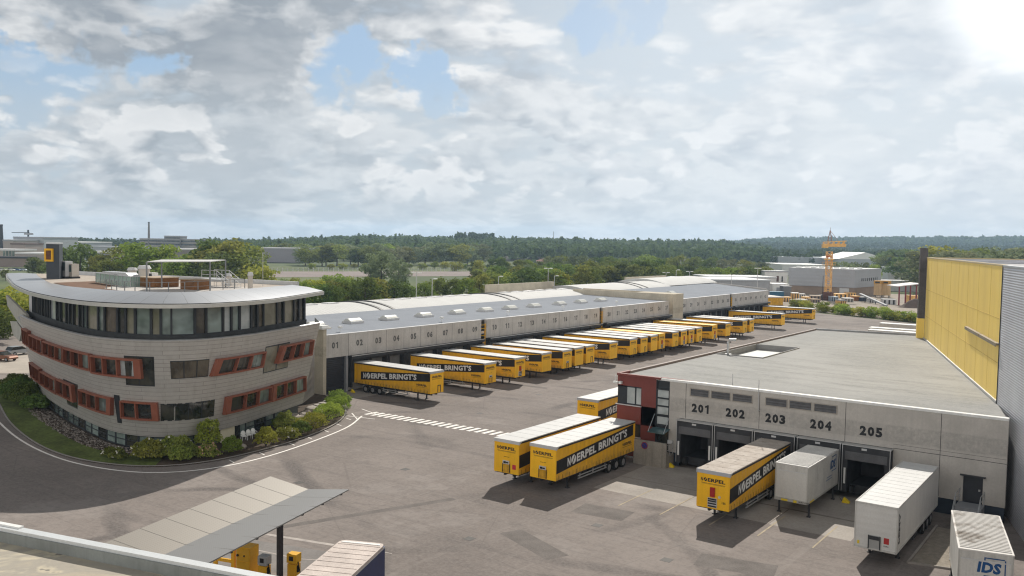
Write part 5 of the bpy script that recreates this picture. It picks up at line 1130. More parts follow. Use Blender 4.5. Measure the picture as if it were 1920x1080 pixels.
def swap_body(loc, rz, label, L=7.6, w=1.275, zb=1.25, zt=4.02, dirty=False):
    t = thing('swap_body', label, 'swap body', loc, rz)
    m = mat('dirty_white_box', (0.58, 0.565, 0.53), .6, .10, .7, fine=.08, grime=.18); mr = mat('ribbed_roof', (0.56, 0.55, 0.53), .6, .10, .7, fine=.1)
    MBx = MB(); MBx.box(-L, -w, zb, 0, w, zt-.05); MBx.build('box_body', m, t, world=False)
    b = MB(); b.box(-L-.02, -w-.02, zt-.08, .02, w+.02, zt); k = 0
    n = int(L/.27)
    for i in range(n): x = -L+.1+i*(L-.2)/n; b.box(x, -w+.08, zt, x+.10, w-.08, zt+.045)
    def _rr(nt, N, L_, b_):
        tc = N.new('ShaderNodeTexCoord'); o = tc.outputs['Object']
        c = T_mix(N, L_, T_ramp(N, L_, T_noise(N, L_, T_map(N, L_, (.35, .35, .35)), 1.0, 5, .7), .50, .64, 0, .85), (0.62, 0.60, 0.57, 1), (0.17, 0.125, 0.085, 1))
        L_.new(c, b_.inputs['Base Color']); b_.inputs['Roughness'].default_value = .7
    b.build('roof', mat_nodes('rusty_ribbed_roof', _rr) if dirty else mr, t, world=False)
    b = MB()
    for y in (-w-.008, w-.06): b.box(-.03, y, zb, .015, y+.068, zt-.06); b.box(-L-.015, y, zb, -L+.03, y+.068, zt-.06)
    b.box(-.02, -w, zb-.12, .02, w, zb+.1); b.box(-L, -w-.01, zb-.12, 0, -w+.08, zb+.02); b.box(-L, w-.08, zb-.12, 0, w+.01, zb+.02); b.build('corner_frame', mat('frame_grey_white', (0.44, 0.43, 0.40), .6, .12, 1, grime=.2), t, world=False)
    b = MB(); b.box(.0, -w+.12, zb+.12, .022, w-.12, zt-.55); b.build('shutter_door', mat('door_white', (0.60, 0.585, 0.55), .6, .06, .8, wave=('Y', .18, .01)), t, world=False)
    b = MB(); b.box(.02, -w+.12, zt-.56, .04, w-.12, zt-.50); b.build('door_head', LGREY, t, world=False)
    for x in (-.75, -L+.75):
        for y in (-w+.12, w-.12): b = MB(); b.box(x-.06, y-.06, .04, x+.06, y+.06, zb-.05); b.box(x-.14, y-.14, 0, x+.14, y+.14, .05); b.build('support_leg', DARK, t, world=False)
    return t
t = swap_body((-21.55, 66.5, 0), RZ90+rad(-.5), 'white swap body on black legs with blue letters, at dock 204', L=7.6)
BLUEM = mat('blue_print', (0.012, 0.075, 0.22), .5, .06, 2)
def ids(b, o, ux, uz, cap, y=None):
    o, ux, uz = (np.array(q, float) for q in (o, ux, uz)); sh = uz+ux*.12
    w = put_text(b, 'IDS', cap, o, ux, sh, cap*1.85, .05); nrm = np.cross(ux, uz); f = cap*.10
    P = [o+ux*(cap*.55)+uz*cap*1.32, o+ux*(w+cap*.32)+uz*cap*1.32, o+ux*(w+cap*.32)-uz*cap*.3, o+ux*cap*.55-uz*cap*.3]
    for p, q in ((P[0], P[1]), (P[1], P[2]), (P[2], P[3])): b.bar(p, q, f, f*.1) if False else b.poly([p, q, q+(ux if abs(np.dot(q-p, uz)) > .1 else uz)*f, p+(ux if abs(np.dot(q-p, uz)) > .1 else uz)*f])
    b.poly([P[0], P[0]+ux*f, P[0]+ux*f-uz*cap*.22, P[0]-uz*cap*.22])
b = MB(); ids(b, (-5.4, 1.29, 2.75), (-1, 0, 0), (0, 0, 1), .72); b.build('side_letters', BLUEM, t, world=False)
b = MB()
for k in range(2): b.box(-5.9, 1.279, 2.2-.2*k, -4.6+.2*k, 1.285, 2.28-.2*k)
b.build('side_slogan', mat('slogan_grey_blue', (0.20, 0.25, 0.34), .5, .1, 2), t, world=False)
b = MB(); b.box(.022, -.75, 1.14, .03, -.25, 1.30); b.box(.022, .2, 1.12, .03, .45, 1.32); b.box(-1.5, 1.286, 1.15, -.5, 1.292, 1.28); b.build('yellow_plates', mat('plate_yellow', (0.70, 0.52, 0.03), .5, .1, 2), t, world=False)
b = MB(); put_text(b, 'WAT 0327', .13, (.03, .58, 1.17), (0, 1, 0), (0, 0, 1), None, .02); b.build('fleet_number', BLACK, t, world=False)
az2 = math.atan2(55.0-61.9, -6.66+8.16)
t = swap_body((-6.70, 54.35, 0), az2, 'soiled white swap body with rust-stained ribbed roof and large blue letters, beside the gravel bed', L=7.75, w=1.36, zb=1.2, zt=4.0, dirty=True)
b = MB(); ids(b, (.03, -.42, 2.80), (0, 1, 0), (0, 0, 1), .62); b.build('front_letters', BLUEM, t, world=False)

# big white box trailer beside dock 205
t = thing('box_trailer', 'white box trailer with grooved panels and dark vertical letters parked beside dock 205', 'trailer', (-13.75, 59.65, 0), RZ90+rad(.2))
WB = mat('white_box_panel', (0.68, 0.665, 0.63), .45, .06, .7, fine=.05, grime=.10)
b = MB(); b.box(-13.6, -1.3, 1.12, -.03, 1.3, 3.97); b.build('box_body', WB, t, world=False)
b = MB(); b.box(-.03, -1.3, 1.1, .0, 1.3, 3.97); b.build('front_wall', mat('grooved_white', (0.62, 0.61, 0.585), .5, .05, .7, wave=('Z', .42, .012)), t, world=False)
b = MB(); b.box(-13.62, -1.32, 3.97, .02, 1.32, 4.04)
for k in range(1, 14): b.box(-k, -1.28, 4.04, -k+.05, 1.28, 4.05)
b.build('roof', mat('white_metal_roof', (0.62, 0.62, 0.61), .45, .06, .6), t, world=False)
b = MB()
for y in (-1.33, 1.25): b.box(-.06, y, 1.05, .03, y+.08, 4.06); b.box(-13.64, y, 1.05, -13.55, y+.08, 4.06)
for y in (-1.33, 1.27): b.box(-13.6, y, 3.95, 0, y+.06, 4.07); b.box(-13.6, y, 1.02, 0, y+.06, 1.16)
b.box(-.02, -1.3, 3.93, .03, 1.3, 4.07); b.box(-.02, -1.3, 1.02, .03, 1.3, 1.14); b.build('edge_frame', mat('edge_frame_white', (0.55, 0.54, 0.51), .5, .1, 1, grime=.2), t, world=False)
b = MB(); V, F = text_mesh('PEMA', .42, 2.05, .05); b.add([(-.42-p[1]-.0, 1.31, 1.55+p[0]) for p in V], F); b.build('vertical_letters', mat('dark_letters', (0.05, 0.05, 0.055), .5, .1, 2), t, world=False)
b = MB(); b.box(.0, -.42, 1.15, .05, .30, 1.98); b.build('hose_panel', mat('panel_grey', (0.36, 0.36, 0.35), .6, .1, 1), t, world=False)
b = MB(); b.box(.05, -.36, 1.72, .12, .24, 1.95); b.box(.04, -.44, 1.1, .09, -.38, 1.98); b.box(.04, .27, 1.1, .09, .33, 1.98); b.build('hose_couplings', DARK, t, world=False)
b = MB(); b.box(.0, .52, 1.55, .008, .84, 1.95); b.build('red_sticker', mat('sticker_red2', (0.42, 0.03, 0.03), .5, .1, 2), t, world=False)
b = MB(); put_text(b, 'PEMA', .09, (.004, .52, 1.36), (0, 1, 0), (0, 0, 1), None, .02); b.build('small_letters', MATS['dark_letters'], t, world=False)
b = MB(); b.box(.0, -1.12, 1.25, .006, -.98, 1.48); b.build('yellow_plate', MATS['plate_yellow'], t, world=False)
b = MB(); b.box(-13.3, -.5, .8, -.4, -.35, 1.1); b.box(-13.3, .35, .8, -.4, .5, 1.1); b.box(-13.4, -1.25, 1.0, -.2, 1.25, 1.1); b.box(-7.0, .6, .45, -5.6, 1.2, 1.0); b.build('chassis', DARK, t, world=False)
for s in (-1, 1):
    b = MB(); b.box(-2.55, s*.9-.07, .05, -2.40, s*.9+.07, 1.05); b.box(-2.6, s*.9-.15, 0, -2.35, s*.9+.15, .06); b.build('landing_leg', DARK, t, world=False)
    for x in (-11.6, -10.29, -8.98): wheel(t, x, s*1.06)

# covered trailer with blue side at the bottom edge of the picture
g0, g1 = gp(643, 1010, 3.97), gp(720, 1021, 3.97); h0 = gp(545, 1090, 3.97)
c = (g0+g1)/2; d = g0-h0; azt = math.atan2(d[1], d[0]); 
t = thing('blue_trailer', 'trailer with dark blue curtain and dirty white roof, cut off by the bottom edge', 'trailer', (c[0], c[1], 0), azt)
b = MB(); b.box(-13.0, -1.27, 1.15, 0, 1.27, 3.82); b.build('curtain_body', mat('blue_tarpaulin', (0.018, 0.032, 0.115), .45, .15, .9), t, world=False)
b = MB(); pr = [(-13.0, -1.3), (-.35, -1.3), (-.08, -1.2), (0.02, -.95), (.02, .95), (-.08, 1.2), (-.35, 1.3), (-13.0, 1.3)]; b.prism(pr, 3.82, 3.97)
for k in range(1, 20): b.box(-k*.66, -1.22, 3.97, -k*.66+.07, 1.22, 3.99)
b.build('roof', mat('pinkish_dirty_roof', (0.55, 0.48, 0.44), .8, .14, .8, fine=.14), t, world=False)
b = MB(); b.prism([(-.40, -1.15), (-.2, -1.05), (-.2, 1.05), (-.4, 1.15), (-.28, 1.0), (-.28, -1.0)][:4], 3.97, 4.0); b.build('roof_fold', WHITE, t, world=False)
b = MB(); b.box(-.02, -1.27, 1.1, .03, -1.2, 3.8); b.box(-.02, 1.2, 1.1, .03, 1.27, 3.8); b.box(-13, -1.28, 3.74, 0, -1.275, 3.82); b.build('corner_frame', LGREY, t, world=False)
b = MB(); b.box(-12.8, -1.0, .7, -.4, 1.0, 1.15); b.build('chassis', DARK, t, world=False)
for s in (-1, 1):
    b = MB(); b.box(-2.5, s*.85-.07, 0, -2.36, s*.85+.07, 1.1); b.build('landing_leg', DARK, t, world=False)
    for x in (-11.3, -10.0, -8.7): wheel(t, x, s*1.06)
# white trailers far behind the dock building
for (px, py, lab) in ((1700, 622, 'white trailer roof beyond the dock building, nearest the green roof'), (1700, 617.5, 'white trailer roof beyond the dock building, middle one'), (1716, 609, 'short white trailer roof beyond the dock building, set apart')):
    p = gp(px, py, 4.0); t = thing('parked_trailer', lab, 'trailer', (p[0]-4.6, p[1], 0), 0, 'white trailers beyond the dock building')
    b = MB(); b.box(-2.5, -1.25, 1.1, 9.5, 1.25, 3.9); b.build('box_body', mat('beige_white', (0.52, 0.48, 0.42), .6, .1, .8), t, world=False)
    b = MB(); b.box(-2.55, -1.3, 3.9, 9.55, 1.3, 4.0); b.build('roof', WHITE, t, world=False)
    b = MB(); b.box(-2.2, -1.1, .6, 9.2, 1.1, 1.1); b.build('chassis', DARK, t, world=False)
    for x in (-1.0, 0.3, 1.6):
        for y in (-1.05, 1.05): wheel(t, x, y)
# wheel chocks
for (x, y, lab) in ((-86.2, 82.6, 'yellow wheel chock beside the trailer at dock 02'), (-35.3, 74.2, 'yellow wheel chock near dock 201'), (-19.2, 73.0, 'yellow wheel chock between docks 204 and 205')):
    t = thing('wheel_chock', lab, 'wheel chock', (x, y, 0)); b = MB(); b.add([(-.3, -.15, 0), (.3, -.15, 0), (.3, -.15, .12), (-.15, -.15, .42), (-.3, .15, 0), (.3, .15, 0), (.3, .15, .12), (-.15, .15, .42)], [(0, 1, 2, 3), (7, 6, 5, 4), (0, 3, 7, 4), (3, 2, 6, 7), (1, 5, 6, 2), (0, 4, 5, 1)])
    b.build('wedge', mat('chock_yellow', (0.85, 0.62, 0.02), .5, .1, 2), t, world=False); b = MB(); b.tube([(-.3, 0, .1), (-.5, 0, .35)], .03); b.build('handle', DARK, t, world=False)

# ================================================================== fuel station, near roof
def ab(p, q): return np.array(q, float)-np.array(p, float)
cn = thing('fuel_canopy', 'butterfly fuel station canopy of pale perforated sheet on a dark post', 'canopy', (-41, 31, 0))
va, vb = gp(578, 917, 4.75), gp(316, 1036, 4.75); vb = va+(vb-va)*1.35
la, lb = gp(507, 893, 5.25), gp(200, 1016, 5.25); lb = la+(lb-la)*1.25
ra, rb = gp(654, 917.5, 5.35), gp(395, 1053, 5.35); rb = ra+(rb-ra)*1.3
def _perf(nt, N, L, b, col):
    tc = N.new('ShaderNodeTexCoord'); mp = N.new('ShaderNodeMapping'); mp.inputs['Rotation'].default_value = (0, 0, -rad(105)); L.new(tc.outputs['Object'], mp.inputs[0])
    c = None
    w = N.new('ShaderNodeTexWave'); w.bands_direction = 'X'; w.inputs['Scale'].default_value = .314/.17; L.new(mp.outputs[0], w.inputs['Vector'])
    w2 = N.new('ShaderNodeTexWave'); w2.bands_direction = 'Y'; w2.inputs['Scale'].default_value = .314/.13; L.new(mp.outputs[0], w2.inputs['Vector'])
    m = N.new('ShaderNodeMath'); m.operation = 'MULTIPLY'; L.new(w.outputs['Fac'], m.inputs[0]); L.new(w2.outputs['Fac'], m.inputs[1])
    c = T_mix(N, L, T_ramp(N, L, m.outputs[0], .25, .75, 0, .35), col, tuple(x*.6 for x in col[:3])+(1,))
    L.new(c, b.inputs['Base Color']); b.inputs['Roughness'].default_value = .5; b.inputs['Metallic'].default_value = .3
up = np.array([0, 0, .07])
b = MB(); b.add([la, va, vb, lb, la-up, va-up, vb-up, lb-up], [(0, 3, 2, 1), (4, 5, 6, 7), (0, 1, 5, 4), (1, 2, 6, 5), (2, 3, 7, 6), (3, 0, 4, 7)]); s1 = b.build('left_roof_wing', mat_nodes('perforated_sheet', lambda *a: _perf(*a, (0.205, 0.187, 0.163, 1))), cn)
b = MB(); b.add([ra, va, vb, rb, ra-up, va-up, vb-up, rb-up], [(0, 1, 2, 3), (4, 7, 6, 5), (0, 4, 5, 1), (1, 5, 6, 2), (2, 6, 7, 3), (3, 7, 4, 0)]); s2 = b.build('right_roof_wing', mat_nodes('perforated_sheet_grey', lambda *a: _perf(*a, (0.25, 0.25, 0.25, 1))), cn)
b = MB()
for k in range(1, 9): t_ = k/9; b.bar(la+(lb-la)*t_+up*.1, va+(vb-va)*t_+up*.1, .025, .006); b.bar(ra+(rb-ra)*t_+up*.1, va+(vb-va)*t_+up*.1, .02, .006)
b.build('sheet_seams', mat('seam_grey', (0.19, 0.18, 0.165), .6, .1, 1), cn)
b = MB(); b.bar(va-up*1.6, vb-up*1.6, .2, .16)
for k in range(8): t_ = (k+.4)/8; p = ra+(rb-ra)*t_; b.bar(va+(vb-va)*t_-up*1.5, p-up*1.2, .1, .1); b.bar(va+(vb-va)*t_-up*1.5, la+(lb-la)*t_-up*1.2, .1, .1)
b.build('beams', DARK, cn)
pp = gp(525, 985, 4.6)
b = MB(); b.box(pp[0]-.13, pp[1]-.13, 0, pp[0]+.13, pp[1]+.13, 4.85); b.build('post', mat('post_brown_grey', (0.055, 0.048, 0.05), .6, .1, 1), cn)
p2 = pp+(vb-va)*.62; b = MB(); b.box(p2[0]-.13, p2[1]-.13, 0, p2[0]+.13, p2[1]+.13, 4.8); b.build('post', MATS['post_brown_grey'], cn)
fa = rad(107)
isl = MB(); pc = gp(520, 1060, 0)
isl.pb((pc[0]-4.2, pc[1]-6.5, 0), (-.292*14, .956*14, 0), (5.2*.956, 5.2*.292, 0), (0, 0, .12)); 
def fdir(s, n): return np.array([math.cos(fa)*s+math.sin(fa)*n, math.sin(fa)*s-math.cos(fa)*n])
def pump(px, py, w, d, h, label, body, twotone, name='fuel_pump'):
    p = gp(px, py, 0); t = thing(name, label, 'fuel pump' if name == 'fuel_pump' else 'cabinet', (p[0], p[1], 0), fa-math.pi/2, 'fuel pumps under the canopy' if name == 'fuel_pump' else None)
    b = MB(); b.box(-w/2, -d/2, .1, w/2, d/2, h*.66); b.build('lower_casing', body, t, world=False)
    b = MB(); b.box(-w/2-.03, -d/2-.03, h*.70, w/2+.03, d/2+.03, h); b.box(-w/2+.06, -d/2+.06, h*.66, w/2-.06, d/2-.06, h*.70); u_ = b.build('upper_casing', twotone, t, world=False)
    b = MB(); b.box(-w*.28, -d/2-.04, h*.78, w*.2, -d/2-.03, h*.93); b.build('display', BLACK, u_, world=False)
    b = MB(); b.tube([(w/2+.04, -.1, h*.75), (w/2+.2, -.1, h*.4), (w/2+.16, -.1, h*.15), (w/2+.03, -.1, h*.3)], .03); b.box(w/2, -.16, h*.4, w/2+.1, -.04, h*.62); b.build('hose', RUBBER, t, world=False)
    b = MB(); b.box(-w/2-.1, -d/2-.1, 0, w/2+.1, d/2+.1, .1); b.build('plinth', CONC, t, world=False)
    return t
pump(496, 1095, .56, .45, 1.75, 'yellow and grey fuel pump left of the canopy post', YFRAME, mat('pump_grey', (0.40, 0.41, 0.42), .5, .1, 1))
pump(551, 1092, .60, .5, 1.8, 'all-yellow fuel pump right of the canopy post', YFRAME, YFRAME)
p = gp(464, 1086, 0); t = thing('fuel_cabinet', 'large yellow metal cabinet beside the fuel pumps', 'cabinet', (p[0], p[1], 0), fa-math.pi/2)
b = MB(); b.box(-.48, -.45, 0, .48, .45, 2.1); b.build('casing', YFRAME, t, world=False)
b = MB(); b.box(-.44, -.47, .1, .44, -.45, 1.2); b.box(-.44, -.47, 1.25, .44, -.45, 2.05); b.build('door', mat('door_yellow', (0.66, 0.36, 0.02), .5, .08, 1), t, world=False)
b = MB(); b.tube([(-.35, -.47, 1.6), (-.35, -.54, 1.6)], .07, 10); b.tube([(.1, -.47, 1.6), (.1, -.51, 1.6)], .05, 10); b.build('valve', BLACK, t, world=False)
p = gp(421, 1080, 0); t = thing('guard_frame', 'yellow steel guard frame under the canopy edge', 'guard rail', (p[0], p[1], 0), fa-math.pi/2)
b = MB()
for x in (-.65, .65): b.box(x-.12, -.08, 0, x+.12, .08, 1.9)
b.build('uprights', YFRAME, t, world=False); b = MB(); b.box(-.55, -.05, 1.75, .55, .05, 1.9); b.box(-.55, -.06, .9, .55, .06, 1.1); b.build('cross_bar', YFRAME, t, world=False)
lines = MB(); q = [gp(500, 1002), gp(625, 1022), gp(735, 1038), gp(640, 1052)]
lines.bar((*q[0][:2], .006), (*q[1][:2], .006), .35, .004); lines.bar((*q[1][:2], .006), (*q[2][:2], .006), .12, .004)
q = [gp(485, 1032), gp(560, 1048), gp(640, 1052)]; lines.bar((*q[0][:2], .006), (*q[1][:2], .006), .12, .004); lines.bar((*q[1][:2], .006), (*q[2][:2], .006), .10, .004)
struct('fuel_yard_lines', lines, mat('worn_road_paint', (0.42, 0.38, 0.35), .9, .2, 1.2, fine=.2))
fs = MB(); k = [gp(470, 1012), gp(620, 1035), gp(560, 1075), gp(380, 1060)]; fs.poly([(*q[:2], .004) for q in k]); struct('fuel_slab', fs, mat('fuel_slab', (0.215, 0.20, 0.19), .9, .15, .4, fine=.1))
# near flat roof with white parapet in the lower left corner
ra_, rb_ = gp(0, 981, 10.0), gp(500, 1076, 10.0); dd = (rb_-ra_); dd[2] = 0; dd /= np.linalg.norm(dd); nn = np.array([dd[1], -dd[0], 0]);
if np.dot(nn[:2], -ra_[:2]) < 0: nn = -nn
r0 = ra_-dd*14; L_ = 45
nr = thing('near_building', 'flat-roofed building with white metal parapet at the lower left edge', 'building', (r0[0]+dd[0]*20, r0[1]+dd[1]*20, 0))
PARW = mat('white_parapet_metal', (0.62, 0.64, 0.65), .4, .05, .7, metal=.2)
b = MB(); b.pb(r0+nn*0+np.array([0, 0, -.12]), dd*L_, nn*.36, (0, 0, .12)); b.build('parapet_cap', PARW, nr)
b = MB(); b.pb(r0+nn*.36+np.array([0, 0, -.55]), dd*L_, nn*.06, (0, 0, .43)); b.build('parapet_face', mat('parapet_inside', (0.24, 0.255, 0.245), .6, .18, .5, grime=.2), nr)
b = MB(); b.pb(r0+nn*.05+np.array([0, 0, -10]), dd*L_, nn*.3, (0, 0, 9.88)); b.build('outer_wall', CONC, nr)
def _nroof(nt, N, L, b):
    tc = N.new('ShaderNodeTexCoord'); o = tc.outputs['Object']
    n = T_noise(N, L, o, .32, 4, .55, 1.2)
    c = T_mix(N, L, T_ramp(N, L, n, .42, .52), (0.40, 0.35, 0.27, 1), (0.33, 0.30, 0.25, 1))
    c = T_mix(N, L, T_ramp(N, L, n, .54, .60, 0, .8), c, (0.52, 0.46, 0.34, 1))
    c = T_mix(N, L, T_ramp(N, L, n, .61, .64, 0, .9), c, (0.13, 0.12, 0.11, 1))
    c = T_mix(N, L, T_ramp(N, L, T_noise(N, L, o, 2.5, 5, .7), .5, .7, 0, .25), c, (0.22, 0.20, 0.17, 1))
    L.new(c, b.inputs['Base Color']); b.inputs['Roughness'].default_value = .75
b = MB(); b.pb(r0+nn*.42+np.array([0, 0, -.65]), dd*L_, nn*20, (0, 0, .15)); b.build('roof', mat_nodes('puddle_stained_roof', _nroof), nr)
q0 = gp(24, 1010, 9.62); b = MB(); b.pb(q0, dd*1.4, nn*.03, (0, 0, .10)); b.build('drain_slot', BLACK, nr)
b = MB(); b.pb(r0+nn*-.02+dd*14+np.array([0, 0, 0]), dd*1.2, nn*.2, (0, 0, .06)); b.build('cap_joint', WHITE, nr)

# ================================================================== garden round the office building
ROCK = mat('garden_rock', (0.36, 0.32, 0.28), .9, .2, 1.2, fine=.2, rnd=.2, bump=.05)
rocks = []
def rock_mesh(seed):
    R = np.random.default_rng(seed); import bmesh
    bm = bmesh.new(); bmesh.ops.create_icosphere(bm, subdivisions=2, radius=1.0)
    pl = [(R.normal(size=3), R.uniform(.55, .9)) for _ in range(9)]
    for v in bm.verts:
        c = np.array(v.co)
        for n, d in pl:
            n = n/np.linalg.norm(n); k = c@n
            if k > d: c = c-n*(k-d)
        v.co = c*np.array([1, .8, .6])
    me = bpy.data.meshes.new('rock'); bm.to_mesh(me); bm.free(); me.materials.append(ROCK); return me
RM = [rock_mesh(i) for i in range(4)]
RR = random.Random(11)
spots = [(-79.2, 68.6), (-77.9, 69.3), (-78.4, 67.4), (-76.6, 67.2), (-77.6, 66.1), (-75.9, 66.0), (-76.9, 65.2), (-80.3, 70.2), (-79.0, 70.7), (-75.2, 64.2), (-76.3, 63.9), (-78.7, 66.4)]
for i, (x, y) in enumerate(spots):
    o = link('rock', RM[i % 4]); o.location = (x, y, .25); o.scale = [RR.uniform(.5, .95)]*3; o.rotation_euler = (0, 0, RR.uniform(0, 6))
    tag(o, 'pale boulder in the rock garden between the beige wall and the hedges', 'rock', 'boulders of the rock garden')
for i, (x, y) in enumerate([(-70.9, 53.2), (-72.1, 52.5)]):
    o = link('rock', RM[i]); o.location = (x, y, .3); o.scale = [.6]*3; tag(o, ['pale boulder at the foot of the round bush near the white chairs', 'small pale boulder behind the pink flowering shrub'][i], 'rock')
sl = MB()
for i in range(6): sl.pb((-83.5+i*.25, 76.6-i*1.05, .11+.05*(5-i)), (2.6, -.5, 0), (.15, .75, 0), (0, 0, .16))
struct('stepping_slabs', sl, PAD)
gr = []
for i in range(2600):
    u = RNG.uniform(-8, 33); p = SP(u, 1.5, .0+RNG.uniform(0, 1.0)**1.2*2.0); gr.append((p[0], p[1], .13+RNG.uniform(0, .05)))
V = []
for c in gr:
    s = RNG.uniform(.05, .14); th = RNG.uniform(0, 6.28); e = np.array([(math.cos(th+k*1.571)*s*RNG.uniform(.7, 1.1), math.sin(th+k*1.571)*s*RNG.uniform(.7, 1.1), 0) for k in range(4)]); V.append(np.array(c)+e+np.array([[0, 0, 0], [0, 0, RNG.uniform(0, .09)], [0, 0, .06], [0, 0, RNG.uniform(0, .09)]]))
o = link('pebble_strip', np_mesh('pebble_strip', np.concatenate(V))); o.data.materials.append(mat('pale_pebble', (0.30, 0.265, 0.235), .9, .35, 4, fine=.3)); tag(o, 'strip of pale pebbles along the foot of the hull', 'pebbles', kind='stuff')
def _leafmat(nt, N, L, b, c0, c1, tr):
    oi = N.new('ShaderNodeObjectInfo'); tc = N.new('ShaderNodeTexCoord'); g = N.new('ShaderNodeNewGeometry')
    n = T_noise(N, L, tc.outputs['Object'], .55, 3)
    c = T_mix(N, L, T_ramp(N, L, n, .35, .65), c0, c1)
    c = T_mix(N, L, T_ramp(N, L, g.outputs['Random Per Island'], 0, 1, 0, .5), c, tuple(x*1.5 for x in c1[:3])+(1,))
    hs = N.new('ShaderNodeHueSaturation'); L.new(c, hs.inputs['Color'])
    L.new(T_ramp(N, L, T_noise(N, L, oi.outputs['Location'], 3.7, 0), .35, .65, .47, .525), hs.inputs['Hue']); L.new(T_ramp(N, L, oi.outputs['Random'], 0, 1, .74, 1.36), hs.inputs['Value'])
    L.new(hs.outputs[0], b.inputs['Base Color']); b.inputs['Roughness'].default_value = .8; b.inputs['Specular IOR Level'].default_value = .04
    t = N.new('ShaderNodeBsdfTranslucent'); L.new(hs.outputs[0], t.inputs[0]); mx = N.new('ShaderNodeMixShader'); mx.inputs[0].default_value = tr
    L.new(b.outputs[0], mx.inputs[1]); L.new(t.outputs[0], mx.inputs[2]); L.new(mx.outputs[0], N['Material Output'].inputs[0])
LEAF = mat_nodes('green_leaves', lambda *a: _leafmat(*a, (0.098, 0.136, 0.028, 1), (0.215, 0.245, 0.062, 1), .35))
LEAF_D = mat_nodes('dark_leaves', lambda *a: _leafmat(*a, (0.068, 0.105, 0.026, 1), (0.140, 0.180, 0.052, 1), .3))
LEAF_F = mat_nodes('forest_leaves', lambda *a: _leafmat(*a, (0.040, 0.070, 0.026, 1), (0.080, 0.115, 0.042, 1), .25))
LEAF_S = mat_nodes('silvery_leaves', lambda *a: _leafmat(*a, (0.120, 0.150, 0.075, 1), (0.205, 0.23, 0.125, 1), .35))
LEAF_Y = mat_nodes('yellow_green_leaves', lambda *a: _leafmat(*a, (0.155, 0.200, 0.030, 1), (0.260, 0.295, 0.058, 1), .4))
LEAF_R = mat_nodes('russet_leaves', lambda *a: _leafmat(*a, (0.085, 0.070, 0.022, 1), (0.150, 0.100, 0.035, 1), .35))
FLW = mat('white_blossom', (0.7, 0.68, 0.62), .7, .1, 3); FLP = mat('pink_blossom', (0.62, 0.33, 0.28), .7, .15, 3)
BARKM = mat('tree_bark', (0.075, 0.058, 0.045), .95, .2, 1.5)
def bush(x, y, rx, ry, h, m, label, n=1500, leaf=.10, flowers=None, group=None, rz=0.0, name='bush', cat='bush'):
    t = thing(name, label, cat, (x, y, .1), rz, group)
    d = RNG.normal(size=(n, 3)); d /= np.linalg.norm(d, axis=1)[:, None]; d[:, 2] = np.abs(d[:, 2])*1.25-.25
    lump = 1+.16*np.sin(d[:, 0]*7+x)*np.cos(d[:, 1]*6+y)+.10*np.sin(d[:, 2]*9+x*3)
    r = RNG.uniform(.72, 1.03, n)**.6*lump
    C = d*r[:, None]*np.array([rx, ry, h*.58])+np.array([0, 0, h*.42]); C[:, 2] = np.maximum(C[:, 2], .05)
    o = link('foliage', np_mesh('foliage', leaf_quads(C, leaf, d, .35)), t); o.data.materials.append(m)
    b = MB()
    for k in range(5): a = k*1.257; b.tube([(0, 0, 0), (rx*.3*math.cos(a), ry*.3*math.sin(a), h*.4), (rx*.6*math.cos(a), ry*.6*math.sin(a), h*.75)], .04, 5, .015)
    b.build('stem', BARKM, t, world=False)
    if flowers:
        k = RNG.choice(n, 60 if flowers is FLP else 22, replace=False); Cf = C[k]*1.03; Cf[:, 2] = np.maximum(Cf[:, 2], h*.25)
        f = link('blossom', np_mesh('blossom', leaf_quads(Cf, .13, None)), t); f.data.materials.append(flowers)
    return t
HG = 'clipped bushes along the kerb'
bush(-69.85, 51.3, .95, .95, 1.7, LEAF_Y, 'round clipped bright green bush right of the pink flowering shrub', 2600, .07)
bush(-69.7, 55.2, 1.0, 1.1, 1.9, LEAF_Y, 'round feathery bright green bush beside the white chairs', 2600, .07)
bush(-70.3, 58.2, 1.0, 1.4, 1.4, LEAF, 'loose white-flowering bush between the feathery bush and the long hedge', 2200, .08, FLW)
bush(-71.2, 60.8, 1.0, 1.3, 1.4, LEAF, 'mid green bush just below the long clipped hedge', 2000, .08)
bush(-72.0, 63.0, 1.3, 2.4, 1.9, LEAF_Y, 'long clipped hedge block in the middle of the kerb', 3400, .07, rz=.3)
bush(-74.4, 67.3, 1.35, 2.9, 2.1, LEAF_Y, 'longest clipped hedge block towards the crossing', 4200, .07, rz=.42)
bush(-76.9, 71.2, 1.3, 2.2, 2.1, LEAF_Y, 'clipped hedge block nearest the crossing stripes', 3000, .07, rz=.5)
bush(-79.6, 73.8, 1.6, 1.6, 2.0, LEAF, 'loose green shrub at the corner by the roller gate', 2400, .09)
bush(-73.6, 60.8, 1.2, 1.4, 2.0, LEAF, 'dark green shrub with a pink tuft in front of the basement windows', 2200, .09)
bush(-78.2, 71.2, .8, .9, 1.0, LEAF_Y, 'small pale green tuft among the boulders', 1000, .08)
bush(-76.0, 62.0, .8, .9, 1.2, LEAF_D, 'small dark shrub below the boulders', 900, .09)
bush(-70.3, 48.9, 1.2, 1.1, 1.3, LEAF, 'low pink-flowering shrub left of the round clipped bush', 1500, .09, FLP)
bush(-72.7, 47.3, 1.7, 1.6, 1.9, LEAF, 'large loose shrub with white blossoms in front of the hull', 2600, .12, FLW)
bush(-73.9, 45.4, 1.7, 1.4, 1.8, LEAF, 'dark spreading shrub at the left of the blossom shrubs', 2400, .12, FLW)
bush(-70.9, 46.6, 1.1, 1.0, 1.3, LEAF, 'low leafy shrub at the kerb below the blossom shrub', 1400, .10)
bush(-72.6, 50.7, 1.1, 1.2, 3.1, LEAF_Y, 'tall yellow-green shrub against the hull', 2000, .10)
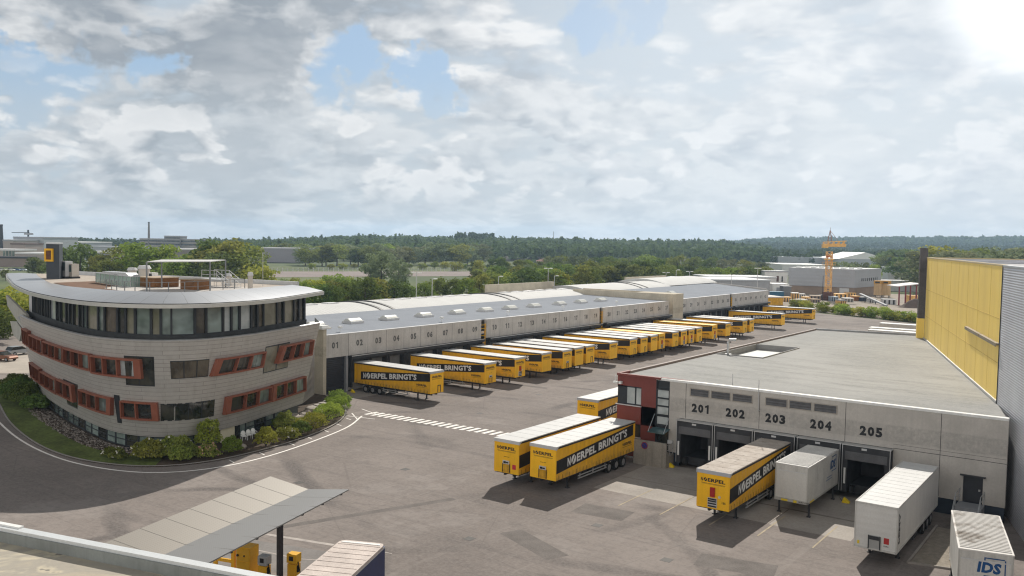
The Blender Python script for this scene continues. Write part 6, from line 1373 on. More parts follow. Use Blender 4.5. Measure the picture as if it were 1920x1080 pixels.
bush(-76.8, 43.6, 1.6, .8, .9, LEAF, 'low ground-hugging shrub at the end of the lawn', 1200, .10, FLW)
for (x, y, rx, h, m, l) in ((-108.6, 50.5, 2.6, 2.6, LEAF_D, 'big dark shrub in the shade at the left of the hull'), (-113.5, 52.0, 2.6, 2.4, LEAF_D, 'dark shrub left of the biggest shrub by the pier'), (-110.5, 54.3, 2.2, 3.2, LEAF, 'upright green shrub close to the pier'), (-104.8, 49.9, 1.9, 1.6, LEAF_D, 'low dark shrub at the start of the pebble strip'), (-119.5, 54.5, 2.4, 2.0, LEAF_D, 'dark shrub farthest left along the kerb')):
    bush(x, y, rx, rx*.8, h, m, l, 2200, .14)
for i, (x, y) in enumerate(((-73.55, 55.5), (-73.65, 56.2), (-73.8, 56.9))):
    t = thing('garden_chair', ['white plastic garden chair at the near end of the row of three', 'white plastic garden chair in the middle of the row of three', 'white plastic garden chair at the far end of the row of three'][i], 'chair', (x, y, .1), rad(-15), 'white garden chairs')
    b = MB(); b.box(-.25, -.25, .42, .25, .25, .46); b.build('seat', WHITE, t, world=False)
    b = MB(); n = 8; P = [(-.25, .25*math.cos(math.pi*k/n), .46+.5*math.sin(math.pi*k/n)**.6) for k in range(n+1)]; b.poly(P); b.poly([(p[0]-.03, p[1], p[2]) for p in P][::-1]); b.build('backrest', WHITE, t, world=False)
    for sx in (-.22, .22):
        for sy in (-.22, .22): b = MB(); b.tube([(sx, sy, .42), (sx*1.1, sy*1.1, 0)], .025); b.build('leg', WHITE, t, world=False)
    for sy in (-.25, .25): b = MB(); b.bar((-.25, sy, .66), (.22, sy, .64), .05); b.bar((.22, sy, .64), (.22, sy, .44), .04); b.build('armrest', WHITE, t, world=False)
# gravel bed beside the side door
gb = MB(); gb.prism([(-12.0, 61.6), (-8.6, 62.5), (-9.6, 71.0), (-12.0, 71.0)], -.02, .03); struct('gravel_bed', gb, mat('gravel_brown', (0.255, 0.225, 0.185), .95, .2, 2.5, fine=.35, bump=.03))
kb = MB(); kb.bar((-12.1, 61.5, .06), (-12.1, 71.2, .06), .14, .12); kb.bar((-12.1, 61.5, .06), (-8.4, 62.4, .06), .14, .12); struct('gravel_kerb', kb, PAD)
bx_, by_, bz_ = at(1785, 1049, 58.5)
t = thing('bollard_lamp', 'small post with pale cap beside the rusty swap body', 'post', (bx_, by_, 0)); b = MB(); b.tube([(bx_, by_, 0), (bx_, by_, bz_)], .07, 8); b.build('post', DARK, t); b = MB(); b.tube([(bx_, by_, bz_), (bx_, by_, bz_+.14)], .2, 10, .12); b.build('cap', LGREY, t)

# ================================================================== builders yard, crane, neighbours
RH = np.array([_r[0], _r[1], 0.0]); FH = np.array([FW[0], FW[1], 0.0]); FH /= np.linalg.norm(FH)
cx, cy = -100.8, 346.7
t = thing('tower_crane', 'orange tower crane with short jib standing in the builders yard', 'crane', (cx, cy, 0))
def lattice(b, x0, y0, z0, z1, w, step, r=.09):
    for sx in (-1, 1):
        for sy in (-1, 1): b.bar((x0+sx*w, y0+sy*w, z0), (x0+sx*w, y0+sy*w, z1), r*2)
    z = z0; k = 0
    while z < z1-.1:
        zn = min(z+step, z1)
        for i in range(4):
            P = [(-w, -w), (w, -w), (w, w), (-w, w)]; p, q = P[i], P[(i+1) % 4]
            if k % 2: p, q = q, p
            b.bar((x0+p[0], y0+p[1], z), (x0+q[0], y0+q[1], zn), r*1.3); b.bar((x0+p[0], y0+p[1], zn), (x0+q[0], y0+q[1], zn), r)
        z = zn; k += 1
b = MB(); lattice(b, cx, cy, .8, 18.8, .95, 1.5, .12); b.build('mast', ORANGE, t)
b = MB(); b.box(cx-2.2, cy-2.2, 0, cx+2.2, cy+2.2, .8); b.box(cx-1.7, cy-1.7, .8, cx+1.7, cy+1.7, 3.2); b.build('ballast_base', mat('rust_brown', (0.12, 0.055, 0.04), .8, .2, 1), t)
b = MB(); b.box(cx-1.5, cy-1.5, 15.6, cx+1.5, cy+1.5, 16.0); b.box(cx-2.0, cy-2.0, 13.6, cx+2.0, cy+2.0, 13.75)
for s in (-1, 1): b.bar((cx-2, cy+2*s, 14.7), (cx+2, cy+2*s, 14.7), .08); b.bar((cx+2*s, cy-2, 14.7), (cx+2*s, cy+2, 14.7), .08)
for sx in (-2, 0, 2):
    for sy in (-2, 2): b.bar((cx+sx, cy+sy, 13.7), (cx+sx, cy+sy, 14.75), .08)
b.build('work_platform', ORANGE, t)
b = MB(); b.box(cx-1.0, cy-1.0, 16.6, cx+1.0, cy+1.0, 17.5); b.build('slewing_ring', mat('crane_red', (0.42, 0.11, 0.04), .6, .15, 1), t)
jd = RH*.985+FH*.10; J0 = np.array([cx, cy, 0.0])
b = MB()
for sgn in (-.45, .45):
    o = FH*sgn
    b.bar(J0+o-jd*2.7+np.array([0, 0, 20.6]), J0+o+jd*6.6+np.array([0, 0, 21.5]), .28); b.bar(J0+o-jd*2.7+np.array([0, 0, 22.4]), J0+o+jd*6.6+np.array([0, 0, 23.0]), .28)
    for k in range(9):
        p = J0+o+jd*(-2.5+k*1.05); b.bar(p+np.array([0, 0, 20.6+.1*k]), p+jd*1.05*(1 if k % 2 else 0)+np.array([0, 0, 22.4+.07*k]), .2)
b.pb(J0+jd*-2.2+np.array([0, 0, 20.7])-FH*.4, jd*8.6, FH*.8, (0, 0, 1.2)); b.build('jib', ORANGE, t)
b = MB(); b.pb(J0-jd*2.9-FH*1.0+np.array([0, 0, 20.2]), jd*2.0, FH*2.0, (0, 0, 1.5)); b.build('machine_deck', ORANGE, t)
b = MB(); ap = J0+np.array([0, 0, 27.2])
for s in (-.8, .8):
    for q in (-.5, .5): b.bar(J0+jd*s+FH*q+np.array([0, 0, 22.6]), ap, .16)
b.bar(ap+np.array([0, 0, -1]), ap+np.array([0, 0, .9]), .12); b.bar(ap-np.array([0, 0, .3]), J0+jd*3.4+np.array([0, 0, 23.1]), .10); b.build('a_frame', mat('crane_grey_red', (0.30, 0.17, 0.13), .6, .1, 1), t)
def bld(name, label, cat, px0, px1, ytop, depth, dp, wall, roof, z0=0.0, az=0.0, bands=None, group=None, rh=.5, gable=0.0, over=.3):
    """building facing the camera at a true distance: px0..px1 wide, roof line on row ytop, dp metres deep"""
    a = at(px0, ytop, depth); c = at(px1, ytop, depth); w = float((c-a)@RH); zt = float((a[2]+c[2])/2)
    o = np.array([a[0], a[1], 0.0]); ca, sa = math.cos(az), math.sin(az); ux = RH*ca+FH*sa; uy = -RH*sa+FH*ca
    t = thing(name, label, cat, (o+ux*w/2+np.array([0, 0, z0])), 0, group)
    b = MB(); b.pb(o+np.array([0, 0, z0]), ux*w, uy*dp, (0, 0, zt-rh-z0)); b.build('wall', wall, t)
    b = MB()
    if gable:
        P = [o-ux*over-uy*over+np.array([0, 0, zt-rh]), o+ux*w/2-uy*over+np.array([0, 0, zt+gable]), o+ux*(w+over)-uy*over+np.array([0, 0, zt-rh])]; D = uy*(dp+2*over)
        b.add([*P, *[p+D for p in P]], [(0, 1, 2), (5, 4, 3), (0, 3, 4, 1), (1, 4, 5, 2), (2, 5, 3, 0)])
    else: b.pb(o-ux*over-uy*over+np.array([0, 0, zt-rh]), ux*(w+2*over), uy*(dp+2*over), (0, 0, rh))
    b.build('roof', roof, t)
    for (f0, f1, za, zb_, m, *nn_) in bands or []:
        n = nn_[0] if nn_ else 1
        for k in range(n):
            p, q = f0+(f1-f0)*(k+.12*(n > 1))/n, f0+(f1-f0)*(k+1-.12*(n > 1))/n
            b = MB(); b.pb(o+ux*w*p-uy*.06+np.array([0, 0, za]), ux*w*(q-p), uy*.05, (0, 0, zb_-za)); b.build('window', m, t)
    return t, o, ux, uy, w, zt
FACT = mat('grey_panel_cladding', (0.36, 0.37, 0.395), .5, .06, .15, wave=('Z', 1.6, .03)); BROWNW = mat('brown_block_wall', (0.28, 0.215, 0.17), .85, .12, .3)
t = thing('grey_factory', 'large windowless grey-panelled factory hall behind the orange crane', 'factory', (-114, 382, 0))
b = MB(); b.prism([(-128.3, 382.2), (-100.4, 382.6), (-97.8, 415.5), (-128.3, 415.5)], 3.6, 11.3); b.build('clad_wall', FACT, t)
b = MB(); b.prism([(-127.9, 382.7), (-100.8, 383.1), (-98.3, 415), (-127.9, 415)], 0, 3.6); b.build('base_wall', BROWNW, t)
b = MB(); b.prism([(-128, 382.5), (-100.7, 382.9), (-98.1, 415), (-128, 415)], 11.3, 11.4); b.build('roof', LGREY, t)
for k in range(9):
    x, y = -100.3+.235*(k*1.15+1.5)*.34, 382.6+(k*2.3+5); b = MB(); b.pb((-100.32+.0788*(k*2.4+8), 382.6+k*2.4+8, 6.2), (.05, .6, 0), (.05, 0, 0), (0, 0, 1.3)); b.build('slot_window', GLASS, t)
for k in range(12):
    b = MB(); x = -126+k*2.1; y = 385+ (k % 3)*5; b.pb((x, y, 11.4), (1.6, 0, 0), (0, 2.5, 0), (0, 0, .55)); b.build('roof_light', WHITE, t)
b = MB(); b.box(-106.5, 382.5, .3, -102.6, 382.62, 3.3); b.build('gate', LGREY, t)
bld('white_office', 'white two-storey flat office left of the grey factory', 'office', 1434, 1477, 508, 420, 14, WHITE, GREYP, 0, 0, [(.52, .62, 3.6, 6.3, mat('red_brown_window', (0.12, 0.06, 0.05), .4, .1, 1)), (.74, .80, 3.6, 6.2, GLASS)])
bld('flat_shed', 'long low flat-roofed shed beyond the far end of the warehouse', 'shed', 1290, 1452, 524.5, 345, 26, GREYP, mat('blue_grey_roof', (0.40, 0.43, 0.46), .5, .08, .2), 0, rad(8), None, None, .5)
bld('flat_shed', 'second flat grey shed roof just behind the long low shed', 'shed', 1330, 1462, 519, 380, 20, LGREY, mat('pale_flat_roof', (0.46, 0.48, 0.50), .6, .08, .2), 0, rad(8))
bld('loading_shed', 'small white loading shed with grey shutter in front of the white office', 'shed', 1449, 1478, 532, 366, 8, WHITE, WHITE, 0, 0, [(.25, .75, .2, 3.4, GREYP)], None, .4)
bld('steel_container', 'grey steel container right of the white loading shed', 'container', 1469, 1484, 536.5, 356, 5, mat('container_grey', (0.17, 0.18, 0.19), .6, .1, 1, wave=('X', .3, .03)), GREYP, 0, 0, None, None, .15)
bld('blue_container', 'blue container at the foot of the white loading shed', 'container', 1441, 1470, 547, 352, 4, mat('container_blue', (0.03, 0.13, 0.23), .6, .12, 1), mat('container_blue_top', (0.05, 0.15, 0.24), .6, .12, 1), 0, 0, None, None, .15)
bld('yellow_shed', 'low yellow-walled shed with white roof just past the warehouse end', 'shed', 1440, 1471, 556.5, 306, 9, YEL_DIRT, mat('dusty_white_roof', (0.58, 0.54, 0.50), .7, .1, .4), 0, rad(12), None, None, .35)
YW = [(1485, 1498, 549, 345, 'orange crate stack under a white lid left of the crane', ORANGE, WHITE), (1500, 1510, 551, 350, 'white tank container left of the crane', WHITE, LGREY), (1519, 1538, 554, 338, 'rust-brown crate stack with pale boards on top', BROWNW, mat('pale_board', (0.50, 0.42, 0.34), .8, .1, 1)), (1539, 1549, 553.5, 342, 'grey skip close to the crane base', GREYP, DARK),
      (1559, 1572, 556, 334, 'blue-grey wrapped pallet right of the crane base', mat('wrap_blue', (0.30, 0.36, 0.43), .5, .2, .8), mat('wrap_pale', (0.50, 0.55, 0.60), .5, .1, 1)), (1566, 1592, 551, 356, 'long orange formwork stack behind the wrapped pallet', ORANGE, ORANGE), (1584, 1601, 559, 331, 'pile of white sacks in the builders yard', mat('sack_white', (0.48, 0.45, 0.41), .8, .2, 1), WHITE), (1602, 1613, 555, 338, 'orange container beside the conveyor', mat('container_orange', (0.42, 0.16, 0.04), .6, .1, 1), ORANGE),
      (1613, 1626, 557, 337, 'dark blue container beside the conveyor', mat('container_navy', (0.03, 0.045, 0.09), .6, .1, 1), GREYP), (1509, 1520, 557, 333, 'low orange beam stack among the crates', ORANGE, ORANGE), (1470, 1484, 557, 326, 'low orange formwork stack by the yellow shed', ORANGE, ORANGE), (1483, 1497, 562, 318, 'pile of grey pallets at the front of the builders yard', GREYP, mat('pallet_tan', (0.36, 0.28, 0.20), .8, .2, 1)), (1500, 1516, 561.5, 322, 'row of white wrapped pallets at the front of the builders yard', MATS['sack_white'] if 'sack_white' in MATS else WHITE, WHITE), (1524, 1540, 561, 324, 'brown timber stack at the front left of the crane', BROWNW, mat('timber_pale', (0.42, 0.32, 0.22), .8, .15, 1)), (1576, 1588, 563, 318, 'orange prop rack in front of the crane base', ORANGE, GREYP), (1590, 1606, 549, 362, 'orange wall panels leaning at the factory gate', ORANGE, ORANGE), (1630, 1644, 561, 330, 'grey pipe stack under the conveyor', LGREY, GREYP), (1656, 1680, 561, 322, 'row of pale concrete frames below the silos', LGREY, LGREY)]
for (a_, c_, yt, dep, lab, wm, rm) in YW:
    t, o, ux, uy, w, zt = bld('material_stack', lab, 'building material', a_, c_, yt, dep, 3.5, wm, rm, 0, RR.uniform(-.25, .25), None, None, .25, 0, .05)
    b = MB()
    for k in range(3): b.pb(o+ux*w*(k+.2)/3-uy*.12, ux*w*.12, uy*.1, (0, 0, max(.4, zt-.3)))
    b.build('upright', DARK if wm is not DARK else GREYP, t)
for px, lab in ((1647, 'beige silo on the left of the pair beside the factory'), (1662.5, 'beige silo on the right of the pair beside the factory')):
    c = at(px, 529, 366); t = thing('silo', lab, 'silo', (c[0], c[1], 0)); m = mat('silo_beige', (0.50, 0.35, 0.19), .7, .12, .6, grime=.2)
    b = MB(); b.box(c[0]-1.4, c[1]-1.4, .9, c[0]+1.4, c[1]+1.4, 5.6); b.build('bin', m, t)
    b = MB(); b.box(c[0]-1.5, c[1]-1.5, 5.6, c[0]+1.5, c[1]+1.5, 7.0); b.build('head_box', mat('silo_ochre', (0.48, 0.27, 0.07), .7, .12, .6), t); b = MB(); b.box(c[0]-.9, c[1]-1.55, 5.9, c[0]+.9, c[1]-1.5, 6.6); b.build('opening', DARK, t)
    b = MB(); 
    for sx in (-1.2, 1.2):
        for sy in (-1.2, 1.2): b.box(c[0]+sx-.12, c[1]+sy-.12, 0, c[0]+sx+.12, c[1]+sy+.12, .9)
    b.build('stand', DARK, t)
t = thing('conveyor', 'slanting grey conveyor belt in front of the silos', 'conveyor', gp(1640, 568)); p, q = at(1613, 551, 335), at(1662, 573, 312); b = MB(); b.bar(p, q, 1.0, .45); b.build('belt_frame', GREYP, t); b = MB()
for s in (.2, .6): m_ = p+(q-p)*s; b.bar(m_, (m_[0], m_[1], 0), .25)
b.build('support', DARK, t)
t = thing('red_carport', 'open red steel shed with pale roof beside the sign tower', 'shed', gp(1700, 572)); a_ = at(1683, 538, 318); c_ = at(1728, 533, 312); b = MB(); d_ = FH*9; b.add([a_, c_, c_+d_, a_+d_, a_+np.array([0, 0, .3]), c_+np.array([0, 0, .3]), c_+d_+np.array([0, 0, .3]), a_+d_+np.array([0, 0, .3])], [(3, 2, 1, 0), (4, 5, 6, 7), (0, 1, 5, 4), (2, 3, 7, 6), (0, 4, 7, 3), (1, 2, 6, 5)]); b.build('roof', mat('pinkish_white_roof', (0.60, 0.56, 0.55), .6, .08, .5), t)
for s in (.08, .35, .55, .8):
    p = a_+(c_-a_)*s; b = MB(); b.box(p[0]-.22, p[1]-.22, 0, p[0]+.22, p[1]+.22, p[2]); b.build('post', mat('carport_red', (0.20, 0.03, 0.04), .6, .1, 1), t)
b = MB(); p = at(1706, 549, 322); b.pb((p[0], p[1], 0), RH*6, FH*3, (0, 0, 3.4)); b.build('stored_formwork', ORANGE, t)
def heap(name, label, px0, px1, ytop, depth, m, z0=0.0, seed=0, peak=.5):
    a_, c_ = at(px0, ytop, depth), at(px1, ytop, depth); w = float((c_-a_)@RH); zt = a_[2]; R = np.random.default_rng(seed)
    t = thing(name, label, 'heap', (*((a_+c_)/2)[:2], z0)); nx, ny = 26, 10; V = []; F = []
    ph = R.uniform(0, 6, 4)
    for j in range(ny+1):
        for i in range(nx+1):
            u, v = i/nx, j/ny; k = min(u/peak, (1-u)/(1-peak)); f = min(1, k*1.15)**.9*math.sin(math.pi*v)**.9*(.86+.14*math.sin(u*9+ph[0])*math.cos(v*5+ph[1]))
            p = RH*(u-.5)*w+FH*(v-.3)*w*.5; V.append((p[0], p[1], max(0, (zt-z0)*f)))
    for j in range(ny):
        for i in range(nx): F.append((j*(nx+1)+i, j*(nx+1)+i+1, (j+1)*(nx+1)+i+1, (j+1)*(nx+1)+i))
    b = MB(); b.add(V, F); b.build('slope', m, t, world=False, smooth=True); return t
GH = mat('dark_gravel', (0.115, 0.100, 0.105), .95, .18, .15, fine=.2); RH_ = mat('red_earth', (0.30, 0.165, 0.125), .95, .2, .1, fine=.2)
heap('gravel_heap', 'low grey gravel heap left of the reddish mound beyond the trees', 915, 995, 479, 900, GH, 1, 1); heap('gravel_heap', 'grey gravel cone with reddish foot beyond the trees', 985, 1085, 471.5, 930, GH, 1, 2, .3)
heap('earth_heap', 'reddish earth heap in front of the grey gravel cone', 1000, 1062, 482, 880, RH_, 1, 3, .45); heap('gravel_heap', 'long dark gravel mound in front of the wood', 1120, 1295, 469.5, 980, GH, 2, 4, .45); heap('earth_heap', 'brown sand heap in the red shed yard', 1688, 1735, 556, 305, mat('brown_sand', (0.13, 0.10, 0.085), .95, .15, .5, fine=.2), 0, 5, .7)
WHT = mat('white_sheet_roof', (0.66, 0.66, 0.65), .5, .05, .1); GW = mat('grey_sheet_wall', (0.34, 0.36, 0.385), .6, .08, .1)
bld('logistics_hall', 'wide grey hall with a row of white roof lights far behind the factory', 'hall', 1459, 1600, 482.5, 900, 60, GW, mat('bluegrey_sheet', (0.40, 0.43, 0.47), .5, .06, .05), 0, 0, [(.0, .36, 0, 4.5, GREYP)])
bld('logistics_hall', 'higher gable hall with white ridge far behind the factory', 'hall', 1572, 1676, 485, 860, 50, GW, WHT, 0, rad(4), None, None, .6, 6.0)
bld('white_roof_hall', 'white flat roof between the factory and the far halls', 'hall', 1467, 1553, 496, 620, 45, LGREY, WHT, 0)
bld('low_wall_hall', 'pale low hall to the right of the silos', 'hall', 1648, 1718, 526, 420, 10, LGREY, LGREY, 0, rad(-4))
bld('white_gable_house', 'small white-roofed shed among the trees at the factory edge', 'shed', 1666, 1688, 500, 560, 10, LGREY, WHT, 0)
BW = [('beige_works', 'large pale grey works block on the left horizon', 25, 82, 444, 760, 60, mat('works_grey', (0.36, 0.38, 0.40), .8, .06, .1), GREYP, [(.35, .66, 19, 20.5, GREYP)]), ('beige_works', 'pinkish beige works block cut by the left picture edge', -40, 24, 449, 720, 40, mat('works_pink', (0.38, 0.33, 0.31), .8, .06, .1), GREYP, None),
      ('brick_works', 'brown-banded works building in front of the pale grey block', 20, 47, 456, 640, 25, mat('works_rose', (0.34, 0.28, 0.26), .8, .08, .1), mat('works_brown', (0.14, 0.10, 0.09), .8, .1, .1), None), ('glass_works', 'low works building with dark glazed front at the left edge', -30, 28, 467, 560, 25, mat('works_beige', (0.40, 0.35, 0.31), .8, .08, .1), LGREY, [(.6, 1.0, 4.5, 9.5, GLASS_G, 4)]),
      ('white_roof_works', 'works with bright white roof structures left of the lift tower', 29, 84, 473.5, 545, 22, mat('works_tan', (0.36, 0.32, 0.29), .8, .08, .1), WHT, [(0, 1, 3, 5.5, GREYP, 5)]), ('brick_hall', 'long brown hall below the white roof works at the left edge', -30, 48, 481, 530, 12, mat('hall_brown', (0.24, 0.19, 0.165), .85, .1, .1), DARK, None),
      ('white_roof_hall', 'long bright white roof behind the lift tower', 70, 160, 453, 900, 60, GREYP, WHT, None), ('white_roof_hall', 'white roof of a small hall between the two big tree groups', 165, 212, 471, 560, 30, mat('hall_lilac', (0.30, 0.29, 0.33), .8, .06, .1), WHT, [(.2, .9, 4, 6, GLASS, 4)]),
      ('grey_hall', 'long grey hall wall above the small white roof hall', 158, 250, 462, 700, 30, GW, GW, None), ('office_slab', 'distant long office slab with window bands on the left', 262, 374, 447.5, 1000, 20, mat('slab_tan', (0.27, 0.25, 0.23), .8, .08, .1), GREYP, [(0, 1, 9.5, 11.3, GLASS), (0, 1, 13.2, 15, GLASS), (.3, .6, 5.5, 7.5, GLASS)]),
      ('office_slab', 'taller centre block of the distant office slab', 308, 337, 442, 995, 22, mat('slab_grey', (0.22, 0.215, 0.21), .8, .08, .1), GREYP, [(0, 1, 9.5, 11.3, GLASS), (0, 1, 13.2, 15, GLASS), (0, 1, 17, 18.5, GLASS)]), ('low_hall', 'flat grey hall with white box between trees left of the track', 480, 575, 465, 720, 40, mat('hall_violet', (0.26, 0.25, 0.27), .8, .06, .1), mat('hall_roof', (0.33, 0.33, 0.35), .7, .06, .1), None), ('low_hall', 'flat brown-grey hall below the distant office slab', 300, 372, 466, 640, 20, mat('hall_mud', (0.20, 0.18, 0.165), .8, .08, .1), LGREY, None)]
for n_, l_, a_, c_, yt, dep, dp, wm, rm, bd in BW: bld(n_, l_, 'building', a_, c_, yt, dep, dp, wm, rm, 0, 0, bd, None, 1.0)
def mast(name, label, cat, px, ytop, depth, r0, r1, m, z0=0):
    p = at(px, ytop, depth); t = thing(name, label, cat, (p[0], p[1], z0)); b = MB(); b.tube([(p[0], p[1], z0), (p[0], p[1], p[2])], r0, 10, r1); b.build('shaft', m, t); b = MB(); b.tube([(p[0], p[1], p[2]), (p[0], p[1], p[2]+r1*1.2)], r1*1.15, 10); b.build('cap', DARK, t); return p
mast('chimney', 'tall slim factory chimney on the left skyline', 'chimney', 279, 418, 1000, 1.6, .9, mat('chimney_grey', (0.16, 0.145, 0.14), .8, .1, .1))
mast('chimney', 'dark stack at the left picture edge', 'chimney', 2, 424, 720, 2.2, 1.2, DARK)
mast('radio_mast', 'thin mast on the wooded skyline left of centre', 'mast', 701, 436, 1500, .8, .5, GREYP); mast('radio_mast', 'thin mast on the wooded skyline right of the conifer tops', 'mast', 1038, 435, 1500, .8, .5, GREYP)
p = at(53, 446, 1100); t = thing('distant_crane', 'small construction crane on the left horizon', 'crane', (p[0], p[1], 0)); b = MB(); z = at(53, 434, 1100)[2]; b.box(p[0]-.8, p[1]-.8, 0, p[0]+.8, p[1]+.8, z+2); b.build('mast', DARK, t); b = MB(); b.bar(at(22, 436, 1100), at(55, 436, 1100), 1.0, .8); b.build('jib', DARK, t)
# track with fence beyond the field
tb = MB(); q = [gp(490, 509), gp(890, 509), gp(890, 517.5), gp(490, 520)]; tb.poly([(*k[:2], .03) for k in q][::-1]); struct('railway_bed', tb, mat('track_ballast', (0.235, 0.195, 0.180), .95, .12, .05, fine=.2))
t = thing('field_fence', 'long thin grey fence along the far side of the railway bed', 'fence', gp(690, 509)); a_, c_ = gp(490, 509), gp(890, 508.5)
b = MB()
for k in range(46): p = a_+(c_-a_)*k/45; b.box(p[0]-.12, p[1]-.12, 0, p[0]+.12, p[1]+.12, 2.3)
b.build('posts', LGREY, t)
b = MB(); b.bar(a_+np.array([0, 0, 2.2]), c_+np.array([0, 0, 2.2]), .12); b.bar(a_+np.array([0, 0, 1.2]), c_+np.array([0, 0, 1.2]), .08); b.build('rails', mat('fence_grey', (0.30, 0.30, 0.32), .6, .1, 1), t)
# street with cars left of the office building
st = MB(); q = [gp(-60, 662), gp(75, 662), gp(75, 700), gp(-60, 700)]; st.poly([(*k[:2], .006) for k in q][::-1]); struct('street', st, mat('street_paving', (0.40, 0.355, 0.305), .9, .12, .3, fine=.1))
def car(px, py, rz, label, m, scale=1.0, group=None):
    p = gp(px, py); t = thing('parked_car', label, 'car', (p[0], p[1], .01), rz, group)
    b = MB(); P = [(-2.1, .35), (-2.15, .75), (-1.9, .95), (.75, .98), (1.9, .82), (2.1, .6), (2.1, .35)]
    b.add([(x, -.85, z) for x, z in P]+[(x, .85, z) for x, z in P], [tuple(range(7)), tuple(range(7, 14))[::-1]]+[(i, (i+1) % 7, 7+(i+1) % 7, 7+i) for i in range(7)]); b.build('body', m, t, world=False)
    b = MB(); Q = [(-1.95, .94), (-1.6, 1.45), (.1, 1.47), (.95, .97)]; b.add([(x, -.76, z) for x, z in Q]+[(x, .76, z) for x, z in Q], [(0, 1, 2, 3), (7, 6, 5, 4), (0, 4, 5, 1), (1, 5, 6, 2), (2, 6, 7, 3)]); b.build('window', GLASS, t, world=False)
    b = MB(); b.box(-1.55, -.74, 1.45, .05, .74, 1.5); b.build('roof', m, t, world=False)
    for x in (-1.35, 1.35):
        for y in (-.78, .78): wheel(t, x, y, .32, .2)
car(36, 665, rad(100), 'silver hatchback parked by the street left of the office building', mat('car_silver', (0.42, 0.44, 0.46), .3, .05, 1, metal=.5))
car(7, 676, rad(20), 'reddish brown car at the left picture edge', mat('car_brown', (0.22, 0.10, 0.06), .35, .05, 1, metal=.3))
for i, (px, cm, lab) in enumerate(((4, 'white', 'white car leftmost in the far car park'), (22, 'white', 'white car in the middle of the far car park'), (32, 'blue', 'blue car in the far car park'), (44, 'pale', 'pale blue car rightmost in the far car park'))):
    car(px, 508, rad(30), lab, {'white': WHITE, 'blue': mat('car_blue', (0.03, 0.10, 0.24), .4, .05, 1), 'pale': mat('car_pale', (0.42, 0.48, 0.55), .4, .05, 1)}[cm])
# light masts
for (px, yt, yb, dep, two, lab) in ((781, 511, 560, 300, 1, 'tall double-headed light mast behind the left part of the warehouse ridge'), (810.4, 522.5, 560, 285, 0, 'slim single light mast right of the tall double one'), (935, 518, 552, 330, 0, 'slim light mast behind the middle of the warehouse ridge'), (1028, 503, 541, 345, 1, 'tall double-headed light mast behind the beige parapet screen'), (1039.6, 517, 541, 360, 0, 'faint slim mast just right of the double-headed one'), (1249, 511, 531, 420, 1, 'light mast leftmost of the three beyond the fire wall'), (1268, 506, 531, 420, 0, 'light mast in the middle of the three beyond the fire wall'), (1293, 509, 531, 420, 1, 'light mast rightmost of the three beyond the fire wall'), (1372, 515, 545, 330, 1, 'light mast rising beyond the far warehouse roof'), (1421, 503, 540, 330, 1, 'tall floodlight mast beside the flat sheds'), (1543.5, 517, 552, 335, 1, 'dark light mast just left of the orange crane')):
    dep *= (.74 if px < 1300 else 1.0)
    p = at(px, yt, dep); t = thing('light_mast', lab, 'light mast', (p[0], p[1], 0), 0, 'light masts beyond the warehouse'); m = LGREY if px < 1500 else DARK
    b = MB(); b.tube([(p[0], p[1], 0), (p[0], p[1], p[2])], .12, 8, .09); b.build('pole', m, t)
    for s in ((-1, 1) if two else (1,)):
        b = MB(); c = p+RH*s*.8; b.bar(p+np.array([0, 0, -.1]), c+np.array([0, 0, -.05]), .1); b.pb(c-RH*.45-FH*.25+np.array([0, 0, -.12]), RH*.9, FH*.5, (0, 0, .22)); b.build('lamp_head', WHITE if px < 1500 else GREYP, t)

# ================================================================== trees
def crown_pts(seed, H, R, base, clumps, per, flat=.35, spread=.30, shape='round'):
    G = np.random.default_rng(seed); P = []; Nn = []
    for k in range(clumps):
        a = G.uniform(0, 2*math.pi); v = (k+.5)/clumps; z = base+(H-base)*(.10+.86*v)
        prof = {'round': math.sin(math.pi*min(.97, .12+.80*v))**.65, 'tall': (1-v)**.5*.8+.15, 'cone': (1-v)*.95+.06, 'wide': math.sin(math.pi*min(.95, .2+.7*v))**.45}[shape]
        rr = R*prof*G.uniform(.35, .95); c = np.array([rr*math.cos(a), rr*math.sin(a), z]); cr = R*spread*G.uniform(.7, 1.35)
        d = G.normal(size=(per, 3)); d /= np.linalg.norm(d, axis=1)[:, None]; r = G.uniform(.25, 1, per)**.45
        P.append(c+d*r[:, None]*np.array([cr, cr, cr*.72])); Nn.append(d)
    return np.concatenate(P), np.concatenate(Nn)
def tree_proto(seed, H, R, leaf, lm, shape='round', base=None, clumps=34, per=62, spread=.38):
    base = H*.18 if base is None else base
    P, Nn = crown_pts(seed, H, R, base, clumps, per, spread=spread, shape=shape); me = np_mesh('crown', leaf_quads(P, leaf, Nn, .45)); me.materials.append(lm)
    b = MB(); G = np.random.default_rng(seed); b.tube([(0, 0, -.3), (.1, .05, H*.25), (0, .1, H*.55), (.1, 0, H*.8)], H*.024, 7, H*.006)
    for k in range(6): a = G.uniform(0, 6.28); z = H*G.uniform(.2, .5); b.tube([(0, 0, z), (R*.35*math.cos(a), R*.35*math.sin(a), z+H*.14), (R*.65*math.cos(a), R*.65*math.sin(a), z+H*.26)], H*.010, 5, H*.003)
    o = b.build('trunk', BARKM, None); tm = o.data; bpy.data.objects.remove(o); return me, tm, H
